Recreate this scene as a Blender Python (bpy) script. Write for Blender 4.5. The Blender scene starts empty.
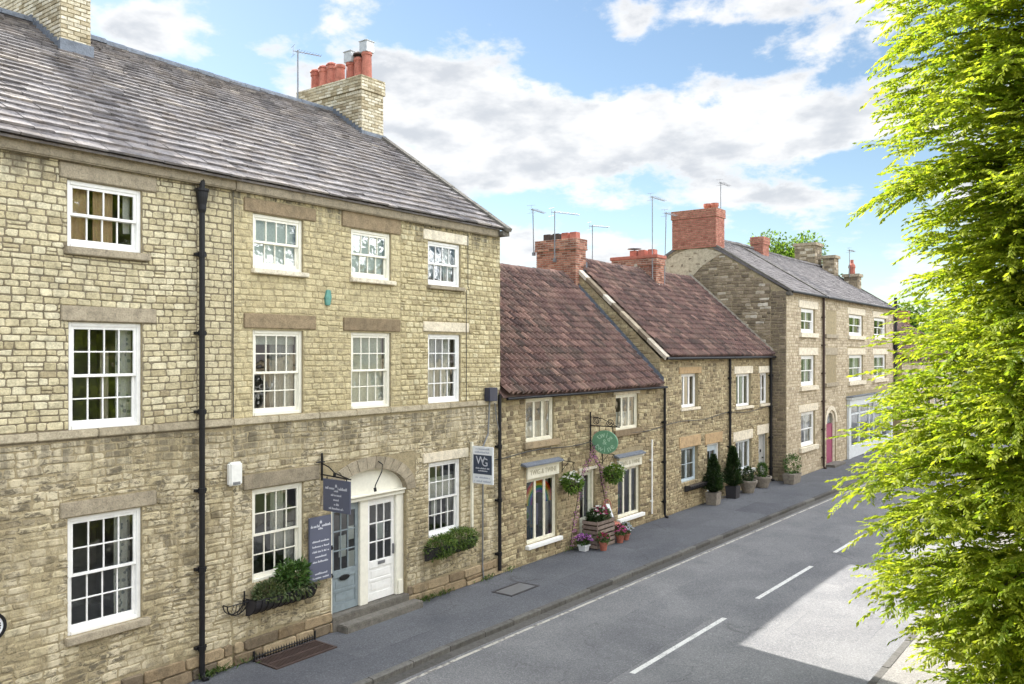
import bpy, bmesh, math, random
import numpy as np
from mathutils import Vector
from math import sin, cos, pi, radians, sqrt, atan2

random.seed(11)
rng = np.random.default_rng(11)
SC = bpy.context.scene
COL = SC.collection

# ------------------------------------------------------------------ camera, sky, sun, exposure
TH = math.atan(628 / 840.0)
CAMX, CAMY, CAMZ = 0.0, -13.0, 5.62
cd = bpy.data.cameras.new('camera')
cam = bpy.data.objects.new('camera', cd)
COL.objects.link(cam)
cam.location = (CAMX, CAMY, CAMZ)
cam.rotation_euler = (radians(90), 0, -(pi / 2 - TH))
cd.sensor_width = 36.0
cd.lens = 36.0 * 840 / 1024
cd.shift_y = 10 / 1024.0
cd.clip_start = 0.05
cd.clip_end = 3000
SC.camera = cam

SC.view_settings.view_transform = 'Standard'
SC.view_settings.look = 'None'
SC.view_settings.gamma = 1.0
SC.view_settings.use_curve_mapping = False
EXPO = 2.56
SC.view_settings.exposure = EXPO
SC.cycles.max_bounces = 6
SC.cycles.diffuse_bounces = 4
SC.cycles.transparent_max_bounces = 12
SC.cycles.use_denoising = True

SUN_H = Vector((0.16, 1.0, 0)).normalized()      # horizontal direction towards the sun
SUN_EL = radians(39.2)
TO_SUN = Vector((SUN_H.x * cos(SUN_EL), SUN_H.y * cos(SUN_EL), sin(SUN_EL)))
sd = bpy.data.lights.new('sun', 'SUN')
sun = bpy.data.objects.new('sun', sd)
COL.objects.link(sun)
sd.energy = 2.6
sd.angle = radians(0.5)
sd.color = (1.0, 0.95, 0.88)
sun.rotation_euler = TO_SUN.to_track_quat('Z', 'Y').to_euler()
sun.location = (0, 30, 40)

world = bpy.data.worlds.new('World')
SC.world = world
world.use_nodes = True


class NT:
    """small helper for node graphs"""
    def __init__(self, nt):
        self.nt = nt
        nt.nodes.clear()

    def n(self, typ, **kw):
        nd = self.nt.nodes.new(typ)
        for k, v in kw.items():
            setattr(nd, k, v)
        return nd

    def set(self, sock, v):
        if hasattr(v, 'is_output'):
            self.nt.links.new(v, sock)
        else:
            if sock.type == 'RGBA' and len(v) == 3:
                v = (*v, 1)
            sock.default_value = v

    def math(self, op, a, b=0.0, c=None, clamp=False):
        nd = self.n('ShaderNodeMath', operation=op, use_clamp=clamp)
        self.set(nd.inputs[0], a)
        self.set(nd.inputs[1], b)
        if c is not None:
            self.set(nd.inputs[2], c)
        return nd.outputs[0]

    def noise(self, scale, detail=4, rough=0.55, vec=None, dist=0.0, col=False):
        nd = self.n('ShaderNodeTexNoise')
        nd.inputs['Scale'].default_value = scale
        nd.inputs['Detail'].default_value = detail
        nd.inputs['Roughness'].default_value = rough
        nd.inputs['Distortion'].default_value = dist
        if vec is not None:
            self.set(nd.inputs['Vector'], vec)
        return nd.outputs['Color' if col else 'Fac']

    def ramp(self, fac, stops, interp='LINEAR'):
        nd = self.n('ShaderNodeValToRGB')
        cr = nd.color_ramp
        cr.interpolation = interp
        while len(cr.elements) < len(stops):
            cr.elements.new(0.5)
        for e, (p, c) in zip(cr.elements, stops):
            e.position = p
            e.color = (*c, 1) if len(c) == 3 else c
        self.set(nd.inputs[0], fac)
        return nd.outputs[0]

    def rng(self, v, a, b, c=0.0, d=1.0, smooth=False):
        nd = self.n('ShaderNodeMapRange')
        if smooth:
            nd.interpolation_type = 'SMOOTHSTEP'
        self.set(nd.inputs[0], v)
        for i, q in enumerate((a, b, c, d)):
            nd.inputs[i + 1].default_value = q
        return nd.outputs[0]

    def mix(self, fac, a, b, blend='MIX'):
        nd = self.n('ShaderNodeMix', data_type='RGBA', blend_type=blend)
        self.set(nd.inputs[0], fac)
        self.set(nd.inputs[6], a)
        self.set(nd.inputs[7], b)
        return nd.outputs[2]

    def scalevec(self, vec, s, loc=(0, 0, 0)):
        nd = self.n('ShaderNodeMapping')
        self.set(nd.inputs[0], vec)
        nd.inputs['Scale'].default_value = s
        nd.inputs['Location'].default_value = loc
        return nd.outputs[0]


def build_sky():
    g = NT(world.node_tree)
    sky = g.n('ShaderNodeTexSky', sky_type='NISHITA')
    sky.sun_disc = False
    sky.sun_elevation = SUN_EL
    sky.sun_rotation = atan2(SUN_H.x, SUN_H.y)
    sky.altitude = 0
    sky.air_density = 1.0
    sky.dust_density = 0.3
    sky.ozone_density = 2.0
    tc = g.n('ShaderNodeTexCoord').outputs['Generated']
    sx = g.n('ShaderNodeSeparateXYZ')
    g.set(sx.inputs[0], tc)
    X, Y, Z = sx.outputs
    az = g.math('ARCTAN2', Y, X)
    el = g.math('ARCSINE', Z)
    # flat cloud layer seen in perspective
    den = g.math('ADD', g.math('MAXIMUM', Z, 0.0), 0.16)
    cv = g.n('ShaderNodeCombineXYZ')
    g.set(cv.inputs[0], g.math('DIVIDE', X, den))
    g.set(cv.inputs[1], g.math('DIVIDE', Y, den))
    P = cv.outputs[0]
    big = g.noise(1.15, 3, 0.5, P)
    fine = g.noise(3.6, 9, 0.62, P, dist=0.25)
    # angular puffs keep the cloud edges round near the horizon
    cp = g.n('ShaderNodeCombineXYZ')
    g.set(cp.inputs[0], g.math('MULTIPLY', az, 9.0))
    g.set(cp.inputs[1], g.math('MULTIPLY', el, 15.0))
    puff = g.noise(1.25, 9, 0.6, cp.outputs[0], dist=0.15)
    d = g.math('ADD', g.math('MULTIPLY', big, 0.30), g.math('ADD', g.math('MULTIPLY', fine, 0.62), g.math('MULTIPLY', puff, 0.72)))

    def blob(px, py, rx, ry, amp):
        nonlocal d
        a0 = TH - math.atan((px - 512) / 840)
        e0 = math.atan((352 - py) / sqrt(840 ** 2 + (px - 512) ** 2))
        da = g.math('DIVIDE', g.math('SUBTRACT', az, a0), rx / 840)
        de = g.math('DIVIDE', g.math('SUBTRACT', el, e0), ry / 840)
        r2 = g.math('ADD', g.math('MULTIPLY', da, da), g.math('MULTIPLY', de, de))
        f = g.math('MULTIPLY', g.math('EXPONENT', g.math('MULTIPLY', r2, -1.0)), amp * 0.72)
        d = g.math('ADD', d, f)
    for b in SKY_BLOBS:
        blob(*b)
    cover = g.rng(d, 0.80, 0.96, 0, 1, True)
    thick = g.rng(d, 0.84, 1.04, 0, 1, True)
    # lit puffs and greyer bellies
    cp2 = g.n('ShaderNodeCombineXYZ')
    g.set(cp2.inputs[0], g.math('MULTIPLY', az, 8.0))
    g.set(cp2.inputs[1], g.math('ADD', g.math('MULTIPLY', el, 17.0), 4.0))
    bel = g.noise(1.0, 5, 0.55, cp2.outputs[0])
    belly = g.math('MULTIPLY', g.rng(bel, 0.40, 0.62, 0, 1, True), thick)
    ccol = g.mix(belly, CLOUD_LIT, CLOUD_GREY)
    # clouds that face the sun (behind the camera, overhead) are boosted, as added fill for the shaded fronts
    back = g.rng(g.math('ADD', g.math('MULTIPLY', Y, -1.0), g.math('MULTIPLY', Z, 0.6)), 0.14, 0.8, 1.0, CLOUD_BACK, True)
    vm = g.n('ShaderNodeVectorMath', operation='SCALE')
    g.set(vm.inputs[0], ccol)
    g.set(vm.inputs['Scale'], back)
    skyc = g.mix(1.0, sky.outputs[0], SKY_TINT, 'MULTIPLY')
    col = g.mix(g.math('MULTIPLY', cover, 0.97), skyc, vm.outputs[0])
    bg = g.n('ShaderNodeBackground')
    g.set(bg.inputs[0], col)
    bg.inputs[1].default_value = 0.05
    out = g.n('ShaderNodeOutputWorld')
    g.nt.links.new(bg.outputs[0], out.inputs[0])


SKY_BLOBS = [  # (px, py, rx, ry, amount) on the sky as seen from the street
    (160, 22, 80, 34, 0.24), (400, 70, 110, 60, 0.26), (470, 130, 140, 70, 0.22), (640, 130, 230, 36, 0.22), (800, 118, 130, 32, 0.2),
    (690, 8, 150, 18, 0.2), (840, 28, 60, 40, 0.22), (740, 195, 120, 22, 0.18), (560, 178, 150, 24, 0.14), (560, 250, 120, 14, 0.12),
    (620, 62, 150, 24, -0.26), (250, 60, 60, 60, -0.22), (460, 14, 80, 28, -0.24), (560, 215, 140, 13, -0.2), (770, 72, 60, 16, -0.14),
    (850, 160, 110, 12, -0.2), (800, 240, 130, 20, -0.1), (60, -20, 60, 30, -0.2), (530, 30, 60, 16, -0.12),
]
CLOUD_LIT = (3.75, 3.75, 3.75)
CLOUD_GREY = (2.4, 2.52, 2.7)
CLOUD_BACK = 13.5
SKY_TINT = (0.62, 0.61, 0.565)
build_sky()

# ------------------------------------------------------------------ mesh helpers


def tag(o, label=None, cat=None, group=None, kind=None):
    if label:
        o['label'] = label
    if cat:
        o['category'] = cat
    if group:
        o['group'] = group
    if kind:
        o['kind'] = kind
    return o


def empty(name, loc, label=None, cat=None, group=None):
    o = bpy.data.objects.new(name, None)
    COL.objects.link(o)
    o.location = loc
    o.empty_display_size = 0.3
    o['base'] = [float(c) for c in loc]
    return tag(o, label, cat, group)


class MB:
    """collects geometry in world coordinates; build() links it as ONE mesh object"""
    def __init__(self):
        self.v, self.f, self.c, self.m = [], [], [], []

    def add(self, vs, fs, col=(0.5, 0.5, 0.5), mi=0):
        n = len(self.v)
        self.v.extend(vs)
        self.c.extend([col] * len(vs))
        for f in fs:
            self.f.append([i + n for i in f])
            self.m.append(mi)
        return self

    def box(self, x0, x1, y0, y1, z0, z1, col=(0.5, 0.5, 0.5), mi=0):
        vs = [(x0, y0, z0), (x1, y0, z0), (x1, y1, z0), (x0, y1, z0), (x0, y0, z1), (x1, y0, z1), (x1, y1, z1), (x0, y1, z1)]
        return self.add(vs, [(0, 3, 2, 1), (4, 5, 6, 7), (0, 1, 5, 4), (1, 2, 6, 5), (2, 3, 7, 6), (3, 0, 4, 7)], col, mi)

    def quad(self, a, b, c, d, col=(0.5, 0.5, 0.5), mi=0):
        return self.add([a, b, c, d], [(0, 1, 2, 3)], col, mi)

    def tube(self, pts, r, seg=6, col=(0.5, 0.5, 0.5), mi=0, cap=True):
        pts = [Vector(p) for p in pts]
        rr = r if isinstance(r, (list, tuple)) else [r] * len(pts)
        vs, fs = [], []
        for i, p in enumerate(pts):
            a = pts[max(i - 1, 0)]
            b = pts[min(i + 1, len(pts) - 1)]
            t = (b - a).normalized()
            up = Vector((0, 0, 1)) if abs(t.z) < 0.9 else Vector((1, 0, 0))
            u = t.cross(up).normalized()
            w = t.cross(u)
            for k in range(seg):
                q = 2 * pi * k / seg
                vs.append(tuple(p + (u * cos(q) + w * sin(q)) * rr[i]))
        for i in range(len(pts) - 1):
            for k in range(seg):
                a, b = i * seg + k, i * seg + (k + 1) % seg
                fs.append((a, b, b + seg, a + seg))
        if cap:
            fs.append(tuple(range(seg))[::-1])
            fs.append(tuple(range((len(pts) - 1) * seg, len(pts) * seg)))
        return self.add(vs, fs, col, mi)

    def lathe(self, prof, c, seg=20, col=(0.5, 0.5, 0.5), mi=0):
        vs, fs = [], []
        for (r, z) in prof:
            for k in range(seg):
                q = 2 * pi * k / seg
                vs.append((c[0] + r * cos(q), c[1] + r * sin(q), c[2] + z))
        for i in range(len(prof) - 1):
            for k in range(seg):
                a, b = i * seg + k, i * seg + (k + 1) % seg
                fs.append((a, b, b + seg, a + seg))
        fs.append(tuple(range(seg))[::-1])
        fs.append(tuple(range((len(prof) - 1) * seg, len(prof) * seg)))
        return self.add(vs, fs, col, mi)

    def prism(self, poly, y0, y1, col=(0.5, 0.5, 0.5), mi=0):
        """polygon in (x,z) given thickness along y"""
        n = len(poly)
        vs = [(p[0], y0, p[1]) for p in poly] + [(p[0], y1, p[1]) for p in poly]
        fs = [tuple(range(n)), tuple(range(n, 2 * n))[::-1]]
        for i in range(n):
            j = (i + 1) % n
            fs.append((j, i, i + n, j + n))
        return self.add(vs, fs, col, mi)

    def build(self, name, mats, parent=None, smooth=False, bevel=0.0, base=None):
        if not isinstance(mats, (list, tuple)):
            mats = [mats]
        if parent is not None:
            base = parent['base']
        elif base is None:
            a = np.array(self.v)
            base = [float((a[:, 0].min() + a[:, 0].max()) / 2), float((a[:, 1].min() + a[:, 1].max()) / 2), float(a[:, 2].min())]
        arr = np.array(self.v, dtype=float) - np.array(base)
        me = bpy.data.meshes.new(name)
        me.from_pydata(arr.tolist(), [], self.f)
        for m in mats:
            me.materials.append(m)
        if len(mats) > 1:
            me.polygons.foreach_set('material_index', self.m)
        ca = me.color_attributes.new('Col', 'FLOAT_COLOR', 'POINT')
        cc = np.ones((len(self.c), 4), dtype=np.float32)
        cc[:, :3] = np.array([list(c)[:3] for c in self.c], dtype=np.float32)
        ca.data.foreach_set('color', cc.ravel())
        if smooth:
            me.polygons.foreach_set('use_smooth', [True] * len(me.polygons))
        if bevel > 0:
            bm = bmesh.new()
            bm.from_mesh(me)
            bmesh.ops.bevel(bm, geom=[e for e in bm.edges if len(e.link_faces) == 2 and e.calc_face_angle(0) > 0.5], offset=bevel, segments=2, affect='EDGES', clamp_overlap=True)
            bm.to_mesh(me)
            bm.free()
        me.update()
        o = bpy.data.objects.new(name, me)
        COL.objects.link(o)
        o['base'] = [float(c) for c in base]
        if parent is not None:
            o.parent = parent
        else:
            o.location = base
        return o


def R(a, b):
    return random.uniform(a, b)


def copy_tree(o, parent=None):
    c = o.copy()
    COL.objects.link(c)
    if parent is not None:
        c.parent = parent
    for ch in list(o.children):
        copy_tree(ch, c)
    return c


# ------------------------------------------------------------------ materials
M = {}


def mat(name):
    m = bpy.data.materials.new(name)
    m.use_nodes = True
    g = NT(m.node_tree)
    b = g.n('ShaderNodeBsdfPrincipled')
    o = g.n('ShaderNodeOutputMaterial')
    g.nt.links.new(b.outputs[0], o.inputs[0])
    M[name] = m
    return g, b, o


def bump(g, b, h, strength, dist):
    nd = g.n('ShaderNodeBump')
    nd.inputs['Strength'].default_value = strength
    nd.inputs['Distance'].default_value = dist
    g.set(nd.inputs['Height'], h)
    g.set(b.inputs['Normal'], nd.outputs[0])


def objco(g):
    return g.n('ShaderNodeTexCoord').outputs['Object']


def attr(g):
    nd = g.n('ShaderNodeAttribute', attribute_name='Col')
    s = g.n('ShaderNodeSeparateColor')
    g.set(s.inputs[0], nd.outputs['Color'])
    return nd.outputs['Color'], s.outputs[0], s.outputs[1], s.outputs[2]


def stone_mat(name, stops, blot=0.5, dark=(0.09, 0.08, 0.06), stain=0.35, wash=None, washamt=0.0, rough=0.92, fine=1.0, erode=0.0, runs=(), spec=0.25):
    g, b, o = mat(name)
    co = objco(g)
    _, r, gg, bb = attr(g)
    base = g.ramp(r, stops)
    n1 = g.noise(7 * fine, 6, 0.62, co)
    base = g.mix(1.0, base, g.ramp(n1, [(0.25, (0.62,) * 3), (0.5, (0.98,) * 3), (0.75, (1.2,) * 3)]), 'MULTIPLY')
    n2 = g.noise(38 * fine, 5, 0.7, co)
    base = g.mix(1.0, base, g.ramp(n2, [(0.3, (0.72,) * 3), (0.55, (1.05,) * 3), (0.8, (1.18,) * 3)]), 'MULTIPLY')
    if wash:
        nw = g.noise(1.6, 6, 0.65, g.scalevec(co, (1.2, 1.2, 0.55)), dist=0.6)
        base = g.mix(g.math('MULTIPLY', g.rng(nw, 0.42, 0.62, 0, 1, True), washamt), base, wash)
    # dark weathered blotches, elongated like runs of rain water
    ns = g.noise(1.1, 7, 0.66, g.scalevec(co, (1.5, 1.5, 0.5)), dist=0.4)
    base = g.mix(g.math('MULTIPLY', g.rng(ns, 0.54, 0.74, 0, 1, True), stain), base, dark)
    for (zt, dz, amt) in runs:
        sz = g.n('ShaderNodeSeparateXYZ')
        g.set(sz.inputs[0], co)
        nr = g.noise(1.0, 6, 0.7, g.scalevec(co, (4.5, 4.5, 0.45)), dist=0.3)
        zz = g.math('ADD', sz.outputs[2], g.math('MULTIPLY', g.math('SUBTRACT', nr, 0.5), dz * 1.6))
        mk = g.math('MULTIPLY', g.rng(zz, zt - dz, zt, 0, 1, True), g.rng(nr, 0.40, 0.60, 0, 1, True))
        mk = g.math('MULTIPLY', mk, g.math('LESS_THAN', sz.outputs[2], zt + 0.02))
        base = g.mix(g.math('MULTIPLY', mk, amt), base, (dark[0] * 1.2, dark[1] * 1.2, dark[2] * 1.2))
    if erode:
        ne = g.noise(2.4, 8, 0.72, g.scalevec(co, (2.2, 2.2, 5.0)), dist=0.8)
        nz = g.noise(0.8, 3, 0.5, co)
        fe = g.math('MULTIPLY', g.rng(ne, 0.49, 0.58, 0, 1, True), g.rng(nz, 0.40, 0.58, 0.25, 1, True))
        base = g.mix(g.math('MULTIPLY', fe, erode), base, (dark[0] * 1.5, dark[1] * 1.45, dark[2] * 1.35))
    nf = g.noise(13 * fine, 6, 0.7, co, dist=0.8)
    base = g.mix(g.math('MULTIPLY', g.rng(nf, 0.56, 0.68, 0, 1, True), blot), base, dark)
    g.set(b.inputs['Base Color'], base)
    b.inputs['Roughness'].default_value = rough
    b.inputs['Specular IOR Level'].default_value = spec
    h = g.math('ADD', g.math('MULTIPLY', g.noise(16 * fine, 7, 0.65, co), 1.0), g.math('MULTIPLY', n2, 0.45))
    bump(g, b, h, 0.7, 0.02 / fine)
    return M[name]


stone_mat('stone_upper_left', [(0, (0.338, 0.282, 0.174)), (0.3, (0.477, 0.416, 0.260)), (0.65, (0.567, 0.505, 0.333)), (1, (0.638, 0.584, 0.413))], blot=0.35, stain=0.34, erode=0.28, runs=((8.6, 0.5, 0.85),))
stone_mat('stone_upper_right', [(0, (0.347, 0.287, 0.166)), (0.3, (0.467, 0.396, 0.233)), (0.7, (0.547, 0.475, 0.288)), (1, (0.607, 0.544, 0.356))], blot=0.42, stain=0.36, erode=0.42, runs=((8.6, 0.65, 0.95),))
stone_mat('stone_lower', [(0, (0.198, 0.163, 0.101)), (0.35, (0.348, 0.292, 0.178)), (0.7, (0.447, 0.381, 0.239)), (1, (0.517, 0.455, 0.305))], blot=0.6, stain=0.35, wash=(0.59, 0.52, 0.37), washamt=0.9, erode=0.95, runs=((4.27, 0.8, 0.7), (0.5, 0.5, 0.3)))
stone_mat('stone_rubble', [(0, (0.158, 0.124, 0.078)), (0.35, (0.317, 0.252, 0.151)), (0.7, (0.397, 0.327, 0.193)), (1, (0.497, 0.426, 0.265))], blot=0.5, stain=0.3, erode=0.4)
stone_mat('stone_far', [(0, (0.327, 0.270, 0.188)), (0.4, (0.457, 0.385, 0.274)), (1, (0.566, 0.490, 0.365))], blot=0.2, stain=0.18, fine=0.7)
stone_mat('stone_gable', [(0, (0.16, 0.13, 0.095)), (0.5, (0.28, 0.225, 0.155)), (0.8, (0.40, 0.335, 0.245)), (1, (0.60, 0.55, 0.46))], blot=0.4, stain=0.4, fine=0.7)
stone_mat('stone_lintel', [(0, (0.27, 0.23, 0.165)), (1, (0.37, 0.32, 0.235))], blot=0.45, stain=0.35)
stone_mat('stone_band', [(0, (0.34, 0.295, 0.21)), (1, (0.46, 0.405, 0.295))], blot=0.4, stain=0.35, dark=(0.13, 0.11, 0.08))
stone_mat('stone_lintel_brown', [(0, (0.21, 0.16, 0.10)), (1, (0.28, 0.215, 0.135))], blot=0.5, stain=0.4)
stone_mat('stone_lintel_cream', [(0, (0.64, 0.57, 0.44)), (1, (0.70, 0.64, 0.51))], blot=0.12, stain=0.1, dark=(0.3, 0.26, 0.19))
stone_mat('stone_lintel_orange', [(0, (0.40, 0.28, 0.15)), (1, (0.46, 0.33, 0.19))], blot=0.2, stain=0.2)
stone_mat('stone_plinth', [(0, (0.14, 0.115, 0.085)), (0.5, (0.25, 0.185, 0.11)), (1, (0.38, 0.30, 0.19))], blot=0.6, stain=0.5)
stone_mat('stone_step', [(0, (0.13, 0.12, 0.105)), (1, (0.17, 0.16, 0.14))], blot=0.4, stain=0.3)
stone_mat('brick_cream', [(0, (0.33, 0.27, 0.17)), (0.4, (0.52, 0.46, 0.33)), (1, (0.66, 0.61, 0.49))], blot=0.3, stain=0.2)
stone_mat('brick_red', [(0, (0.17, 0.07, 0.045)), (0.4, (0.33, 0.145, 0.10)), (0.8, (0.43, 0.21, 0.145)), (1, (0.5, 0.29, 0.2))], blot=0.3, stain=0.25, dark=(0.07, 0.05, 0.04))
stone_mat('brick_bright', [(0, (0.33, 0.125, 0.095)), (1, (0.46, 0.205, 0.155))], blot=0.12, stain=0.1, dark=(0.12, 0.05, 0.035))
stone_mat('mortar_brown', [(0, (0.169, 0.140, 0.096)), (1, (0.228, 0.195, 0.137))], blot=0.3, stain=0.3)
stone_mat('mortar_buff', [(0, (0.298, 0.247, 0.151)), (1, (0.358, 0.302, 0.187))], blot=0.35, stain=0.3)
stone_mat('mortar_cream', [(0, (0.328, 0.277, 0.166)), (1, (0.397, 0.337, 0.203))], blot=0.4, stain=0.3)
stone_mat('mortar_pale', [(0, (0.40, 0.36, 0.30)), (1, (0.46, 0.42, 0.35))], blot=0.2, stain=0.2)
stone_mat('render_pale', [(0, (0.42, 0.36, 0.26)), (1, (0.48, 0.42, 0.31))], blot=0.4, stain=0.5, dark=(0.17, 0.14, 0.1))
stone_mat('slate', [(0, (0.105, 0.098, 0.100)), (0.4, (0.19, 0.178, 0.18)), (0.8, (0.26, 0.245, 0.245)), (1, (0.34, 0.31, 0.285))], blot=0.35, stain=0.4, dark=(0.095, 0.078, 0.07), rough=0.93, spec=0.08, wash=(0.33, 0.27, 0.21), washamt=0.22)
stone_mat('slate_far', [(0, (0.13, 0.122, 0.122)), (1, (0.23, 0.215, 0.21))], blot=0.25, stain=0.25, dark=(0.10, 0.085, 0.08), rough=0.9, spec=0.1, fine=0.7)
stone_mat('pantile', [(0, (0.075, 0.050, 0.048)), (0.4, (0.145, 0.088, 0.078)), (0.8, (0.205, 0.124, 0.105)), (1, (0.30, 0.185, 0.15))], blot=0.35, stain=0.35, dark=(0.06, 0.05, 0.045), rough=0.85, wash=(0.20, 0.175, 0.13), washamt=0.22)
stone_mat('terracotta', [(0, (0.33, 0.105, 0.075)), (1, (0.44, 0.165, 0.12))], blot=0.2, stain=0.3, dark=(0.14, 0.07, 0.05), rough=0.75)
stone_mat('lead', [(0, (0.12, 0.14, 0.17)), (1, (0.17, 0.19, 0.225))], blot=0.15, stain=0.3, dark=(0.11, 0.12, 0.14), rough=0.5)
stone_mat('wood_grey', [(0, (0.20, 0.155, 0.13)), (1, (0.34, 0.27, 0.23))], blot=0.25, stain=0.2, rough=0.8)


def paint(name, col, rough=0.4, dirt=0.12, scale=9.0, spec=0.5, metal=0.0):
    g, b, o = mat(name)
    co = objco(g)
    n = g.noise(scale, 6, 0.65, co)
    n2 = g.noise(scale * 5, 4, 0.6, co)
    c = g.mix(1.0, col, g.ramp(n, [(0.3, (1 - dirt * 1.6,) * 3), (0.6, (1.0,) * 3)]), 'MULTIPLY')
    c = g.mix(g.math('MULTIPLY', g.rng(n2, 0.6, 0.75, 0, 1, True), dirt), c, (col[0] * 0.35, col[1] * 0.33, col[2] * 0.3))
    g.set(b.inputs['Base Color'], c)
    g.set(b.inputs['Roughness'], g.rng(n, 0.2, 0.8, rough - 0.08, rough + 0.12))
    b.inputs['Specular IOR Level'].default_value = spec
    b.inputs['Metallic'].default_value = metal
    bump(g, b, n2, 0.12, 0.004)
    return M[name]


paint('white_paint', (0.82, 0.82, 0.80), dirt=0.07)
paint('cream_paint', (0.74, 0.71, 0.58))
paint('ivory_paint', (0.80, 0.78, 0.68), dirt=0.06)
paint('green_cream_paint', (0.66, 0.68, 0.56))
paint('door_blue', (0.235, 0.285, 0.31), dirt=0.15)
paint('door_pale', (0.42, 0.42, 0.40))
paint('pale_blue_paint', (0.48, 0.56, 0.60))
paint('door_magenta', (0.32, 0.06, 0.13))
paint('shop_white', (0.68, 0.72, 0.74))
paint('sign_blue', (0.095, 0.105, 0.155), dirt=0.06, rough=0.45)
paint('sign_navy', (0.035, 0.05, 0.085), dirt=0.03, rough=0.4)
paint('sign_green', (0.15, 0.34, 0.21), dirt=0.1)
paint('sign_white', (0.74, 0.77, 0.80), dirt=0.06)
paint('lettering', (0.58, 0.60, 0.67), dirt=0.02)
paint('lettering_green', (0.45, 0.66, 0.50), dirt=0.02)
paint('lettering_brown', (0.33, 0.30, 0.2), dirt=0.02)
paint('lettering_grey', (0.36, 0.40, 0.50), dirt=0.02)
paint('black_iron', (0.010, 0.010, 0.012), rough=0.5, dirt=0.2, spec=0.3)
paint('grey_metal', (0.24, 0.25, 0.27), rough=0.45, metal=0.6, dirt=0.15)
paint('light_metal', (0.55, 0.56, 0.57), rough=0.5, metal=0.3, dirt=0.15)
paint('cable_black', (0.03, 0.03, 0.03), rough=0.6, dirt=0.1)
paint('plastic_white', (0.76, 0.76, 0.73), dirt=0.08)
paint('navy_plastic', (0.03, 0.035, 0.06), dirt=0.1)
paint('rust', (0.06, 0.037, 0.03), rough=0.8, dirt=0.3)
paint('interior', (0.26, 0.245, 0.22), rough=0.9)
paint('coco_liner', (0.085, 0.06, 0.035), rough=0.95, dirt=0.3)
paint('dark_planter', (0.03, 0.028, 0.033), rough=0.6, dirt=0.2)
paint('stone_pot', (0.26, 0.23, 0.19), rough=0.9, dirt=0.3)
paint('verdigris', (0.12, 0.30, 0.25), rough=0.8, dirt=0.3)
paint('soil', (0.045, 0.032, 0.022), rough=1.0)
paint('bark', (0.085, 0.07, 0.05), rough=0.95, dirt=0.4, scale=14)


def fabric(name, col, pattern=None, trans=0.3):
    g, b, o = mat(name)
    co = objco(g)
    c = g.mix(1.0, col, g.ramp(g.noise(30, 3, 0.6, co), [(0.3, (0.86,) * 3), (0.7, (1.05,) * 3)]), 'MULTIPLY')
    if pattern:
        v = g.n('ShaderNodeTexVoronoi')
        v.inputs['Scale'].default_value = 13
        g.set(v.inputs['Vector'], g.scalevec(co, (1, 0.2, 0.8)))
        c = g.mix(g.rng(v.outputs['Distance'], 0.28, 0.34, 0.8, 0), c, pattern)
    g.set(b.inputs['Base Color'], c)
    b.inputs['Roughness'].default_value = 0.9
    b.inputs['Specular IOR Level'].default_value = 0.1
    return M[name]


fabric('curtain_orange', (0.68, 0.47, 0.28))
fabric('curtain_pattern', (0.74, 0.73, 0.68), (0.22, 0.25, 0.27))
fabric('curtain_white', (0.80, 0.79, 0.74))
fabric('curtain_grey', (0.50, 0.50, 0.48))
fabric('curtain_beige', (0.60, 0.52, 0.40))
fabric('blind_white', (0.82, 0.84, 0.74))
fabric('bedding', (0.5, 0.48, 0.46))


def glass_mat():
    m = bpy.data.materials.new('window_glass')
    m.use_nodes = True
    g = NT(m.node_tree)
    o = g.n('ShaderNodeOutputMaterial')
    gl = g.n('ShaderNodeBsdfGlossy')
    gl.inputs['Roughness'].default_value = 0.015
    gl.inputs['Color'].default_value = (0.9, 0.93, 0.95, 1)
    tr = g.n('ShaderNodeBsdfTransparent')
    tr.inputs['Color'].default_value = (0.86, 0.9, 0.9, 1)
    fr = g.n('ShaderNodeFresnel')
    fr.inputs['IOR'].default_value = 1.55
    co = objco(g)
    nd = g.n('ShaderNodeBump')
    nd.inputs['Strength'].default_value = 0.10
    nd.inputs['Distance'].default_value = 0.05
    g.set(nd.inputs['Height'], g.noise(3.0, 2, 0.5, co))
    g.nt.links.new(nd.outputs[0], gl.inputs['Normal'])
    mx = g.n('ShaderNodeMixShader')
    g.set(mx.inputs[0], g.math('ADD', g.math('MULTIPLY', fr.outputs[0], 1.8), 0.03, clamp=True))
    g.nt.links.new(tr.outputs[0], mx.inputs[1])
    g.nt.links.new(gl.outputs[0], mx.inputs[2])
    g.nt.links.new(mx.outputs[0], o.inputs[0])
    M['glass'] = m


glass_mat()


def leaf_mat(name, trans=0.45, tint=(1, 1, 1), transcol=(1.3, 1.25, 0.5), rough=0.55):
    """leaf colour comes from the leaf's own Col attribute"""
    m = bpy.data.materials.new(name)
    m.use_nodes = True
    g = NT(m.node_tree)
    o = g.n('ShaderNodeOutputMaterial')
    c, r, gg, bb = attr(g)
    c = g.mix(1.0, c, tint, 'MULTIPLY')
    b = g.n('ShaderNodeBsdfPrincipled')
    g.set(b.inputs['Base Color'], c)
    b.inputs['Roughness'].default_value = rough
    b.inputs['Specular IOR Level'].default_value = 0.3
    t = g.n('ShaderNodeBsdfTranslucent')
    g.set(t.inputs['Color'], g.mix(1.0, c, transcol, 'MULTIPLY'))
    mx = g.n('ShaderNodeMixShader')
    mx.inputs[0].default_value = trans
    g.nt.links.new(b.outputs[0], mx.inputs[1])
    g.nt.links.new(t.outputs[0], mx.inputs[2])
    g.nt.links.new(mx.outputs[0], o.inputs[0])
    M[name] = m


leaf_mat('leaf_tree', trans=0.58, transcol=(1.4, 1.45, 0.7))
leaf_mat('leaf_plant', trans=0.25)
leaf_mat('petal', trans=0.3, transcol=(1, 1, 1))


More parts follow.
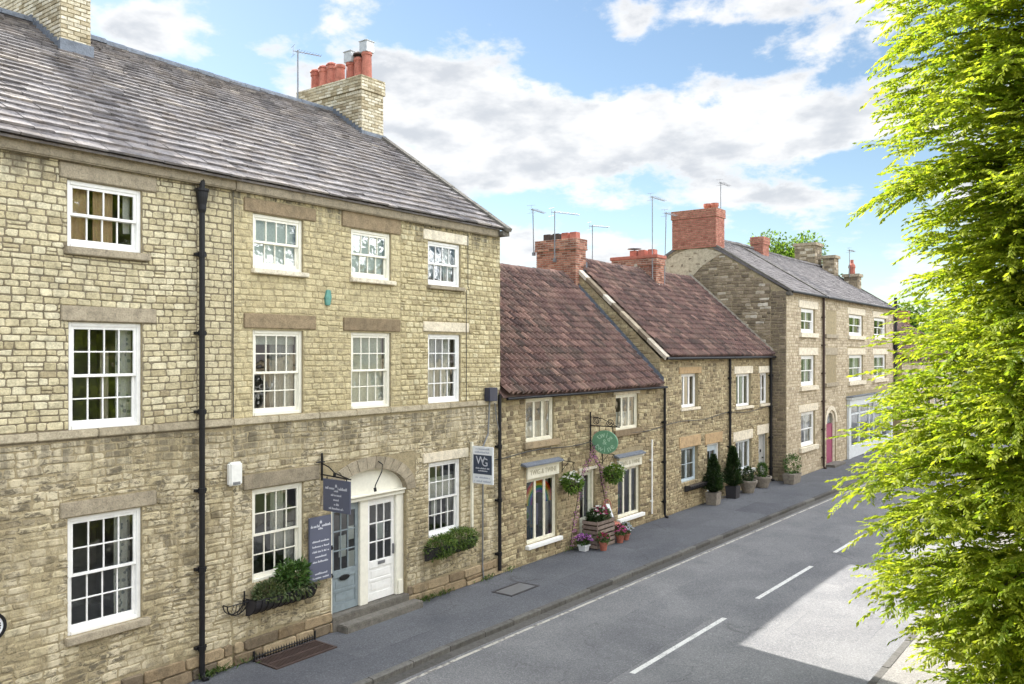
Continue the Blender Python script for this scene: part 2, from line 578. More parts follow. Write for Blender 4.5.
def asphalt(name, lo, hi, agg=260, patch=0.25, cracks=0.0, patches=0.0):
    g, b, o = mat(name)
    co = objco(g)
    n1 = g.noise(0.55, 5, 0.6, co, dist=0.5)
    n2 = g.noise(agg, 3, 0.7, co)
    n3 = g.noise(24, 5, 0.65, co)
    c = g.mix(g.rng(n1, 0.35, 0.65), lo, hi)
    c = g.mix(1.0, c, g.ramp(n3, [(0.3, (0.82,) * 3), (0.7, (1.15,) * 3)]), 'MULTIPLY')
    v = g.n('ShaderNodeTexVoronoi')
    v.inputs['Scale'].default_value = 55
    g.set(v.inputs['Vector'], co)
    c = g.mix(1.0, c, g.ramp(v.outputs['Color'], [(0.0, (0.68,) * 3), (0.6, (1.0,) * 3), (1.0, (1.55,) * 3)]), 'MULTIPLY')
    c = g.mix(1.0, c, g.ramp(n2, [(0.3, (0.75,) * 3), (0.7, (1.25,) * 3)]), 'MULTIPLY')
    # tyre-worn streaks along the street
    ns = g.noise(1.0, 4, 0.6, g.scalevec(co, (0.12, 1.6, 1)))
    c = g.mix(g.math('MULTIPLY', g.rng(ns, 0.45, 0.7, 0, 1, True), patch), c, hi)
    if patches:     # trench repairs laid in long rectangles, each with its own age and a sealed edge
        bt = g.n('ShaderNodeTexBrick')
        bt.offset = 0.37
        bt.inputs['Scale'].default_value = 1.0
        bt.inputs['Brick Width'].default_value = 5.3
        bt.inputs['Row Height'].default_value = 1.55
        bt.inputs['Mortar Size'].default_value = 0.010
        bt.inputs['Mortar Smooth'].default_value = 0.4
        for k_, v_ in (('Color1', (0.74, 0.74, 0.77, 1)), ('Color2', (1.22, 1.21, 1.18, 1)), ('Mortar', (0.55, 0.55, 0.56, 1))):
            bt.inputs[k_].default_value = v_
        wv = g.n('ShaderNodeVectorMath', operation='ADD')
        g.set(wv.inputs[0], co)
        g.set(wv.inputs[1], g.mix(1.0, g.noise(1.3, 3, 0.5, co, col=True), (0.12, 0.12, 0.0), 'MULTIPLY'))
        g.set(bt.inputs['Vector'], wv.outputs[0])
        pm = g.rng(g.noise(0.33, 2, 0.5, co), 0.44, 0.56, 0, patches, True)
        c = g.mix(pm, c, g.mix(1.0, c, bt.outputs['Color'], 'MULTIPLY'))
    if cracks:
        vo = g.n('ShaderNodeTexVoronoi', feature='DISTANCE_TO_EDGE')
        vo.inputs['Scale'].default_value = 0.55
        wv = g.n('ShaderNodeVectorMath', operation='ADD')
        g.set(wv.inputs[0], co)
        g.set(wv.inputs[1], g.mix(1.0, g.noise(1.6, 6, 0.65, co, col=True), (0.9, 0.9, 0.0), 'MULTIPLY'))
        g.set(vo.inputs['Vector'], wv.outputs[0])
        ck = g.math('MULTIPLY', g.rng(vo.outputs['Distance'], 0.003, 0.011, 1, 0), g.rng(g.noise(0.5, 3, 0.5, co), 0.52, 0.6, 0, cracks, True))
        c = g.mix(ck, c, (0.035, 0.035, 0.035))
        # oil drips and dark spots
        sp = g.noise(3.1, 4, 0.75, co)
        c = g.mix(g.rng(sp, 0.68, 0.78, 0, 0.5, True), c, (0.05, 0.05, 0.052))
    g.set(b.inputs['Base Color'], c)
    b.inputs['Roughness'].default_value = 0.85
    b.inputs['Specular IOR Level'].default_value = 0.3
    bump(g, b, g.math('ADD', v.outputs['Distance'], n2), 0.35, 0.006)
    return M[name]


asphalt('asphalt_road', (0.125, 0.127, 0.133), (0.18, 0.181, 0.183), cracks=0.38, patches=0.5)
asphalt('asphalt_path', (0.072, 0.076, 0.087), (0.100, 0.104, 0.115), agg=320, cracks=0.5, patches=0.8)
asphalt('asphalt_pale', (0.17, 0.165, 0.155), (0.23, 0.22, 0.20), agg=200)
asphalt('grass_earth', (0.05, 0.07, 0.025), (0.075, 0.095, 0.035), agg=120)
stone_mat('kerb_stone', [(0, (0.065, 0.063, 0.058)), (0.5, (0.098, 0.094, 0.087)), (1, (0.14, 0.135, 0.125))], blot=0.5, stain=0.5, dark=(0.05, 0.045, 0.03), fine=1.5)


def road_paint():
    g, b, o = mat('road_paint')
    co = objco(g)
    n = g.noise(30, 6, 0.7, co)
    n2 = g.noise(6, 4, 0.6, co)
    wear = g.rng(g.math('ADD', g.math('MULTIPLY', n, 0.7), g.math('MULTIPLY', n2, 0.3)), 0.49, 0.60, 0, 0.7, True)
    g.set(b.inputs['Base Color'], g.mix(wear, (0.60, 0.60, 0.57), (0.14, 0.14, 0.14)))
    b.inputs['Roughness'].default_value = 0.7


road_paint()


def edge_paint():
    g, b, o = mat('edge_paint')
    co = objco(g)
    n = g.noise(9, 6, 0.7, co)
    n2 = g.noise(1.7, 4, 0.6, co)
    wear = g.rng(g.math('ADD', g.math('MULTIPLY', n, 0.6), g.math('MULTIPLY', n2, 0.4)), 0.46, 0.60, 0, 1, True)
    g.set(b.inputs['Base Color'], g.mix(wear, (0.42, 0.40, 0.35), (0.12, 0.115, 0.105)))
    b.inputs['Roughness'].default_value = 0.8


edge_paint()

# ------------------------------------------------------------------ masonry


def subtract(rects, hole):
    out = []
    hx0, hx1, hz0, hz1 = hole
    for (a, b, c, d) in rects:
        if b <= hx0 or a >= hx1 or d <= hz0 or c >= hz1:
            out.append((a, b, c, d))
            continue
        if a < hx0:
            out.append((a, hx0, c, d))
        if b > hx1:
            out.append((hx1, b, c, d))
        m0, m1 = max(a, hx0), min(b, hx1)
        if c < hz0:
            out.append((m0, m1, c, hz0))
        if d > hz1:
            out.append((m0, m1, hz1, d))
    return out


def stones(mb, u0, u1, v0, v1, holes, place, course=(0.10, 0.15), length=(0.18, 0.36), joint=0.007, depth=(0.012, 0.028),
           jit=0.006, inset=0.016, inside=None, mi=1, tone=None, regular=False, wob=0.012, minw=0.03):
    v = v0
    row = 0
    ph = R(0, 6)
    while v < v1 - 0.02:
        hc = R(*course)
        if v1 - (v + hc) < course[0] * 0.6:
            hc = v1 - v
        ln = length[0]
        u = u0 - (ln * 0.5 if (regular and row % 2) else R(0, length[1]) if not regular else 0)
        while u < u1:
            w = R(*length)
            a, b = max(u, u0), min(u + w, u1)
            u += w
            if b - a < minw:
                continue
            rects = [(a, b, v, v + hc)]
            for h in holes:
                rects = subtract(rects, h)
            # sometimes split a stone into two thin ones
            for (ra, rb, rc, rd) in rects:
                if rb - ra < minw or rd - rc < 0.025:
                    continue
                parts = [(ra, rb, rc, rd)]
                if not regular and rd - rc > 0.11 and R(0, 1) < 0.05:
                    mz = rc + (rd - rc) * R(0.4, 0.6)
                    parts = [(ra, rb, rc, mz), (ra, rb, mz, rd)]
                for (pa, pb, pc, pd) in parts:
                    if inside and not inside(pa, pb, pc, pd):
                        continue
                    stone(mb, pa, pb, pc, pd, place, joint, R(*depth), jit, inset, mi, tone, wob, ph)
        v += hc
        row += 1


def stone(mb, a, b, c, d, place, joint, dep, jit, inset, mi, tone, wob, ph):
    w, h = b - a, d - c
    rnd = 0.0 if jit < 0.004 else 1.0
    jj = min(joint, w * 0.2, h * 0.2)
    i1 = min(inset * 0.45, w * 0.15, h * 0.15)
    i2 = min(inset, w * 0.28, h * 0.28)
    x0_, x1_, z0_, z1_ = a + jj, b - jj, c + jj, d - jj
    m_ = min(x1_ - x0_, z1_ - z0_)
    cc = [max(0.0, m_ * R(0.03, 0.24) * rnd) for _ in range(4)]
    cor = [(x0_ + cc[0] * 1.3, z0_), (x1_ - cc[1] * 1.3, z0_), (x1_, z0_ + cc[1]), (x1_, z1_ - cc[2]),
           (x1_ - cc[2] * 1.3, z1_), (x0_ + cc[3] * 1.3, z1_), (x0_, z1_ - cc[3]), (x0_, z0_ + cc[0])]
    js = [(R(-jit, jit), R(-jit, jit)) for _ in range(8)]
    cu, cvv = (a + b) / 2, (c + d) / 2
    tx_, tz_ = R(-0.25, 0.25) * dep, R(-0.3, 0.3) * dep
    vs = []
    for (ins, dd) in ((0, -0.004), (i1, dep * 0.72), (i2, dep)):
        for k, (u, v) in enumerate(cor):
            uu = u + js[k][0]
            vv = v + js[k][1]
            uu += (cu - uu) * min(0.9, ins / max(w * 0.5, 1e-3))
            vv += (cvv - vv) * min(0.9, ins / max(h * 0.5, 1e-3))
            tilt = (tx_ * (uu - cu) / w * 2 + tz_ * (vv - cvv) / h * 2) if dd > 0 else 0
            vv += wob * sin(uu * 1.7 + ph) * sin(uu * 0.43 + ph * 2)
            vs.append(place(uu, vv, dd + tilt))
    fs = []
    for r in (0, 8):
        for k in range(8):
            l = (k + 1) % 8
            fs.append((r + k, r + l, r + 8 + l, r + 8 + k))
    fs.append(tuple(range(16, 24)))
    tn = tone(cu, cvv) if tone else R(0, 1)
    mb.add(vs, fs, (min(max(tn, 0), 1), R(0, 1), R(0, 1)), mi)


def front(yf):
    return lambda u, v, d: (u, yf - d, v)


def side_left(xf):          # gable that faces -x; u runs along y
    return lambda u, v, d: (xf - d, u, v)


def side_right(xf):
    return lambda u, v, d: (xf + d, u, v)


def plane_holes(mb, u0, u1, v0, v1, holes, place, mi=0):
    us = sorted({u0, u1, *[min(max(h[k], u0), u1) for h in holes for k in (0, 1)]})
    vs = sorted({v0, v1, *[min(max(h[k], v0), v1) for h in holes for k in (2, 3)]})
    for i in range(len(us) - 1):
        for j in range(len(vs) - 1):
            cu, cv = (us[i] + us[i + 1]) / 2, (vs[j] + vs[j + 1]) / 2
            if us[i + 1] - us[i] < 1e-5 or vs[j + 1] - vs[j] < 1e-5:
                continue
            if any(h[0] < cu < h[1] and h[2] < cv < h[3] for h in holes):
                continue
            mb.add([place(us[i], vs[j], 0), place(us[i + 1], vs[j], 0), place(us[i + 1], vs[j + 1], 0), place(us[i], vs[j + 1], 0)], [(0, 1, 2, 3)], (R(0, 1), 0.5, 0.5), mi)


def reveals(mb, holes, yf, dep=0.22, mi=0):
    for (a, b, c, d) in holes:
        y0, y1 = yf, yf + dep
        mb.quad((a, y0, c), (a, y1, c), (a, y1, d), (a, y0, d), mi=mi)
        mb.quad((b, y0, c), (b, y0, d), (b, y1, d), (b, y1, c), mi=mi)
        mb.quad((a, y0, d), (a, y1, d), (b, y1, d), (b, y0, d), mi=mi)
        mb.quad((a, y0, c), (b, y0, c), (b, y1, c), (a, y1, c), mi=mi)


def shell(mb, x0, x1, yf, yb, z1, yr, zr, mi=0, left=True, right=True):
    """back and gable ends of a pitched house"""
    if left:
        mb.add([(x0, yf, 0), (x0, yf, z1), (x0, yr, zr), (x0, yb, z1), (x0, yb, 0)], [(0, 1, 2, 3, 4)], (0.5,) * 3, mi)
    if right:
        mb.add([(x1, yf, 0), (x1, yb, 0), (x1, yb, z1), (x1, yr, zr), (x1, yf, z1)], [(0, 1, 2, 3, 4)], (0.5,) * 3, mi)
    mb.quad((x0, yb, 0), (x0, yb, z1), (x1, yb, z1), (x1, yb, 0), mi=mi)


def slates(mb, x0, x1, e, r, exp=(0.30, 0.17), wid=(0.28, 0.55), thick=0.03, mi=0, x1fn=None):
    """e=(y,z) at the eave, r=(y,z) at the ridge; each slate a thin tilted slab"""
    L = sqrt((r[0] - e[0]) ** 2 + (r[1] - e[1]) ** 2)
    dy, dz = (r[0] - e[0]) / L, (r[1] - e[1]) / L
    ny, nz = -dz, dy            # outward normal (front slope: -y, +z)
    s = -0.05
    while s < L - 0.02:
        t = max(s, 0) / L
        ex = exp[0] + (exp[1] - exp[0]) * t
        ex *= R(0.94, 1.06)
        s1 = min(s + ex * 1.35, L + 0.02)
        x = x0 - R(0, wid[0])
        while x < x1:
            w = R(*wid) * (1 - 0.35 * t)
            a, b = max(x, x0) + 0.004, min(x + w, x1) - 0.004
            x += w
            if b - a < 0.05:
                continue
            ds = R(-0.018, 0.012)
            lift0 = thick * 1.75 + R(0, 0.012)
            lift1 = 0.004
            tl = R(-0.006, 0.006)
            def P(xx, ss, h):
                return (xx, e[0] + dy * ss + ny * h, e[1] + dz * ss + nz * h)
            vs = [P(a, s + ds, lift0 + tl), P(b, s + ds + R(-.008, .008), lift0 - tl), P(b, s1, lift1 + 0.012), P(a, s1, lift1 + 0.012),
                  P(a, s + ds, lift0 - thick), P(b, s + ds, lift0 - thick), P(b, s1, -0.01), P(a, s1, -0.01)]
            mb.add(vs, [(0, 1, 2, 3), (4, 5, 1, 0), (5, 6, 2, 1), (7, 4, 0, 3)], (min(max(random.gauss(0.5, 0.22), 0), 1), R(0, 1), R(0, 1)), mi)
        s += ex


def pantiles(mb, x0, x1, e, r, row=0.29, wid=0.235, mi=0):
    L = sqrt((r[0] - e[0]) ** 2 + (r[1] - e[1]) ** 2)
    dy, dz = (r[0] - e[0]) / L, (r[1] - e[1]) / L
    ny, nz = -dz, dy
    nr = int(round(L / row))
    row = L / nr
    nc = int(round((x1 - x0) / wid))
    wid = (x1 - x0) / nc
    K = 9
    prof = []
    for k in range(K + 1):
        u = k / K
        prof.append((u, 0.085 * (max(0.0, sin(pi * u * 1.9 - 0.2)) ** 1.2 if u < 0.58 else 0) - 0.03 * sin(pi * max(0, u - 0.5) / 0.5) + (0.03 if k == K else 0)))
    for i in range(nr):
        sag = 0
        for j in range(nc):
            if R(0, 1) < 0.015:
                dslip = R(0.01, 0.04)
            else:
                dslip = R(-0.006, 0.006)
            xx = x0 + j * wid
            tl, hx = R(-0.006, 0.006), R(-0.004, 0.004)
            s0, s1 = i * row - 0.04 - dslip, (i + 1) * row + 0.03
            vs = []
            tt = (xx - x0) / (x1 - x0)
            wv = 0.014 * sin(xx * 0.9 + i * 0.15) + 0.06 * (2 * tt - 1) ** 2
            for (s, lift) in ((s0, 0.10), (s1, 0.035)):
                for (u, h) in prof:
                    hh = h + lift + tl * (u - 0.5) + wv
                    vs.append((xx + u * wid * 1.02 + hx, e[0] + dy * s + ny * hh, e[1] + dz * s + nz * hh))
            for (u, h) in prof:
                hh = h + 0.10 - 0.045 + tl * (u - 0.5) + wv
                vs.append((xx + u * wid * 1.02 + hx, e[0] + dy * s0 + ny * hh, e[1] + dz * s0 + nz * hh))
            fs = []
            for k in range(K):
                fs.append((k, k + 1, K + 2 + k, K + 1 + k))
                fs.append((2 * K + 2 + k, 2 * K + 3 + k, k + 1, k))
            mb.add(vs, fs, (min(max(random.gauss(0.47, 0.30), 0), 1), R(0, 1), R(0, 1)), mi)


def roof_body(mb, x0, x1, ef, r, eb, mi=0, drop=0.05):
    """closed slab under the tiles plus the plain rear slope"""
    (y0, z0), (yr, zr), (y1, z1) = ef, r, eb
    pf = [(y0, z0 - 0.012), (yr, zr - 0.012), (y1, z1), (y1, z1 - 0.12), (yr, zr - 0.16), (y0, z0 - 0.05)]
    n = len(pf)
    vs = [(x0, a, b) for a, b in pf] + [(x1, a, b) for a, b in pf]
    fs = [(0, 1, 4, 5), (1, 2, 3, 4), (n + 5, n + 4, n + 1, n), (n + 4, n + 3, n + 2, n + 1)]
    for i in range(n):
        j = (i + 1) % n
        fs.append((i, i + n, j + n, j))
    mb.add(vs, fs, (0.3, 0.5, 0.5), mi)


def ridge_tiles(parent, x0, x1, yr, zr, m, name='ridge_tiles', ln=0.45, rad=0.14):
    mb = MB()
    x = x0
    while x < x1 - 0.02:
        b = min(x + ln, x1)
        vs, fs = [], []
        K = 7
        dzz = R(-0.01, 0.012) + 0.05 * (2 * (x - x0) / (x1 - x0) - 1) ** 2
        for xx, rr in ((x + 0.005, rad), (b - 0.003, rad * 1.0)):
            for k in range(K):
                q = pi * (k / (K - 1)) * 1.1 - pi * 0.05
                vs.append((xx, yr - cos(q) * rr, zr - 0.05 + dzz + sin(q) * rr * 0.85))
        for k in range(K - 1):
            fs.append((k, k + 1, K + k + 1, K + k))
        fs += [tuple(range(K)), tuple(range(K, 2 * K))[::-1]]
        mb.add(vs, fs, (R(0, 1), R(0, 1), 0.5))
        x = b
    return mb.build(name, m, parent)


# ------------------------------------------------------------------ windows


def curtain_sheet(mb, x0, x1, z0, z1, y, pleat=0.10, amp=0.03, gather=0.0):
    n = max(6, int((x1 - x0) / 0.02))
    vs, fs = [], []
    for j in range(5):
        t = j / 4
        for i in range(n + 1):
            u = i / n
            xx = x0 + (x1 - x0) * u
            xx += gather * (u - (1 if gather > 0 else 0)) * 0 + 0
            yy = y + amp * sin(u * (x1 - x0) / pleat * 2 * pi + 0.4 * sin(t * 3)) * (0.5 + 0.5 * t)
            vs.append((xx, yy, z1 + (z0 - z1) * t))
    for j in range(4):
        for i in range(n):
            a = j * (n + 1) + i
            fs.append((a, a + 1, a + n + 2, a + n + 1))
    mb.add(vs, fs)


def window(house, x0, x1, z0, z1, yf, cols=4, rows=(2, 2), frame='white_paint', rec=0.045, fw=0.065, bar=0.022,
           sill=None, lintel=None, curtains=(), style='sash', room=1.3, label=None, glass='glass'):
    """frame > sash, pane, sill, lintel, curtain, room"""
    base = house['base']
    y = yf + rec
    f = MB()
    f.box(x0, x0 + fw, y, y + 0.13, z0, z1)
    f.box(x1 - fw, x1, y, y + 0.13, z0, z1)
    f.box(x0 + fw, x1 - fw, y, y + 0.13, z1 - fw, z1)
    f.box(x0 + fw, x1 - fw, y - 0.012, y + 0.13, z0, z0 + fw * 0.9)
    fo = f.build('window', M[frame], house, bevel=0.006)
    if label:
        fo['label'] = label
    a, b, c, d = x0 + fw, x1 - fw, z0 + fw * 0.9, z1 - fw
    s, g = MB(), MB()
    st = 0.045

    def leaf(xa, xb, za, zb, ys, nc, nr, bot=None, top=None):
        bo = bot or st
        to = top or st
        s.box(xa, xa + st, ys, ys + 0.04, za, zb)
        s.box(xb - st, xb, ys, ys + 0.04, za, zb)
        s.box(xa + st, xb - st, ys, ys + 0.04, za, za + bo)
        s.box(xa + st, xb - st, ys, ys + 0.04, zb - to, zb)
        ia, ib, ic, id_ = xa + st, xb - st, za + bo, zb - to
        for k in range(1, nc):
            xx = ia + (ib - ia) * k / nc
            s.box(xx - bar / 2, xx + bar / 2, ys + 0.004, ys + 0.036, ic, id_)
        for k in range(1, nr):
            zz = ic + (id_ - ic) * k / nr
            s.box(ia, ib, ys + 0.008, ys + 0.033, zz - bar / 2, zz + bar / 2)
        # every pane is its own slightly tilted sheet of old glass
        for i in range(nc):
            for j in range(nr):
                pa, pb = ia + (ib - ia) * i / nc, ia + (ib - ia) * (i + 1) / nc
                pc, pd = ic + (id_ - ic) * j / nr, ic + (id_ - ic) * (j + 1) / nr
                q = [R(-0.0022, 0.0022) for _ in range(3)]
                yy = ys + 0.022
                g.quad((pa, yy + q[0], pc), (pb, yy + q[1], pc), (pb, yy + q[1] + q[2], pd), (pa, yy + q[0] + q[2], pd))
    if style == 'sash':
        zm = c + (d - c) * rows[1] / (rows[0] + rows[1])
        leaf(a, b, zm - 0.02, d, y + 0.02, cols, rows[0])
        leaf(a, b, c, zm + 0.02, y + 0.065, cols, rows[1], bot=0.075)
    else:       # lights side by side
        n = cols
        for k in range(n):
            leaf(a + (b - a) * k / n, a + (b - a) * (k + 1) / n, c, d, y + 0.02 + 0.003 * (k % 2), 1, rows[0])
    s.build('sash', M[frame], fo, bevel=0.003)
    g.build('pane', M[glass], fo)
    if sill:
        sx0, sx1, sz0, sz1, sm = sill[:5]
        dpt = sill[5] if len(sill) > 5 else 0.09
        MB().box(sx0, sx1, yf - dpt, y + 0.02, sz0, sz1, (R(0, 1), 0.5, 0.5)).build('sill', M[sm], fo, bevel=0.012)
    if lintel:
        lx0, lx1, lz0, lz1, lm = lintel[:5]
        MB().box(lx0, lx1, yf - (lintel[5] if len(lintel) > 5 else 0.03), yf + 0.2, lz0, lz1, (R(0, 1), 0.5, 0.5)).build('lintel', M[lm], fo, bevel=0.012)
    cy = y + 0.2
    for cur in curtains:
        kind, xa, xb, za, zb, cm = cur
        cb = MB()
        X0, X1 = a + (b - a) * xa, a + (b - a) * xb
        Z0, Z1 = c + (d - c) * za, c + (d - c) * zb
        if kind == 'blind':
            curtain_sheet(cb, X0, X1, Z0, Z1, cy - 0.05, pleat=0.3, amp=0.006)
            cb.build('blind', M[cm], fo, smooth=True)
        else:
            curtain_sheet(cb, X0, X1, Z0, Z1, cy, pleat=R(0.08, 0.12), amp=0.028)
            cb.build('curtain', M[cm], fo, smooth=True)
    rm = MB()
    rx0, rx1, rz0, rz1, ry0, ry1 = x0 - 0.03, x1 + 0.03, z0 - 0.03, z1 + 0.03, yf + 0.225, yf + 0.225 + room
    rm.quad((rx0, ry1, rz0), (rx1, ry1, rz0), (rx1, ry1, rz1), (rx0, ry1, rz1))
    rm.quad((rx0, ry0, rz0), (rx0, ry1, rz0), (rx0, ry1, rz1), (rx0, ry0, rz1))
    rm.quad((rx1, ry0, rz0), (rx1, ry1, rz0), (rx1, ry1, rz1), (rx1, ry0, rz1))
    rm.quad((rx0, ry0, rz0), (rx1, ry0, rz0), (rx1, ry1, rz0), (rx0, ry1, rz0))
    rm.quad((rx0, ry0, rz1), (rx1, ry0, rz1), (rx1, ry1, rz1), (rx0, ry1, rz1))
    rm.build('room_lining', M['interior'], fo)
    return fo


def brick_stack(parent, x0, x1, y0, y1, z0, z1, m, mortar, name='chimney', cap=True, bh=0.075, bl=0.23, caps='stone_lintel', course_out=0.045):
    mb = MB()
    mb.box(x0 + 0.008, x1 - 0.008, y0 + 0.008, y1 - 0.008, z0, z1 - 0.003, mi=0)
    kw = dict(course=(bh, bh), length=(bl, bl), joint=0.008, depth=(0.006, 0.012), jit=0.003, inset=0.006, regular=True, wob=0, minw=0.03)
    zc = z1 - 0.40 if cap else z1

    def band(xa, xb, ya, yb, za, zb):
        stones(mb, xa, xb, za, zb, [], front(ya), **kw)
        stones(mb, ya, yb, za, zb, [], side_left(xa), **kw)
        stones(mb, ya, yb, za, zb, [], side_right(xb), **kw)
        stones(mb, xa, xb, za, zb, [], lambda u, v, d: (u, yb + d, v), **kw)
    band(x0, x1, y0, y1, z0, zc)
    if cap:
        o1 = course_out
        mb.box(x0 - o1 + 0.008, x1 + o1 - 0.008, y0 - o1 + 0.008, y1 + o1 - 0.008, zc, z1, mi=0)
        band(x0 - o1, x1 + o1, y0 - o1, y1 + o1, zc, zc + bh * 1.01)
        o2 = course_out * 0.45
        band(x0 - o2 - 0.02, x1 + o2 + 0.02, y0 - o2 - 0.02, y1 + o2 + 0.02, zc + bh * 1.02, z1)
    return mb.build(name, [M[mortar], M[m]], parent)


def chimney_pot(parent, x, y, z, h=0.6, r=0.14, m='terracotta', cowl=None):
    mb = MB()
    tn = (R(0, 1), R(0, 1), 0.5)
    mb.lathe([(r * 1.15, -0.04), (r * 1.15, 0.05), (r * 1.0, 0.07), (r * 0.95, h * 0.55), (r * 0.9, h - 0.1), (r * 1.05, h - 0.09), (r * 1.05, h - 0.03), (r * 0.98, h), (r * 0.75, h), (r * 0.72, h - 0.25)], (x, y, z), 14, tn)
    o = mb.build('chimney_pot', M[m], parent)
    if cowl == 'square':
        pass
    return o


# ------------------------------------------------------------------ lettering


def text_mesh(body, size, place, m, name, parent, ax=(1, 0, 0), up=(0, 0, 1), depth=0.004, sx=1.0, align='CENTER'):
    cu = bpy.data.curves.new('lettering', 'FONT')
    cu.body = body
    cu.size = size
    cu.align_x = align
    cu.align_y = 'CENTER'
    cu.extrude = depth / 2
    to = bpy.data.objects.new('lettering', cu)
    COL.objects.link(to)
    dg = bpy.context.evaluated_depsgraph_get()
    dg.update()
    me = bpy.data.meshes.new_from_object(to.evaluated_get(dg))
    bpy.data.objects.remove(to)
    vs = [v.co.copy() for v in me.vertices]
    fs = [tuple(p.vertices) for p in me.polygons]
    bpy.data.meshes.remove(me)
    ax, up = Vector(ax), Vector(up)
    nrm = ax.cross(up)
    pl = Vector(place)
    out = [tuple(pl + ax * (v.x * sx) + up * v.y + nrm * v.z) for v in vs]
    if parent is None:
        return out, fs
    mb = MB()
    mb.add(out, fs)
    return mb.build(name, m, parent)


def scribble(mb, c, width, height, ax, up, nrm, seed=0, off=0.004):
    """a line of writing too small to read: a run of little upright strokes of differing height"""
    rs = random.Random(seed)
    ax, up, nrm, c = Vector(ax), Vector(up), Vector(nrm), Vector(c)
    x = -width / 2
    while x < width / 2:
        w = rs.uniform(0.012, 0.026) * height / 0.05
        if rs.random() < 0.09:
            x += w
            continue
        h = height * rs.choice((0.6, 0.6, 0.7, 1.0))
        p = c + ax * x + nrm * off
        a = p - up * height * 0.4
        e = min(x + w * 0.85, width / 2) - x
        mb.quad(tuple(a), tuple(a + ax * e), tuple(a + ax * e + up * h), tuple(a + up * h))
        x += w * 1.05


# ------------------------------------------------------------------ leaves


def leaf_quads(pts, dirs, lens, wids, cols, nrm_jit=0.6):
    """numpy: each leaf = two quads folded along the midrib (6 verts)"""
    n = len(pts)
    t = dirs / np.linalg.norm(dirs, axis=1, keepdims=True)
    up = rng.normal(0, nrm_jit, (n, 3)) + np.array([0, 0, 1.0])
    s = np.cross(t, up)
    s /= np.linalg.norm(s, axis=1, keepdims=True) + 1e-9
    nn = np.cross(s, t)
    L, W = lens[:, None], wids[:, None]
    p0 = pts
    p1 = pts + t * L * 0.45 + s * W * 0.5 - nn * W * 0.12
    p2 = pts + t * L * 0.45 - s * W * 0.5 - nn * W * 0.12
    pm = pts + t * L * 0.48 + nn * W * 0.06
    p3 = pts + t * L - nn * L * 0.14
    V = np.stack([p0, p1, pm, p2, p3], axis=1).reshape(-1, 3)
    base = (np.arange(n) * 5)[:, None]
    F = np.concatenate([base + np.array([[0, 1, 2]]), base + np.array([[1, 4, 2]]), base + np.array([[0, 2, 3]]), base + np.array([[2, 4, 3]])], axis=0)
    C = np.repeat(cols, 5, axis=0)
    return V, F, C


def np_mesh(name, V, F, C, m, parent=None, base=None, smooth=False):
    if parent is not None:
        base = parent['base']
    elif base is None:
        base = [float((V[:, 0].min() + V[:, 0].max()) / 2), float((V[:, 1].min() + V[:, 1].max()) / 2), float(V[:, 2].min())]
    V = V - np.array(base)
    me = bpy.data.meshes.new(name)
    me.vertices.add(len(V))
    me.vertices.foreach_set('co', V.astype(np.float32).ravel())
    k = F.shape[1]
    me.loops.add(F.size)
    me.loops.foreach_set('vertex_index', F.astype(np.int32).ravel())
    me.polygons.add(len(F))
    me.polygons.foreach_set('loop_start', np.arange(0, F.size, k, dtype=np.int32))
    me.polygons.foreach_set('loop_total', np.full(len(F), k, dtype=np.int32))
    me.update(calc_edges=True)
    ca = me.color_attributes.new('Col', 'FLOAT_COLOR', 'POINT')
    cc = np.ones((len(C), 4), np.float32)
    cc[:, :3] = C
    ca.data.foreach_set('color', cc.ravel())
    me.materials.append(m)
    if smooth:
        me.polygons.foreach_set('use_smooth', [True] * len(F))
    me.validate()
    o = bpy.data.objects.new(name, me)
    COL.objects.link(o)
    o['base'] = [float(c) for c in base]
    if parent is not None:
        o.parent = parent
    else:
        o.location = base
    return o


def palette(n, cols, jitter=0.18):
    cols = np.array(cols)
    i = rng.integers(0, len(cols), n)
    c = cols[i] * rng.uniform(1 - jitter, 1 + jitter, (n, 1))
    return c


def bush(parent, name, c, rad, n, size, cols, m='leaf_plant', shell_=0.45, down=0.0, jitter=0.2, aspect=0.45, bumps=5):
    """leaf mass filling an uneven ellipsoid"""
    d = rng.normal(0, 1, (n, 3))
    d /= np.linalg.norm(d, axis=1, keepdims=True)
    lob = rng.normal(0, 1, (bumps, 3))
    lob /= np.linalg.norm(lob, axis=1, keepdims=True)
    k = 0.78 + 0.34 * np.max(np.clip(d @ lob.T, 0, 1) ** 3, axis=1)
    r = (shell_ + (1 - shell_) * rng.random(n)) ** 0.7 * k
    pts = np.array(c) + d * r[:, None] * np.array(rad)
    dirs = d + rng.normal(0, 0.5, (n, 3)) + np.array([0, 0, 0.25 - down])
    ln = size * rng.uniform(0.6, 1.3, n)
    V, F, C = leaf_quads(pts, dirs, ln, ln * aspect, palette(n, cols, jitter))
    return np_mesh(name, V, F, C, M[m], parent)


# ================================================================== THE GROUND
GZ = -0.12
def sheet(name, x0, x1, y0, y1, z, m, kind='structure'):
    mb = MB()
    mb.quad((x0, y0, z), (x1, y0, z), (x1, y1, z), (x0, y1, z))
    o = mb.build(name, M[m])
    tag(o, kind=kind)
    return o


sheet('ground', -600, 1200, -600, 600, GZ - 0.02, 'grass_earth')


def kerb_y(x):
    return -2.46 - max(0.0, (x - 12)) * 0.026 if x < 45 else -2.46 - 33 * 0.026


def right_y(x):
    return -9.25 - max(0.0, x - 12) * 0.012


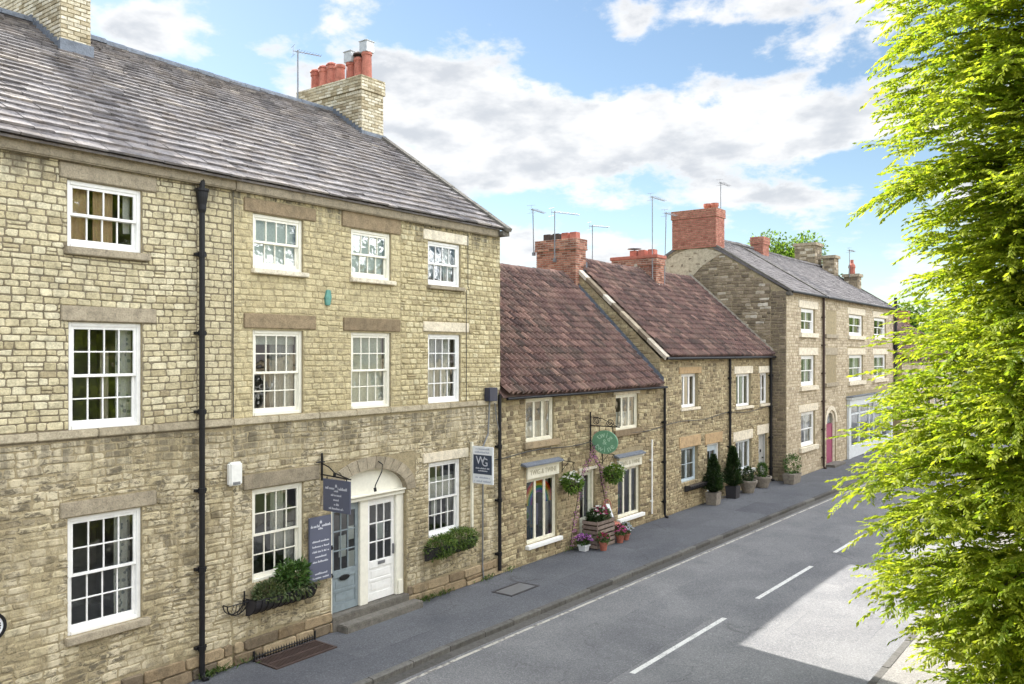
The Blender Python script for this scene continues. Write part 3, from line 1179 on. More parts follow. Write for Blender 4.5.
XS = [-25, -10, 0, 6, 12, 18, 24, 30, 36, 42, 48, 60, 80, 110, 160, 220]
def strip(name, fa, fb, z, m, thick=None):
    mb = MB()
    for a, b in zip(XS[:-1], XS[1:]):
        mb.quad((a, fa(a), z), (a, fb(a), z), (b, fb(b), z), (b, fa(b), z), (R(0, 1), 0.5, 0.5))
    o = mb.build(name, M[m])
    tag(o, kind='structure')
    return o


RZ = -0.10
strip('road', kerb_y, right_y, RZ, 'asphalt_road')
strip('pavement', lambda x: 0.3, lambda x: kerb_y(x) + 0.13, 0.0, 'asphalt_path')
strip('far_pavement', lambda x: right_y(x) - 0.13, lambda x: right_y(x) - 2.0, 0.0, 'asphalt_pale')
# kerbs: real stones with a step
def kerb(name, fy, sgn):
    mb = MB()
    x = -20.0
    while x < 90:
        ln = R(0.8, 1.1)
        a, b = x + 0.010, x + ln - 0.010
        ya, yb = fy(a), fy(b)
        dz = R(-0.004, 0.006)
        vs = []
        for xx, yy in ((a, ya), (b, yb)):
            vs += [(xx, yy, GZ - 0.05), (xx, yy, -0.012 + dz), (xx, yy + sgn * 0.018, 0.004 + dz), (xx, yy + sgn * 0.135, 0.006 + dz), (xx, yy + sgn * 0.135, GZ - 0.05)]
        fs = [(i, i + 1, i + 6, i + 5) for i in range(4)] + [(0, 1, 2, 3, 4), (9, 8, 7, 6, 5)]
        mb.add(vs, fs, (R(0, 1), R(0, 1), 0.5))
        x += ln
    o = mb.build(name, M['kerb_stone'])
    tag(o, kind='structure')


kerb('kerb', kerb_y, 1)
kerb('far_kerb', right_y, -1)
# painted lines
mb = MB()
def dash(x0, x1, yc0, yc1, w, z=RZ + 0.004):
    mb.quad((x0, yc0 - w / 2, z), (x1, yc1 - w / 2, z), (x1, yc1 + w / 2, z), (x0, yc0 + w / 2, z))
def cy_(x):
    return -5.76 - max(0, x - 13.3) * 0.023
for x0, x1 in ((1.6, 5.4), (7.5, 11.4), (13.25, 17.2), (19.0, 22.75), (24.7, 27.9), (30.4, 34.0), (36.2, 40.0), (42, 46), (48, 52)):
    dash(x0, x1, cy_(x0), cy_(x1), 0.11)
tag(mb.build('road_markings', M['road_paint']), kind='structure')
mb = MB()
for a, b in zip(XS[:-1], XS[1:]):
    if b <= 80:
        n = 6
        for k in range(n):
            p, q = a + (b - a) * k / n, a + (b - a) * (k + 1) / n
            mb.quad((p, kerb_y(p) - 0.40, RZ + 0.004), (q, kerb_y(q) - 0.40, RZ + 0.004), (q, kerb_y(q) - 0.325, RZ + 0.004), (p, kerb_y(p) - 0.325, RZ + 0.004))
tag(mb.build('road_edge_line', M['edge_paint']), kind='structure')
# gutter dirt strip along the kerb
strip('road_gutter', lambda x: kerb_y(x) - 0.002, lambda x: kerb_y(x) - 0.24, RZ + 0.0035, 'kerb_stone')

# ================================================================== THE TALL STONE TERRACE
# left townhouse (x -4 .. 9.03), right townhouse (x 9.03 .. 16.9)
ZE, YR, ZR, YB = 8.72, 5.4, 12.42, 10.8
WA = dict(top=(6.15, 7.34, 7.22, 8.24), mid=(6.17, 7.34, 4.43, 6.08), gnd=(6.155, 7.34, 1.30, 3.10))
houseA = empty('stone_townhouse', (2.5, 0, 0), 'tall cream stone townhouse at the left end, coarse mortared blocks and sash windows with curtains', 'house', 'tall stone townhouses')
winsA = []
for dx in (0.0, -3.6, -7.6):
    winsA += [(k, tuple([v[0] + dx, v[1] + dx, v[2], v[3]])) for k, v in WA.items()]
holesA = [w for _, w in winsA]
lintA = []
for k, (a, b, c, d) in winsA:
    lintA.append((a - 0.12, b + 0.24, d + 0.01, d + 0.25))
mb = MB()
plane_holes(mb, -6, 9.03, -0.2, 4.27, holesA, front(0), 1)
plane_holes(mb, -6, 9.03, 4.27, ZE, holesA, front(0), 0)
reveals(mb, holesA, 0, mi=1)
shell(mb, -6, 9.03, 0, YB, ZE, YR, ZR - 0.15, 0, right=False)
sills_A = [(a - 0.05, b + 0.1, c - 0.12, c) for k, (a, b, c, d) in winsA if k != 'mid']
excl = holesA + lintA + sills_A
stones(mb, -1.5, 8.33, 4.44, 8.56, excl, front(0), course=(0.085, 0.13), length=(0.13, 0.28), joint=0.006, depth=(0.007, 0.018), inset=0.014, jit=0.007, wob=0.02, mi=2, tone=lambda u, v: random.gauss(0.6, 0.24))
stones(mb, 8.33, 9.02, 4.44, 8.56, excl, front(0), course=(0.10, 0.13), length=(0.17, 0.30), joint=0.006, depth=(0.006, 0.014), inset=0.014, mi=2, tone=lambda u, v: random.gauss(0.52, 0.14))
stones(mb, -1.5, 9.02, 0.42, 4.26, excl, front(0), course=(0.09, 0.15), length=(0.15, 0.42), joint=0.004, depth=(0.002, 0.016), inset=0.026, jit=0.018, wob=0.03, mi=3, tone=lambda u, v: random.gauss(0.5, 0.28))
stones(mb, -1.5, 9.02, 0.0, 0.42, holesA, front(-0.03), course=(0.2, 0.22), length=(0.35, 0.8), joint=0.006, depth=(0.02, 0.04), inset=0.02, mi=4)
mb.build('wall', [M['mortar_brown'], M['mortar_buff'], M['stone_upper_left'], M['stone_lower'], M['stone_plinth']], houseA)
for i, (k, (a, b, c, d)) in enumerate(winsA):
    lin = (a - 0.12, b + 0.24, d + 0.012, d + 0.245, 'stone_lintel')
    sil = (a - 0.05, b + 0.1, c - 0.12, c - 0.002, 'stone_lintel', 0.1) if k != 'mid' else None
    cur = {'top': (('c', 0.0, 0.34, 0, 1, 'curtain_orange'), ('c', 0.42, 0.72, 0, 1, 'curtain_orange'), ('c', 0.88, 1.0, 0.3, 1, 'curtain_white')),
           'mid': (('c', 0.76, 1.0, 0, 1, 'curtain_pattern'), ('c', 0.52, 0.66, 0, 0.75, 'curtain_beige'), ('c', 0.0, 0.04, 0, 1, 'curtain_pattern')),
           'gnd': (('c', 0.74, 1.0, 0, 1, 'curtain_pattern'), ('c', 0.0, 0.05, 0, 1, 'curtain_pattern'))}[k]
    window(houseA, a, b, c, d, 0, 4, (1, 1) if k == 'top' else (2, 2), sill=sil, lintel=lin, curtains=cur)
# roof of the left house: its eave hangs a little lower and further out
rb = MB()
efA = (-0.24, ZE - 0.02)
roof_body(rb, -6, 9.10, efA, (YR, ZR), (YB + 0.2, ZE), 0)
slates(rb, -3.0, 9.10, efA, (YR, ZR), exp=(0.32, 0.16), wid=(0.26, 0.55), thick=0.036)
roofA = rb.build('roof', M['slate'], houseA)
ridge_tiles(roofA, -3, 7.94, YR, ZR + 0.03, M['lead'], 'ridge')
chA = brick_stack(houseA, 7.98, 8.58, 4.15, 7.3, 11.3, 14.4, 'brick_cream', 'mortar_buff', cap=True, bh=0.085, bl=0.26)
fl = MB()   # lead flashing round the stack
fl.box(7.945, 8.615, 4.085, 4.13, 11.42, 11.84)
for k in range(9):
    y0 = 4.12 + k * 0.15
    z0 = ZE + (y0 + 0.24) * (ZR - ZE) / (YR + 0.24)
    fl.box(7.935, 7.98, y0, y0 + 0.152, z0 - 0.02, z0 + 0.22)
fl.build('flashing', M['lead'], chA)
co = MB()
co.box(-6, 9.03, -0.13, 0.05, 8.50, 8.70, (0.2, 0.5, 0.5))
co.build('eave_course', M['stone_lintel'], houseA, bevel=0.02)
bc = MB()
for x0 in np.arange(-6, 9.0, 0.9):
    bc.box(x0 + 0.002, min(x0 + 0.898, 9.028), -0.06 + R(-.003, .003), 0.03, 4.305, 4.43, (R(0, 1), 0.5, 0.5))
bc.build('band_course', M['stone_band'], houseA, bevel=0.015)


def drainpipe(parent, x, y, z0, z1, r=0.045, hopper=False, m='black_iron', name='drainpipe', shoe=True):
    p = MB()
    pts = [(x, y, z1), (x, y, z0 + 0.12)]
    if shoe:
        pts += [(x, y - 0.03, z0 + 0.05), (x, y - 0.13, z0 + 0.01)]
    p.tube(pts, r, 10)
    z = z0 + 0.5
    while z < z1 - 0.2:
        p.tube([(x, y, z), (x, y, z + 0.09)], r * 1.35, 10)
        p.box(x - r * 2.1, x + r * 2.1, y + r * 0.4, y + 0.09, z + 0.02, z + 0.07)
        z += 1.35
    if hopper:
        p.lathe([(r, -0.42), (r * 1.4, -0.36), (r * 1.4, -0.28), (r * 1.9, -0.14), (r * 2.0, -0.06), (r * 2.3, -0.04), (r * 2.3, 0.0), (r * 1.9, 0.0), (r * 1.2, -0.1)], (x, y, z1), 14)
        p.tube([(x, y, z1 - 0.05), (x, y, z1 + 0.12), (x, y + 0.04, z1 + 0.2)], r, 10)
    return p.build(name, M[m], parent, smooth=False)


drainpipe(houseA, 8.36, -0.11, 0.0, 8.42, 0.05, hopper=True)

houseB = empty('stone_townhouse', (13, 0, 0), 'tall cream stone townhouse with a round-arched double doorway beside the pantiled shop', 'house', 'tall stone townhouses')
YB_E = (-0.16, ZE)
topB = [(9.47, 10.625), (11.86, 13.01), (14.19, 15.335)]
WB = []
for i, (a, b) in enumerate(topB):
    WB.append(('top%d' % i, (a, b, 7.155, 8.17)))
    WB.append(('mid%d' % i, (a, b, 4.44, 6.03)))
WB.append(('gnd0', (9.455, 10.63, 1.38, 3.10)))
WB.append(('gnd2', (14.21, 15.34, 1.36, 3.08)))
holesB = [w for _, w in WB]
DOOR = (11.33, 13.49, 0.29, 2.58)          # double doorway; tympanum above
AC, ARX, ARZ = 12.41, 1.08, 0.57           # arch centre x, half width, rise
ORX, ORZ = 1.36, 0.83
archrect = (AC - ORX, AC + ORX, 2.58, 2.58 + ORZ)
doorhole = (DOOR[0], DOOR[1], -0.3, 2.58)
lintB = {'top0': ('stone_lintel_brown', -0.20, 0.30, 0.012, 0.26), 'top1': ('stone_lintel_brown', -0.26, 0.28, 0.012, 0.40), 'top2': ('stone_lintel_cream', -0.17, 0.28, 0.012, 0.25),
         'mid0': ('stone_lintel_brown', -0.20, 0.30, 0.03, 0.30), 'mid1': ('stone_lintel_brown', -0.22, 0.27, 0.03, 0.30), 'mid2': ('stone_lintel_cream', -0.17, 0.29, 0.06, 0.29),
         'gnd0': ('stone_lintel', -0.20, 0.38, 0.012, 0.29), 'gnd2': ('stone_lintel_cream', -0.20, 0.27, 0.012, 0.24)}
lintrB, sillrB = [], []
for k, (a, b, c, d) in WB:
    l = lintB[k]
    lintrB.append((a + l[1], b + l[2], d, d + l[4]))
    if k.startswith('top'):
        sillrB.append((a - 0.04, b + 0.08, c - 0.1, c))
mb = MB()
hb = holesB + [doorhole, archrect]
plane_holes(mb, 9.03, 16.88, -0.2, 4.27, hb, front(0), 1)
plane_holes(mb, 9.03, 16.88, 4.27, ZE, hb, front(0), 0)
reveals(mb, holesB + [doorhole], 0, mi=1)
# spandrels beside the arch ring
NA = 18
for sgn in (-1, 1):
    pl = [(AC + sgn * ORX, 2.58), (AC + sgn * ORX, 2.58 + ORZ), (AC, 2.58 + ORZ)]
    pl += [(AC + sgn * ORX * sin(q), 2.58 + ORZ * cos(q)) for q in np.linspace(0, pi / 2, 10)]
    mb.add([(p[0], 0.004, p[1]) for p in pl[:2]] + [(p[0], 0.004, p[1]) for p in pl[3:]], [tuple(range(12)) if sgn < 0 else tuple(range(12))[::-1]], (0.3, 0.5, 0.5), 1)
shell(mb, 9.03, 16.88, 0, YB, ZE, YR, ZR - 0.15, 0, left=False)
exB = holesB + [doorhole, archrect] + lintrB + sillrB
stones(mb, 9.04, 13.3, 4.44, 8.56, exB, front(0), course=(0.095, 0.13), length=(0.14, 0.32), joint=0.005, depth=(0.004, 0.016), inset=0.020, jit=0.010, wob=0.016, mi=2, tone=lambda u, v: random.gauss(0.52, 0.13))
stones(mb, 13.3, 16.88, 4.44, 8.56, exB, front(0), course=(0.10, 0.135), length=(0.14, 0.28), joint=0.008, depth=(0.010, 0.026), inset=0.024, jit=0.009, mi=2, tone=lambda u, v: random.gauss(0.55, 0.24))
stones(mb, 9.04, 16.88, 0.42, 4.26, exB, front(0), course=(0.09, 0.145), length=(0.14, 0.40), joint=0.004, depth=(0.002, 0.016), inset=0.026, jit=0.018, wob=0.03, mi=3, tone=lambda u, v: random.gauss(0.48, 0.28))
stones(mb, 9.04, 16.88, 0.0, 0.42, [doorhole], front(-0.03), course=(0.2, 0.22), length=(0.35, 0.8), joint=0.006, depth=(0.02, 0.045), inset=0.02, mi=4)
stones(mb, 0.0, 5.0, 4.5, 8.6, [], side_right(16.88), inside=lambda a, b, c, d: True, mi=2)
mb.build('wall', [M['mortar_cream'], M['mortar_buff'], M['stone_upper_right'], M['stone_lower'], M['stone_plinth']], houseB)
curB = {'top0': (('blind', 0, 1, 0, 1, 'blind_white'),), 'top1': (('blind', 0, 1, 0, 1, 'blind_white'),),
        'top2': (('c', 0.0, 0.3, 0, 1, 'curtain_grey'), ('c', 0.72, 1, 0, 1, 'curtain_white')),
        'mid0': (('c', 0.48, 0.8, 0, 1, 'curtain_grey'), ('c', 0.82, 1, 0, 1, 'curtain_white'), ('blind', 0, 1, 0.86, 1, 'blind_white')),
        'mid1': (('blind', 0, 0.98, 0, 1, 'blind_white'),),
        'mid2': (('c', 0.0, 0.42, 0, 1, 'curtain_white'), ('c', 0.66, 1, 0, 1, 'curtain_white'), ('c', 0.42, 0.66, 0, 1, 'curtain_grey')),
        'gnd0': (('c', 0.5, 0.78, 0.25, 1, 'curtain_white'), ('c', 0.84, 1, 0, 0.55, 'curtain_white'), ('c', 0.0, 0.1, 0.0, 0.6, 'curtain_white')),
        'gnd2': (('blind', 0, 1, 0.5, 0.8, 'curtain_white'), ('c', 0.3, 0.5, 0.22, 0.45, 'curtain_white'), ('c', 0.8, 1, 0, 0.5, 'curtain_grey'))}
for k, (a, b, c, d) in WB:
    l = lintB[k]
    top = k.startswith('top')
    cream = 'white_paint' if k.endswith('2') else 'ivory_paint'
    window(houseB, a, b, c, d, 0, 4, (1, 1) if top else (2, 2), frame=cream,
           lintel=(a + l[1], b + l[2], d + l[3], d + l[4] - 0.004, l[0]),
           sill=(a - 0.04, b + 0.08, c - 0.09, c - 0.002, 'stone_lintel_cream' if k in ('top0', 'top1') else 'stone_lintel', 0.1) if top else None, curtains=curB[k])
rb = MB()
roof_body(rb, 9.10, 16.95, YB_E, (YR, ZR), (YB + 0.2, ZE), 0)
slates(rb, 9.10, 16.80, YB_E, (YR, ZR), exp=(0.32, 0.16), wid=(0.26, 0.55), thick=0.036)
roofB = rb.build('roof', M['slate'], houseB)
ridge_tiles(roofB, 8.60, 16.06, YR, ZR + 0.03, M['lead'], 'ridge')
cp = MB()     # stone water-tabling on the verge
L = sqrt((YR + .3) ** 2 + (ZR - ZE + 0.1) ** 2)
nseg = 9
for k in range(nseg):
    t0, t1 = k / nseg, (k + 1) / nseg - 0.004
    pa = (-0.30 + (YR + 0.3) * t0, ZE - 0.08 + (ZR - ZE + 0.12) * t0)
    pb = (-0.30 + (YR + 0.3) * t1, ZE - 0.08 + (ZR - ZE + 0.12) * t1)
    h = R(0.075, 0.09)
    vs = [(16.74, *pa), (16.95, *pa), (16.95, *pb), (16.74, *pb), (16.74, pa[0] - 0.04, pa[1] + h), (16.95, pa[0] - 0.04, pa[1] + h), (16.95, pb[0] - 0.04, pb[1] + h), (16.74, pb[0] - 0.04, pb[1] + h)]
    cp.add(vs, [(0, 3, 2, 1), (4, 5, 6, 7), (0, 1, 5, 4), (1, 2, 6, 5), (2, 3, 7, 6), (3, 0, 4, 7)], (R(0, 1), 0.5, 0.5))
cp.box(16.70, 16.96, -0.24, 0.06, 8.54, 8.655, (0.2, 0.5, 0.5))
cp.build('verge_coping', M['stone_step'], roofB)
chB = brick_stack(houseB, 16.02, 16.86, 4.15, 6.82, 11.3, 13.25, 'brick_cream', 'mortar_buff', bh=0.085, bl=0.25)
fl = MB()
fl.box(15.99, 16.90, 4.09, 4.14, 11.36, 11.72)
for k in range(10):
    y0 = 4.12 + k * 0.13
    z0 = ZE + (y0 + 0.16) * (ZR - ZE) / (YR + 0.16)
    fl.box(15.985, 16.02, y0, y0 + 0.132, z0 - 0.02, z0 + 0.22)
fl.build('flashing', M['lead'], chB)
potx = 16.44
potsB = [(6.55, 0.62, None), (6.20, 0.66, None), (5.85, 0.68, None), (5.48, 0.64, None), (5.02, 0.62, 'box'), (4.70, 0.68, None), (4.38, 0.78, 'box')]
for i, (py, hh, cw) in enumerate(potsB):
    p = chimney_pot(chB, potx, py, 13.25, hh, 0.145)
    if cw == 'box':
        q = MB()
        q.box(potx - 0.15, potx + 0.15, py - 0.15, py + 0.15, 13.25 + hh - 0.02, 13.25 + hh + 0.27)
        q.box(potx - 0.17, potx + 0.17, py - 0.17, py + 0.17, 13.25 + hh + 0.27, 13.25 + hh + 0.30)
        q.build('chimney_cowl', M['light_metal'], chB, bevel=0.01)
    elif i < 3:
        q = MB()
        q.lathe([(0.15, 0), (0.17, 0.02), (0.15, 0.07), (0.08, 0.11), (0.02, 0.12)], (potx, py, 13.25 + hh), 12, (0.2, 0.5, 0.5))
        q.build('pot_cap', M['terracotta'], chB)
    elif i == 5:
        q = MB()
        q.lathe([(0.07, 0), (0.07, 0.06), (0.17, 0.07), (0.17, 0.11), (0.1, 0.16), (0.01, 0.17)], (potx, py, 13.25 + hh), 12, (0.1, 0.5, 0.5))
        q.build('pot_cap', M['rust'], chB)
# mortar flaunching under the pots
fm = MB()
fm.box(16.08, 16.80, 4.2, 6.75, 13.245, 13.29)
fm.build('flaunching', M['mortar_pale'], chB, bevel=0.02)
co = MB()
co.box(9.03, 16.7, -0.11, 0.05, 8.50, 8.695, (0.1, 0.5, 0.5))
co.build('eave_course', M['stone_lintel'], houseB, bevel=0.02)
bc = MB()
for x0 in np.arange(9.03, 16.8, 0.98):
    bc.box(x0 + 0.002, min(x0 + 0.978, 16.90), -0.06 + R(-.003, .003), 0.03, 4.305, 4.425, (R(0, 1), 0.5, 0.5))
bc.build('band_course', M['stone_band'], houseB, bevel=0.015)
# arch ring
ar = MB()
NV = 15
for k in range(NV):
    q0, q1 = pi * k / NV + 0.006, pi * (k + 1) / NV - 0.006
    rr = R(-0.012, 0.008)
    pts = []
    for q in (q0, (q0 + q1) / 2, q1):
        pts.append((AC - ARX * cos(q), 2.58 + ARZ * sin(q)))
    for q in (q1, (q0 + q1) / 2, q0):
        pts.append((AC - ORX * cos(q), 2.58 + ORZ * sin(q)))
    ar.prism(pts, -0.03 + rr, 0.24, (R(0.1, 0.9), 0.5, 0.5))
ar.build('doorway_arch', M['stone_lintel'], houseB)
# doorcase: jambs, middle post, transom, tympanum
YD = 0.09
dc = MB()
dc.box(11.33, 11.44, YD, YD + 0.14, 0.29, 2.50)
dc.box(12.20, 12.43, YD + 0.005, YD + 0.14, 0.29, 2.50)
dc.box(13.26, 13.49, YD, YD + 0.14, 0.29, 2.50)
dc.box(13.30, 13.46, YD - 0.03, YD, 0.29, 0.6)
dc.box(11.33, 13.49, YD - 0.05, YD + 0.14, 2.50, 2.585)
dc.box(11.30, 13.51, YD - 0.085, YD + 0.1, 2.585, 2.62)
dcase = dc.build('doorcase', M['ivory_paint'], houseB, bevel=0.008)
ty = MB()
pts = [(AC - ARX * cos(q) * 0.999, 2.62 + (ARZ - 0.04) * sin(q)) for q in np.linspace(0, pi, 26)]
ty.prism(pts[::-1], YD + 0.03, YD + 0.10)
ty.build('tympanum', M['ivory_paint'], dcase)


def panelled_door(parent, x0, x1, z0, z1, y, m, glass_z=(1.15, 2.34), nc=3, nr=3, lower=True, name='door', handle_x=None, notices=()):
    d = MB()
    st = 0.085
    a, b = x0 + st, x1 - st
    d.box(x0, a, y, y + 0.045, z0, z1)
    d.box(b, x1, y, y + 0.045, z0, z1)
    d.box(a, b, y, y + 0.045, z0, z0 + 0.16)
    if glass_z:
        d.box(a, b, y, y + 0.045, glass_z[1], z1)
        d.box(a, b, y, y + 0.045, glass_z[0] - 0.16, glass_z[0])
        top = glass_z[0] - 0.16
    else:
        top = z1 - 0.12
        d.box(a, b, y, y + 0.045, top, z1)
    n = 2 if lower else 1
    zz = z0 + 0.16
    hgt = (top - zz)
    for k in range(n):
        p0, p1 = zz + hgt * k / n, zz + hgt * (k + 1) / n
        d.box(a, b, y + 0.014, y + 0.035, p0 + 0.002, p1 - 0.002)
        d.box(a + 0.05, b - 0.05, y + 0.004, y + 0.014, p0 + 0.06, p1 - 0.06)
        if k:
            d.box(a, b, y + 0.001, y + 0.044, p0 - 0.03, p0 + 0.03)
    if glass_z:
        for k in range(1, nc):
            xx = a + (b - a) * k / nc
            d.box(xx - 0.013, xx + 0.013, y + 0.004, y + 0.04, glass_z[0], glass_z[1])
        for k in range(1, nr):
            zq = glass_z[0] + (glass_z[1] - glass_z[0]) * k / nr
            d.box(a, b, y + 0.007, y + 0.037, zq - 0.013, zq + 0.013)
    do = d.build(name, M[m], parent, bevel=0.004)
    if glass_z:
        g = MB()
        for i in range(nc):
            for j in range(nr):
                pa, pb = a + (b - a) * i / nc, a + (b - a) * (i + 1) / nc
                pc, pd = [glass_z[0] + (glass_z[1] - glass_z[0]) * (j + e) / nr for e in (0, 1)]
                q = R(-0.002, 0.002)
                g.quad((pa, y + 0.022 + q, pc), (pb, y + 0.022 - q, pc), (pb, y + 0.022 - q, pd), (pa, y + 0.022 + q, pd))
        g.build('pane', M['glass'], do)
        r = MB()
        r.box(x0, x1, y + 0.9, y + 0.92, z0, z1)
        r.quad((x0, y + 0.06, z0), (x0, y + 0.9, z0), (x0, y + 0.9, z1), (x0, y + 0.06, z1))
        r.quad((x1, y + 0.06, z0), (x1, y + 0.9, z0), (x1, y + 0.9, z1), (x1, y + 0.06, z1))
        r.quad((x0, y + 0.06, z1), (x1, y + 0.06, z1), (x1, y + 0.9, z1), (x0, y + 0.9, z1))
        r.build('room_lining', M['interior'], do)
    for (nx, nz, nw, nh) in notices:
        q = MB()
        q.box(nx - nw / 2, nx + nw / 2, y + 0.024, y + 0.027, nz - nh / 2, nz + nh / 2)
        no = q.build('notice', M['sign_white'], do)
    return do


db = panelled_door(houseB, 11.445, 12.195, 0.30, 2.495, YD + 0.06, 'door_blue', notices=((11.78, 1.62, 0.20, 0.44), (12.02, 1.86, 0.15, 0.28), (12.02, 1.30, 0.20, 0.36)))
q = MB()
q.lathe([(0.001, 0), (0.1, 0.0), (0.11, 0.02), (0.09, 0.03)], (0, 0, 0), 12)
q.v = [(11.80 + v[0] * 1.3, YD + 0.06 - v[2], 0.98 + v[1] * 0.55) for v in q.v]
q.build('letterbox', M['black_iron'], db)
dw = panelled_door(houseB, 12.435, 13.255, 0.30, 2.495, YD + 0.06, 'white_paint', notices=((12.84, 1.76, 0.19, 0.36),))
q = MB()
q.box(12.76, 12.97, YD + 0.045, YD + 0.062, 1.045, 1.115)
q.box(13.195, 13.225, YD + 0.02, YD + 0.06, 1.2, 1.42)
q.build('letterbox', M['grey_metal'], dw, bevel=0.004)
hg = MB()
for z in (1.62, 1.05):
    hg.box(11.36, 11.43, YD - 0.02, YD, z, z + 0.09)
    hg.tube([(11.40, YD - 0.05, z + 0.045), (11.40, YD, z + 0.045)], 0.025, 8)
hg.build('lock_fitting', M['black_iron'], dcase)
st = MB()
st.box(11.30, 13.52, -0.07, YD + 0.4, -0.02, 0.285, (0.3, 0.5, 0.5))
st.box(11.42, 13.66, -0.36, -0.065, -0.02, 0.145, (0.7, 0.5, 0.5))
st.build('doorstep', M['stone_step'], houseB, bevel=0.02)
# bent lamp bracket on the tympanum
lb = MB()
lb.tube([(12.62, -0.0, 3.30), (12.60, -0.16, 3.24), (12.56, -0.18, 3.1), (12.53, -0.02, 2.80), (12.53, 0.0, 2.72)], 0.013, 6)
lb.tube([(12.53, 0.0, 2.74), (12.53, -0.02, 2.66)], 0.03, 8)
lb.build('door_bracket', M['black_iron'], houseB)
# verdigris stain plate and joint line
vb = MB()
vb.prism([(11.16, 6.55), (11.27, 6.55), (11.31, 6.72), (11.28, 6.86), (11.19, 6.86), (11.14, 6.7)], -0.05, 0.0)
vb.build('copper_tie_plate', M['verdigris'], houseB, bevel=0.01)
jc = MB()
jc.tube([(9.03, -0.03, 8.5), (9.04, -0.03, 7.2), (9.03, -0.03, 5.8), (9.035, -0.03, 4.45)], 0.010, 5)
jc.tube([(15.56, -0.045, 8.45), (15.56, -0.045, 7.2), (15.60, -0.05, 7.13), (15.50, -0.05, 7.10), (15.5, -0.045, 6.9), (15.5, -0.045, 4.45)], 0.009, 5)
jc.build('wall_cable', M['cable_black'], houseB)
# small roof at the foot: the joint pipe of B / C corner and meter box
mbx = MB()
mbx.box(16.20, 16.54, -0.20, -0.03, 4.40, 4.74)
bxo = mbx.build('junction_box', M['navy_plastic'], None, bevel=0.015)
tag(bxo, 'dark navy junction box on the corner of the tall stone house above the band', 'junction box')
pp = MB()
pp.tube([(16.36, -0.075, 4.40), (16.30, -0.075, 3.6), (16.12, -0.06, 3.3), (16.10, -0.06, 0.35), (16.10, -0.1, 0.0)], 0.022, 6)
pp.tube([(16.55, -0.09, 4.35), (16.60, -0.1, 4.0), (16.72, -0.1, 3.6), (16.72, -0.1, 3.0)], 0.014, 6)
pp.build('service_pipe', M['grey_metal'], houseB)
drainpipe(houseB, 16.74, -0.10, 0.0, 4.55, 0.045, shoe=False)

# ================================================================== THE SHOP (pantiled, two storeys)
XC0, XC1 = 16.90, 25.75
shop = empty('village_shop', (21.3, 0, 0), 'low stone shop with dark red pantile roof, two tall display windows and flower baskets', 'shop')
ZEC, YRC, ZRC = 4.48, 3.8, 8.40
WC = {'up1': (17.99, 19.32, 3.22, 4.39), 'up2': (22.75, 24.19, 3.18, 4.29), 'dis1': (18.03, 19.48, 0.50, 2.56), 'dis2': (22.88, 24.33, 0.42, 2.24)}
doorC = (20.66, 21.52, -0.3, 2.16)
holesC = list(WC.values()) + [doorC]
exC = holesC + [(17.85, 19.6, 3.02, 3.22), (22.6, 24.35, 2.98, 3.18), (17.75, 19.7, 2.3, 2.78), (22.6, 24.55, 2.1, 2.56), (17.9, 19.6, 0.38, 0.5), (22.75, 24.5, 0.30, 0.42), (17.85, 19.5, 4.39, 4.48), (22.6, 24.3, 4.29, 4.48)]
mb = MB()
plane_holes(mb, XC0, XC1, -0.2, ZEC, holesC, front(0), 0)
reveals(mb, holesC, 0, mi=0)
shell(mb, XC0, XC1, 0, 7.6, ZEC, YRC, ZRC - 0.1, 0)
stones(mb, XC0, XC1, 0.0, ZEC, exC, front(0), course=(0.075, 0.14), length=(0.12, 0.34), joint=0.007, depth=(0.006, 0.026), inset=0.020, jit=0.012, wob=0.03, mi=1, tone=lambda u, v: random.gauss(0.5, 0.3))
mb.build('wall', [M['mortar_buff'], M['stone_rubble']], shop)
window(shop, *WC['up1'], 0, 3, (1,), style='lights', frame='cream_paint', sill=(17.86, 19.58, 3.05, 3.218, 'stone_plinth', 0.08), lintel=(17.85, 19.5, 4.392, 4.475, 'stone_lintel_cream'),
       curtains=(('c', 0, 0.2, 0, 1, 'curtain_white'), ('blind', 0, 1, 0, 0.45, 'curtain_white'), ('c', 0.85, 1, 0, 1, 'curtain_white')))
window(shop, *WC['up2'], 0, 3, (1,), style='lights', frame='cream_paint', sill=(22.6, 24.36, 2.99, 3.178, 'stone_plinth', 0.08), lintel=(22.6, 24.3, 4.292, 4.475, 'stone_lintel_cream'),
       curtains=(('blind', 0, 1, 0, 0.5, 'curtain_white'), ('c', 0.0, 0.2, 0, 1, 'curtain_white')))


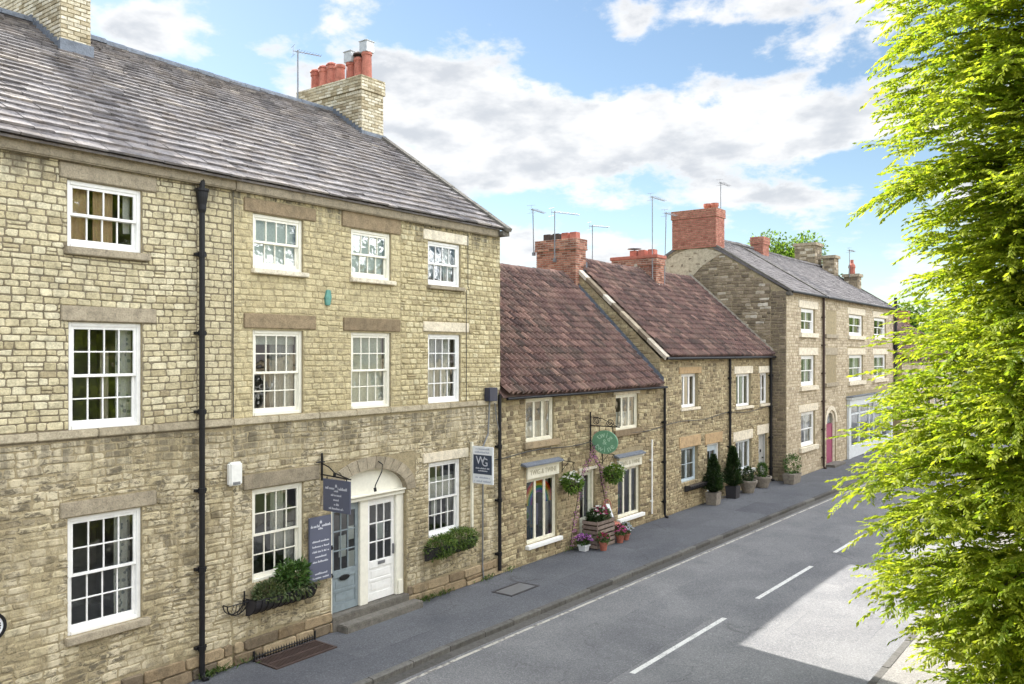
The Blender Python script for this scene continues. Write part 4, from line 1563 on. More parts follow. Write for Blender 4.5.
def display_window(x0, x1, z0, z1, fz0, fz1, hz0, hz1, letters, n=3):
    w = window(shop, x0, x1, z0, fz0 - 0.004, 0, n, (1,), style='lights', frame='cream_paint', rec=0.06, fw=0.055, room=1.8,
               sill=(x0 - 0.05, x1 + 0.14, z0 - 0.11, z0 - 0.002, 'white_paint', 0.12), curtains=(('c', 0.92, 1, 0, 1, 'curtain_white'),))
    fa = MB()
    fa.box(x0 - 0.02, x1 + 0.04, -0.05, 0.1, fz0, fz1)
    fa.box(x0 - 0.05, x1 + 0.10, -0.10, 0.08, fz1, fz1 + 0.09)
    f = fa.build('fascia', M['cream_paint'], w, bevel=0.006)
    text_mesh('TWIG & TWINE', 0.185, ((x0 + x1) / 2, -0.054, (fz0 + fz1) / 2), M['lettering_brown'], 'lettering', w, sx=0.98)
    hd = MB()
    xa, xb = x0 - 0.26, x1 + 0.06
    pr = [(-0.02, hz0 + 0.10), (-0.19, hz0 + 0.04), (-0.19, hz0), (-0.16, hz0), (0.02, hz0 + 0.03)]
    vs = [(xa, p[0], p[1]) for p in pr] + [(xb, p[0], p[1]) for p in pr]
    m5 = len(pr)
    hd.add(vs, [(0, 1, 2, 3, 4), (9, 8, 7, 6, 5)] + [(i, i + m5, (i + 1) % m5 + m5, (i + 1) % m5) for i in range(m5)])
    hd.build('hood', M['lead'], w)
    return w


d1 = display_window(18.03, 19.48, 0.50, 2.56, 2.24, 2.56, 2.60, 2.80, 1)
d2 = display_window(22.88, 24.33, 0.42, 2.24, 1.98, 2.26, 2.34, 2.55, 1)
# rainbow drawn on the inside of the first display window
rbx = MB()
rcols = [(0.75, 0.06, 0.05), (0.85, 0.30, 0.04), (0.88, 0.68, 0.08), (0.12, 0.5, 0.18), (0.06, 0.25, 0.65), (0.3, 0.1, 0.45)]
for i, c in enumerate(rcols):
    r1, r0 = 0.68 - i * 0.062, 0.68 - (i + 1) * 0.062
    for k in range(20):
        q0, q1 = pi * k / 20, pi * (k + 1) / 20
        yy = 0.125
        pts = [(18.755 - r * cos(q), yy, 1.50 + 1.0 * r * sin(q)) for r, q in ((r0, q0), (r1, q0), (r1, q1), (r0, q1))]
        rbx.add(pts, [(0, 1, 2, 3)], c)
rbx.build('rainbow_painting', M['petal'], d1)
# goods behind the glass
gd = MB()
for i in range(16):
    x = R(18.12, 19.4)
    y, h = R(0.35, 0.8), R(0.15, 0.5)
    gd.lathe([(0.06, 0), (0.10, h * 0.4), (0.05, h * 0.8), (0.07, h)], (x, y, 0.5 + R(0, 0.6) * (i % 2)), 8, (R(0.02, 0.4), R(0.02, 0.3), R(0.05, 0.35)))
for i in range(6):
    x = R(18.15, 19.35)
    gd.box(x - 0.12, x + 0.12, 0.4 + i * 0.05, 0.43 + i * 0.05, 0.6 + R(0, .5), 1.3 + R(0, 0.3), (R(0.05, 0.5), R(0.05, 0.4), R(0.1, 0.5)))
gd.build('shop_display', M['petal'], d1)
gd = MB()
for i in range(14):
    x = R(23.0, 24.2)
    h = R(0.2, 0.5)
    gd.lathe([(0.07, 0), (0.11, h * 0.4), (0.06, h * 0.8), (0.08, h)], (x, R(0.35, 0.8), 0.43 + R(0, 0.7) * (i % 2)), 8, (R(0.03, 0.35), R(0.03, 0.3), R(0.05, 0.35)))
gd.build('shop_display', M['petal'], d2)
# shop door, set back
ds = MB()
ds.box(20.66, 20.74, 0.06, 0.2, 0, 2.16)
ds.box(21.44, 21.52, 0.06, 0.2, 0, 2.16)
ds.box(20.74, 21.44, 0.06, 0.2, 2.07, 2.16)
ds.box(20.60, 21.58, -0.04, 0.05, 2.16, 2.24)
df = ds.build('door_frame', M['cream_paint'], shop, bevel=0.005)
panelled_door(shop, 20.745, 21.435, 0.04, 2.065, 0.13, 'green_cream_paint', glass_z=(0.75, 1.98), nc=2, nr=1)
ss = MB()
ss.box(20.6, 21.6, -0.18, 0.4, -0.02, 0.035)
ss.build('doorstep', M['stone_step'], shop, bevel=0.01)
rb = MB()
efC = (-0.16, ZEC + 0.02)
roof_body(rb, XC0 - 0.1, XC1, efC, (YRC, ZRC), (7.75, ZEC), 0)
pantiles(rb, XC0 - 0.03, XC1 - 0.22, efC, (YRC, ZRC))
roofC = rb.build('roof', M['pantile'], shop)
ridge_tiles(roofC, XC0 + 0.02, XC1 - 0.26, YRC, ZRC + 0.06, M['pantile'], 'ridge')
fl = MB()   # lead abutment flashing against the taller cottage
k = 14
for i in range(k):
    t0, t1 = i / k, (i + 1) / k
    ya, yb = efC[0] + (YRC - efC[0]) * t0, efC[0] + (YRC - efC[0]) * t1
    za, zb = efC[1] + (ZRC - efC[1]) * t0 + 0.07, efC[1] + (ZRC - efC[1]) * t1 + 0.07
    o_ = 0.012 * (i % 2)
    fl.add([(XC1 - 0.24, ya - 0.03, za), (XC1 - 0.035 - o_, ya, za + 0.03), (XC1 - 0.035 - o_, ya, za + 0.20), (XC1 - 0.035 - o_, yb, zb + 0.20), (XC1 - 0.035 - o_, yb, zb + 0.03), (XC1 - 0.24, yb - 0.03, zb)],
           [(0, 1, 4, 5), (1, 2, 3, 4)])
fl.build('flashing', M['lead'], roofC)
gt = MB()
gt.tube([(XC0 + 0.02, -0.21, ZEC - 0.045), (XC1 + 0.1, -0.21, ZEC - 0.045)], 0.038, 8)
gt.build('gutter', M['black_iron'], shop)
drainpipe(shop, 25.92, -0.09, 0.0, ZEC - 0.04, 0.045)
drainpipe(shop, 25.03, -0.07, 0.15, 2.72, 0.028, m='white_paint', name='waste_pipe', shoe=False)
ca = MB()   # telephone cable strung along the fronts
pts = [(16.6, -0.06, 2.92)]
for i in range(40):
    t = (i + 1) / 40
    x = 16.6 + (36.2 - 16.6) * t
    pts.append((x, -0.06 - 0.015 * sin(i), 2.92 + 0.28 * min(1, t * 1.4) + 0.05 * sin(i * 0.7)))
ca.tube(pts, 0.013, 5)
cbo = ca.build('telephone_cable', M['cable_black'])
tag(cbo, 'thin black telephone cable strung along the shop and cottage fronts', 'cable')

# ================================================================== THE PAIR OF COTTAGES
XD0, XM, XE1 = 25.76, 31.6, 36.3
ZED, YRD, ZRD = 5.42, 3.8, 9.02


def cottage(x0, x1, label, wins, doors, left_gable, lintels):
    h = empty('stone_cottage', ((x0 + x1) / 2, 0, 0), label, 'cottage', 'pair of stone cottages under one pantile roof')
    holes = list(wins) + [(a, b, -0.3, d) for (a, b, d, *_) in doors]
    ex = holes + lintels
    mb = MB()
    plane_holes(mb, x0, x1, -0.2, ZED, holes, front(0), 0)
    reveals(mb, holes, 0, mi=0)
    shell(mb, x0, x1, 0, 7.6, ZED, YRD, ZRD - 0.08, 0)
    stones(mb, x0, x1, 0.0, ZED, ex, front(0), course=(0.075, 0.13), length=(0.12, 0.30), joint=0.007, depth=(0.006, 0.026), inset=0.020, jit=0.012, wob=0.03, mi=1, tone=lambda u, v: random.gauss(0.55, 0.28))
    if left_gable:
        sl = (ZRD - ZED) / (YRD + 0.1)
        def ins(a, b, c, d):
            return c > ZEC + a * 0.9 - 0.4 and d < ZED + (a + 0.02) * sl + 0.06 and a > -0.01
        stones(mb, 0.0, 5.0, 4.2, ZRD, [], side_left(x0), course=(0.1, 0.16), length=(0.18, 0.4), depth=(0.01, 0.03), inset=0.02, jit=0.012, wob=0.02, inside=ins, mi=1, tone=lambda u, v: random.gauss(0.6, 0.25))
    mb.build('wall', [M['mortar_buff'], M['stone_rubble']], h)
    return h


cotD = cottage(XD0, XM, 'stone cottage beside the shop, pale blue window and door behind two clipped conifers', [(27.40, 28.80, 3.62, 4.84), (27.38, 28.80, 0.95, 2.20)], [(29.60, 30.80, 2.15)], True,
               [(27.2, 29.05, 4.84, 5.10), (27.2, 29.0, 2.20, 2.62), (29.4, 31.0, 2.15, 2.6), (27.3, 28.9, 3.5, 3.62)])
cotE = cottage(XM, XE1, 'stone cottage with white lintels and a pale grey door, beside the three storey house', [(32.42, 34.05, 3.40, 4.73), (35.08, 36.05, 3.40, 4.72), (32.38, 34.10, 0.78, 2.02)], [(34.90, 35.90, 2.10)], False,
               [(32.2, 34.2, 4.73, 5.05), (34.9, 36.2, 4.72, 5.02), (32.1, 34.2, 2.02, 2.42), (34.7, 36.2, 2.1, 2.5), (32.2, 34.3, 0.62, 0.78), (32.3, 34.2, 3.28, 3.4), (35, 36.15, 3.28, 3.4)])
window(cotD, 27.40, 28.80, 3.62, 4.84, 0, 3, (1,), style='lights', frame='white_paint', rec=0.12, lintel=(27.2, 29.05, 4.845, 5.08, 'stone_lintel_orange'), sill=(27.3, 28.92, 3.52, 3.618, 'stone_lintel_cream', 0.06), curtains=(('c', 0, 0.2, 0, 1, 'curtain_white'), ('c', 0.62, 1, 0, 1, 'curtain_beige')))
window(cotD, 27.38, 28.80, 0.95, 2.20, 0, 2, (2,), style='lights', frame='pale_blue_paint', rec=0.12, lintel=(27.2, 29.0, 2.205, 2.6, 'stone_lintel_orange'), curtains=(('blind', 0, 1, 0, 0.9, 'curtain_grey'),))
window(cotE, 32.42, 34.05, 3.40, 4.73, 0, 3, (1,), style='lights', frame='white_paint', rec=0.1, lintel=(32.2, 34.2, 4.735, 5.04, 'stone_lintel_cream'), sill=(32.3, 34.2, 3.29, 3.398, 'stone_lintel_cream', 0.08), curtains=(('c', 0, 0.25, 0, 1, 'curtain_white'), ('c', 0.7, 1, 0, 1, 'curtain_white')))
window(cotE, 35.08, 36.05, 3.40, 4.72, 0, 2, (2,), style='lights', frame='white_paint', rec=0.1, lintel=(34.9, 36.2, 4.725, 5.01, 'stone_lintel_cream'), sill=(35.0, 36.15, 3.29, 3.398, 'stone_lintel_cream', 0.08), curtains=(('c', 0.5, 1, 0, 1, 'curtain_grey'),))
window(cotE, 32.38, 34.10, 0.78, 2.02, 0, 3, (1,), style='lights', frame='shop_white', rec=0.1, lintel=(32.1, 34.2, 2.025, 2.41, 'stone_lintel_cream'), sill=(32.2, 34.3, 0.63, 0.778, 'white_paint', 0.12), curtains=(('c', 0, 0.3, 0, 1, 'curtain_white'), ('c', 0.7, 1, 0, 1, 'curtain_white')))
for h_, (a, b, t, m_) in ((cotD, (29.60, 30.80, 2.15, 'pale_blue_paint')), (cotE, (34.90, 35.90, 2.10, 'door_pale'))):
    fr = MB()
    fr.box(a, a + 0.08, 0.08, 0.2, 0, t)
    fr.box(b - 0.08, b, 0.08, 0.2, 0, t)
    fr.box(a + 0.08, b - 0.08, 0.08, 0.2, t - 0.08, t)
    fr.build('door_frame', M['white_paint' if h_ is cotD else 'door_pale'], h_, bevel=0.005)
    dd = panelled_door(h_, a + 0.085, b - 0.085, 0.05, t - 0.085, 0.14, m_, glass_z=(1.35, 1.85) if h_ is cotD else None, nc=2, nr=1)
    ls = MB()
    ls.box(a - 0.2, b + 0.2, -0.03, 0.2, t + 0.003, t + 0.4, (R(0, 1), 0.5, 0.5))
    ls.build('lintel', M['stone_lintel_orange' if h_ is cotD else 'stone_lintel_cream'], h_, bevel=0.01)
    kn = MB()
    kn.tube([(b - 0.2, 0.08, 1.05), (b - 0.2, 0.14, 1.05)], 0.03, 8)
    kn.box(a + 0.52, a + 0.58, 0.1, 0.14, 1.3, 1.42)
    kn.build('handle', M['black_iron'], dd)
    sp = MB()
    sp.box(a - 0.05, b + 0.05, -0.2, 0.4, -0.02, 0.045)
    sp.build('doorstep', M['stone_step'], h_, bevel=0.01)
for h_, a, b in ((cotD, XD0 - 0.02, XM), (cotE, XM, XE1 + 0.02)):
    rb = MB()
    ef = (-0.16, ZED + 0.03)
    roof_body(rb, a + (0.2 if h_ is cotD else 0), b, ef, (YRD, ZRD), (7.75, ZED), 0)
    pantiles(rb, a + (0.28 if h_ is cotD else 0.0), b - (0.0 if h_ is cotD else 0.2), ef, (YRD, ZRD))
    ro = rb.build('roof', M['pantile'], h_)
    if h_ is cotD:
        ridge_tiles(ro, a + 0.9, b - 0.1, YRD, ZRD + 0.05, M['pantile'], 'ridge')
        cp = MB()    # stone verge slabs
        for k in range(10):
            t0, t1 = 0.87 * k / 10, 0.87 * (k + 1) / 10 - 0.003
            pa = (-0.2 + (YRD + 0.2) * t0, ZED + 0.03 + (ZRD - ZED) * t0)
            pb = (-0.2 + (YRD + 0.2) * t1, ZED + 0.03 + (ZRD - ZED) * t1)
            h = R(0.03, 0.04)
            vs = [(a - 0.03, pa[0], pa[1] - 0.09), (a + 0.27, pa[0], pa[1] - 0.09), (a + 0.27, pb[0], pb[1] - 0.09), (a - 0.03, pb[0], pb[1] - 0.09), (a - 0.03, pa[0] - 0.03, pa[1] + h), (a + 0.27, pa[0] - 0.03, pa[1] + h), (a + 0.27, pb[0] - 0.03, pb[1] + h), (a - 0.03, pb[0] - 0.03, pb[1] + h)]
            cp.add(vs, [(0, 3, 2, 1), (4, 5, 6, 7), (0, 1, 5, 4), (1, 2, 6, 5), (2, 3, 7, 6), (3, 0, 4, 7)], (R(0, 1), 0.5, 0.5))
        cp.build('verge_coping', M['stone_gable'], ro)
    else:
        ridge_tiles(ro, a + 0.3, b, YRD, ZRD + 0.05, M['pantile'], 'ridge')
        fl = MB()
        for i in range(14):
            t0, t1 = i / 14, (i + 1) / 14
            ya, yb = ef[0] + (YRD - ef[0]) * t0, ef[0] + (YRD - ef[0]) * t1
            za, zb = ef[1] + (ZRD - ef[1]) * t0 + 0.07, ef[1] + (ZRD - ef[1]) * t1 + 0.07
            xw = 36.27 - 0.01 * (i % 2)
            fl.add([(xw - 0.24, ya - 0.03, za), (xw, ya, za + 0.03), (xw, ya, za + 0.22), (xw, yb, zb + 0.22), (xw, yb, zb + 0.03), (xw - 0.24, yb - 0.03, zb)], [(0, 1, 4, 5), (1, 2, 3, 4)])
        fl.build('flashing', M['mortar_pale'], ro)
    gt = MB()
    gt.tube([(a + 0.05, -0.24, ZED - 0.02), (b, -0.24, ZED - 0.02)], 0.05, 8)
    gt.build('gutter', M['black_iron'], h_)
drainpipe(cotD, 31.6, -0.09, 0.0, ZED - 0.03, 0.05)
drainpipe(cotE, 36.15, -0.10, 0.0, ZED - 0.03, 0.06)
# chimney between shop and cottage
chD = brick_stack(cotD, 25.52, 26.20, 3.22, 4.95, 7.3, 9.72, 'brick_red', 'mortar_pale', bh=0.08, bl=0.24)
for i, py in enumerate((3.48, 3.84, 4.24, 4.64)):
    q = MB()
    q.box(25.72, 26.02, py - 0.14, py + 0.14, 9.70, 9.98, (R(0, 1), 0.5, 0.5))
    q.build('chimney_pot', M['terracotta'] if i in (0, 1) else M['rust'], chD, bevel=0.015)
fl = MB()
fl.box(26.0, 26.24, 3.17, 3.225, 8.35, 8.62)
fl.box(26.205, 26.27, 3.2, 3.9, 8.5, 8.9)
fl.build('flashing', M['lead'], chD)
chE = brick_stack(cotE, 31.25, 31.95, 2.95, 5.0, 7.9, 9.62, 'brick_red', 'mortar_pale', bh=0.08, bl=0.24)
for i, py in enumerate((3.3, 3.75, 4.15)):
    q = MB()
    q.box(31.45, 31.77, py - 0.15, py + 0.15, 9.60, 9.9, (R(0, 1), 0.5, 0.5))
    q.build('chimney_pot', M['terracotta'], chE, bevel=0.015)
q = MB()
q.lathe([(0.03, 0), (0.03, 0.06), (0.30, 0.07), (0.30, 0.09), (0.02, 0.12)], (31.6, 4.15, 9.9), 12)
q.build('pot_cap', M['grey_metal'], chE)
cb_ = MB()
cb_.box(31.16, 32.04, 2.86, 5.1, 9.50, 9.64, (0.6, 0.5, 0.5))
cb_.build('chimney_cap', M['terracotta'], chE, bevel=0.02)
fl = MB()
for i in range(8):
    y0 = 2.9 + i * 0.13
    z0 = ZED + (y0 + 0.16) * (ZRD - ZED) / (YRD + 0.16)
    fl.box(31.19, 31.245, y0, y0 + 0.13, z0, z0 + 0.26)
    fl.box(31.955, 32.01, y0, y0 + 0.13, z0, z0 + 0.26)
fl.box(31.2, 32.0, 2.86, 2.945, 8.12, 8.42)
fl.build('flashing', M['mortar_pale'], chE)

# ================================================================== THE THREE STOREY PAIR
YF = -0.70
XF0, XFM, XF1 = 36.34, 41.46, 56.0
ZEF, YRF, ZRF, YBF = 8.28, 3.6, 11.12, 8.2


def tall_house(x0, x1, label, wins, doors, extra):
    h = empty('three_storey_house', ((x0 + x1) / 2, YF, 0), label, 'house', 'pair of three storey stone houses')
    holes = list(wins) + [(a, b, -0.3, d) for (a, b, d) in doors]
    mb = MB()
    plane_holes(mb, x0, x1, -0.2, ZEF, holes, front(YF), 0)
    reveals(mb, holes, YF, mi=0)
    shell(mb, x0, x1, YF, YBF, ZEF, YRF, ZRF - 0.06, 0)
    stones(mb, x0, x1, 0.0, ZEF, holes + extra, front(YF), course=(0.12, 0.15), length=(0.22, 0.40), joint=0.006, depth=(0.006, 0.016), inset=0.014, jit=0.006, mi=1, tone=lambda u, v: random.gauss(0.5, 0.24))
    return h, mb


def fw3(a, b, zs, skip=()):
    return [(a, b, z0, z1) for i, (z0, z1) in enumerate(zs) if i not in skip]


ZS = [(1.27, 2.86), (4.06, 5.46), (6.50, 7.62)]
c1 = (38.32, 40.36)
w1 = fw3(*c1, ZS)
extra = []
for (a, b, c, d) in w1:
    extra += [(a - 0.35, b + 0.35, d, d + 0.36), (a - 0.25, b + 0.25, c - 0.22, c)]
hF, mb = tall_house(XF0, XFM, 'three storey stone house with bare rubble gable and a tall red brick chimney', w1, [], extra)
# the rubble gable towards the cottages, seen above their roof and as a dark return by the front
slF = (ZRF - ZEF) / (YRF - YF)
def insF(a, b, c, d):
    return d < ZEF + (a - YF) * slF + 0.02 and d < ZEF + (YBF - b) * (ZRF - ZEF) / (YBF - YRF) + 0.02 and c > min(ZED, 99) * (1 if a < -0.05 else 0) * 0 + (0 if a < -0.02 else ZED + a * 0.9 - 0.5) and c < 12
def toneF(u, v):
    band = 0.5 + 0.3 * sin(v * 2.1 + u * 0.4) * sin(u * 1.3)
    return random.gauss(0.35 + 0.4 * band * (1 if 6 < v < 8.6 and u > 0.3 else 0.2), 0.26)
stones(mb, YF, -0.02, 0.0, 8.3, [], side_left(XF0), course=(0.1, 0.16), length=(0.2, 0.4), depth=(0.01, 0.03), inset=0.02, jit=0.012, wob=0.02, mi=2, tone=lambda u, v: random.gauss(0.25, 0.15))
stones(mb, -0.02, YBF, ZED - 0.5, ZRF, [], side_left(XF0), course=(0.11, 0.17), length=(0.2, 0.45), depth=(0.01, 0.035), inset=0.022, jit=0.012, wob=0.03, inside=insF, mi=2, tone=toneF)
# patch of old buff render on the rear half of the gable
rp = [(3.76, 9.05), (3.3, 9.5), (2.45, 10.02), (2.2, 10.12), (2.7, 10.3), (3.8, 10.45), (4.6, 10.2), (5.6, 9.5), (6.6, 8.9), (6.6, 8.0), (4.2, 8.0)]
mb.add([(XF0 - 0.034, p[0], p[1]) for p in rp], [tuple(range(len(rp)))], (0.8, 0.5, 0.5), 3)
mb.build('wall', [M['mortar_buff'], M['stone_far'], M['stone_gable'], M['render_pale']], hF)

x3, x4 = (46.15, 48.95), (51.36, 54.2)
xb = (42.1, 43.8)
w2 = fw3(*x3, ZS[1:]) + fw3(*x4, ZS[1:])
door2 = (42.15, 43.72, 2.74)
shopf = (45.97, 55.2, 0.35, 2.75)
extra = []
for (a, b, c, d) in w2:
    extra += [(a - 0.35, b + 0.45, d, d + 0.42), (a - 0.25, b + 0.25, c - 0.22, c)]
extra += [(45.6, 55.6, 2.75, 3.45), (45.6, 55.6, -0.1, 2.75), (xb[0], xb[1], 4.1, 5.46), (xb[0], xb[1], 6.5, 7.7), (41.7, 44.1, 2.74, 3.3), (xb[0] - 0.2, xb[1] + 0.2, 5.46, 5.85)]
hG, mb = tall_house(XFM, XF1, 'three storey stone house with magenta front door and white shopfront behind the tree', w2 + [shopf], [door2], extra)
for (za, zb) in ((4.1, 5.46), (6.5, 7.7)):     # two blind windows walled up with stone
    stones(mb, xb[0], xb[1], za, zb, [], front(YF + 0.07), course=(0.12, 0.15), length=(0.22, 0.4), depth=(0.006, 0.012), mi=1)
stones(mb, 41.7, 44.1, 2.74, 3.3, [], front(YF), course=(0.12, 0.15), length=(0.2, 0.4), depth=(0.004, 0.01), mi=1)
mb.build('wall', [M['mortar_buff'], M['stone_far'], M['stone_gable']], hG)
for h_, ws in ((hF, w1), (hG, w2)):
    for (a, b, c, d) in ws:
        lm = 'stone_lintel_cream'
        window(h_, a, b, c, d, YF, 2, (1, 1) if d < 7.7 else (1, 1), style='sash', rec=0.08, fw=0.12, bar=0.05, frame='white_paint', lintel=(a - 0.35, b + 0.4, d + 0.01, d + 0.36, lm),
               sill=(a - 0.25, b + 0.25, c - 0.21, c - 0.002, lm, 0.12), curtains=(('c', 0, 0.36, 0, 1, 'curtain_orange' if (d > 7 and a > 50) else 'curtain_white'), ('c', 0.62, 1, 0, 1, 'curtain_white' if d < 7 else 'curtain_beige')))
sl = MB()
for (za,) in ((4.1,), (6.5,)):
    sl.box(xb[0] - 0.2, xb[1] + 0.2, YF - 0.1, YF + 0.05, za - 0.2, za - 0.002, (0.8, 0.5, 0.5))
sl.box(xb[0] - 0.2, xb[1] + 0.2, YF - 0.03, YF + 0.05, 5.47, 5.84, (0.9, 0.5, 0.5))
sl.build('blind_window_sill', M['stone_lintel'], hG, bevel=0.015)
# arched door
fr = MB()
fr.box(42.15, 42.32, YF + 0.05, YF + 0.2, 0, 2.1)
fr.box(43.55, 43.72, YF + 0.05, YF + 0.2, 0, 2.1)
NA2 = 16
for k in range(NA2):
    q0, q1 = pi * k / NA2, pi * (k + 1) / NA2
    fr.prism([(42.935 - 0.785 * cos(q0), 2.1 + 0.64 * sin(q0)), (42.935 - 0.785 * cos(q1), 2.1 + 0.64 * sin(q1)), (42.935 - 0.61 * cos(q1), 2.1 + 0.5 * sin(q1)), (42.935 - 0.61 * cos(q0), 2.1 + 0.5 * sin(q0))][::-1], YF + 0.05, YF + 0.2)
    fr.prism([(42.935 - 1.02 * cos(q0), 2.1 + 0.85 * sin(q0)), (42.935 - 1.02 * cos(q1), 2.1 + 0.85 * sin(q1)), (42.935 - 0.786 * cos(q1), 2.1 + 0.641 * sin(q1)), (42.935 - 0.786 * cos(q0), 2.1 + 0.641 * sin(q0))][::-1], YF - 0.03, YF + 0.2)
dfr = fr.build('door_frame', M['stone_lintel_cream'], hG)
dm = panelled_door(hG, 42.33, 43.54, 0.1, 2.05, YF + 0.12, 'door_magenta', glass_z=None, lower=True)
fg = MB()
fg.prism([(42.935 - 0.61 * cos(q), 2.1 + 0.5 * sin(q)) for q in np.linspace(0, pi, 14)][::-1], YF + 0.13, YF + 0.15)
fg.build('fanlight', M['glass'], dfr)
fk = MB()
fk.box(42.2, 43.68, YF + 0.6, YF + 0.62, 0, 2.7)
fk.build('room_lining', M['interior'], dfr)
fk = MB()
fk.box(42.0, 43.9, YF - 0.45, YF + 0.1, -0.05, 0.12)
fk.build('doorstep', M['stone_step'], hG, bevel=0.02)
# shopfront with pilasters, cornice and bay
sf = MB()
sf.box(45.75, 46.15, YF - 0.12, YF + 0.1, 0, 2.75)
sf.box(55.0, 55.4, YF - 0.12, YF + 0.1, 0, 2.75)
sf.box(45.75, 55.4, YF - 0.16, YF + 0.1, 2.75, 3.12)
sf.box(45.65, 55.5, YF - 0.28, YF + 0.1, 3.12, 3.24)
sf.box(46.15, 55.0, YF - 0.06, YF + 0.1, 0.0, 0.62)
for x in (48.1, 50.2, 51.2, 53.0):
    sf.box(x - 0.06, x + 0.06, YF - 0.04, YF + 0.08, 0.62, 2.75)
sf.box(46.15, 55.0, YF - 0.03, YF + 0.07, 2.25, 2.33)
sfo = sf.build('shopfront', M['shop_white'], hG, bevel=0.01)
sg = MB()
sg.quad((46.15, YF + 0.02, 0.62), (55.0, YF + 0.02, 0.62), (55.0, YF + 0.02, 2.75), (46.15, YF + 0.02, 2.75))
sg.build('pane', M['glass'], sfo)
sk = MB()
sk.box(45.9, 55.3, YF + 1.8, YF + 1.82, 0, 2.8)
sk.box(45.9, 55.3, YF + 0.3, YF + 1.8, 0.3, 0.32)
sk.build('room_lining', M['interior'], sfo)
sk = MB()
sk.box(45.6, 55.55, YF - 0.36, YF + 0.02, 3.245, 3.29)
sk.build('hood', M['lead'], sfo)
for h_, a, b in ((hF, XF0 - 0.05, XFM), (hG, XFM, XF1)):
    rb = MB()
    ef = (YF - 0.16, ZEF + 0.02)
    roof_body(rb, a, b, ef, (YRF, ZRF), (YBF + 0.15, ZEF), 0)
    slates(rb, a + 0.25, b - 0.05, ef, (YRF, ZRF), exp=(0.30, 0.2), wid=(0.3, 0.5), thick=0.014)
    ro = rb.build('roof', M['slate_far'], h_)
    ridge_tiles(ro, a + (1.0 if h_ is hF else 0.1), b, YRF, ZRF + 0.03, M['slate_far'], 'ridge')
    cp = MB()
    xv = a if h_ is hF else XF1 - 0.28
    for xx in ([a] if h_ is hF else [XFM - 0.06, XF1 - 0.3]):
        w_ = 0.14
        for k in range(10):
            t0, t1 = k / 10, (k + 1) / 10 - 0.003
            pa = (YF - 0.24 + (YRF - YF + 0.24) * t0, ZEF - 0.03 + (ZRF - ZEF + 0.05) * t0)
            pb = (YF - 0.24 + (YRF - YF + 0.24) * t1, ZEF - 0.03 + (ZRF - ZEF + 0.05) * t1)
            h = R(0.045, 0.055)
            vs = [(xx, *pa), (xx + w_, *pa), (xx + w_, *pb), (xx, *pb), (xx, pa[0] - 0.05, pa[1] + h), (xx + w_, pa[0] - 0.05, pa[1] + h), (xx + w_, pb[0] - 0.05, pb[1] + h), (xx, pb[0] - 0.05, pb[1] + h)]
            cp.add(vs, [(0, 3, 2, 1), (4, 5, 6, 7), (0, 1, 5, 4), (1, 2, 6, 5), (2, 3, 7, 6), (3, 0, 4, 7)], (R(0, 1), 0.5, 0.5))
    cp.build('verge_coping', M['stone_step'], ro)
    gt = MB()
    gt.tube([(a + 0.1, YF - 0.24, ZEF - 0.03), (b - 0.05, YF - 0.24, ZEF - 0.03)], 0.06, 8)
    gt.build('gutter', M['black_iron'], h_)
kb = MB()
kb.box(XF0 - 0.06, XF0 + 0.3, YF - 0.22, YF - 0.0, ZEF - 0.2, ZEF - 0.02, (0.3, 0.5, 0.5))
kb.build('kneeler', M['stone_step'], hF, bevel=0.03)
drainpipe(hF, 41.40, YF - 0.10, 0.0, ZEF - 0.04, 0.06, m='rust')
chF = brick_stack(hF, 36.26, 37.25, 2.50, 4.68, 10.42, 12.22, 'brick_bright', 'mortar_buff', bh=0.085, bl=0.25)
for py in (3.15, 2.85 + 0.95 * 0):
    q = MB()
    q.lathe([(0.15, 0), (0.16, 0.12), (0.2, 0.2), (0.2, 0.32), (0.12, 0.32)], (36.85, py if py > 3 else 2.82, 12.2), 12, (0.3, 0.5, 0.5))
    q.build('chimney_pot', M['terracotta'], chF)
brick_stack(hG, 43.6, 44.5, 3.0, 3.65, 10.0, 11.75, 'brick_bright', 'mortar_buff', bh=0.09, bl=0.28)
def stone_stack(parent, x0, x1, y0, y1, z0, z1):
    mb = MB()
    mb.box(x0, x1, y0, y1, z0, z1, mi=0)
    kw = dict(course=(0.15, 0.22), length=(0.25, 0.5), depth=(0.01, 0.02), mi=1)
    stones(mb, x0, x1, z0, z1, [], front(y0), **kw)
    stones(mb, y0, y1, z0, z1, [], side_left(x0), **kw)
    mb.box(x0 - 0.1, x1 + 0.1, y0 - 0.1, y1 + 0.1, z1, z1 + 0.18, (0.7, 0.5, 0.5), 1)
    return mb.build('chimney', [M['mortar_buff'], M['stone_gable']], parent)
stone_stack(hG, 54.5, 55.9, 3.6, 4.9, 10.6, 12.45)
stone_stack(hG, 55.0, 55.9, 2.55, 3.3, 10.0, 11.6)
s3 = stone_stack(hG, 55.1, 55.9, 1.15, 2.0, 9.0, 10.35)
q = MB()
q.lathe([(0.2, 0), (0.18, 0.4), (0.22, 0.45), (0.2, 0.6), (0.1, 0.75), (0.1, 0.95)], (55.45, 1.6, 10.5), 10)
q.build('chimney_pot', M['terracotta'], s3)
pl = MB()
pl.tube([(56.15, YF - 0.12, 3.0), (56.15, YF - 0.12, 9.0)], 0.10, 8)
pl.tube([(56.15, YF - 0.12, 5.8), (56.15, YF - 0.12, 6.5)], 0.2, 8)
pl.build('soil_pipe', M['black_iron'], hG)

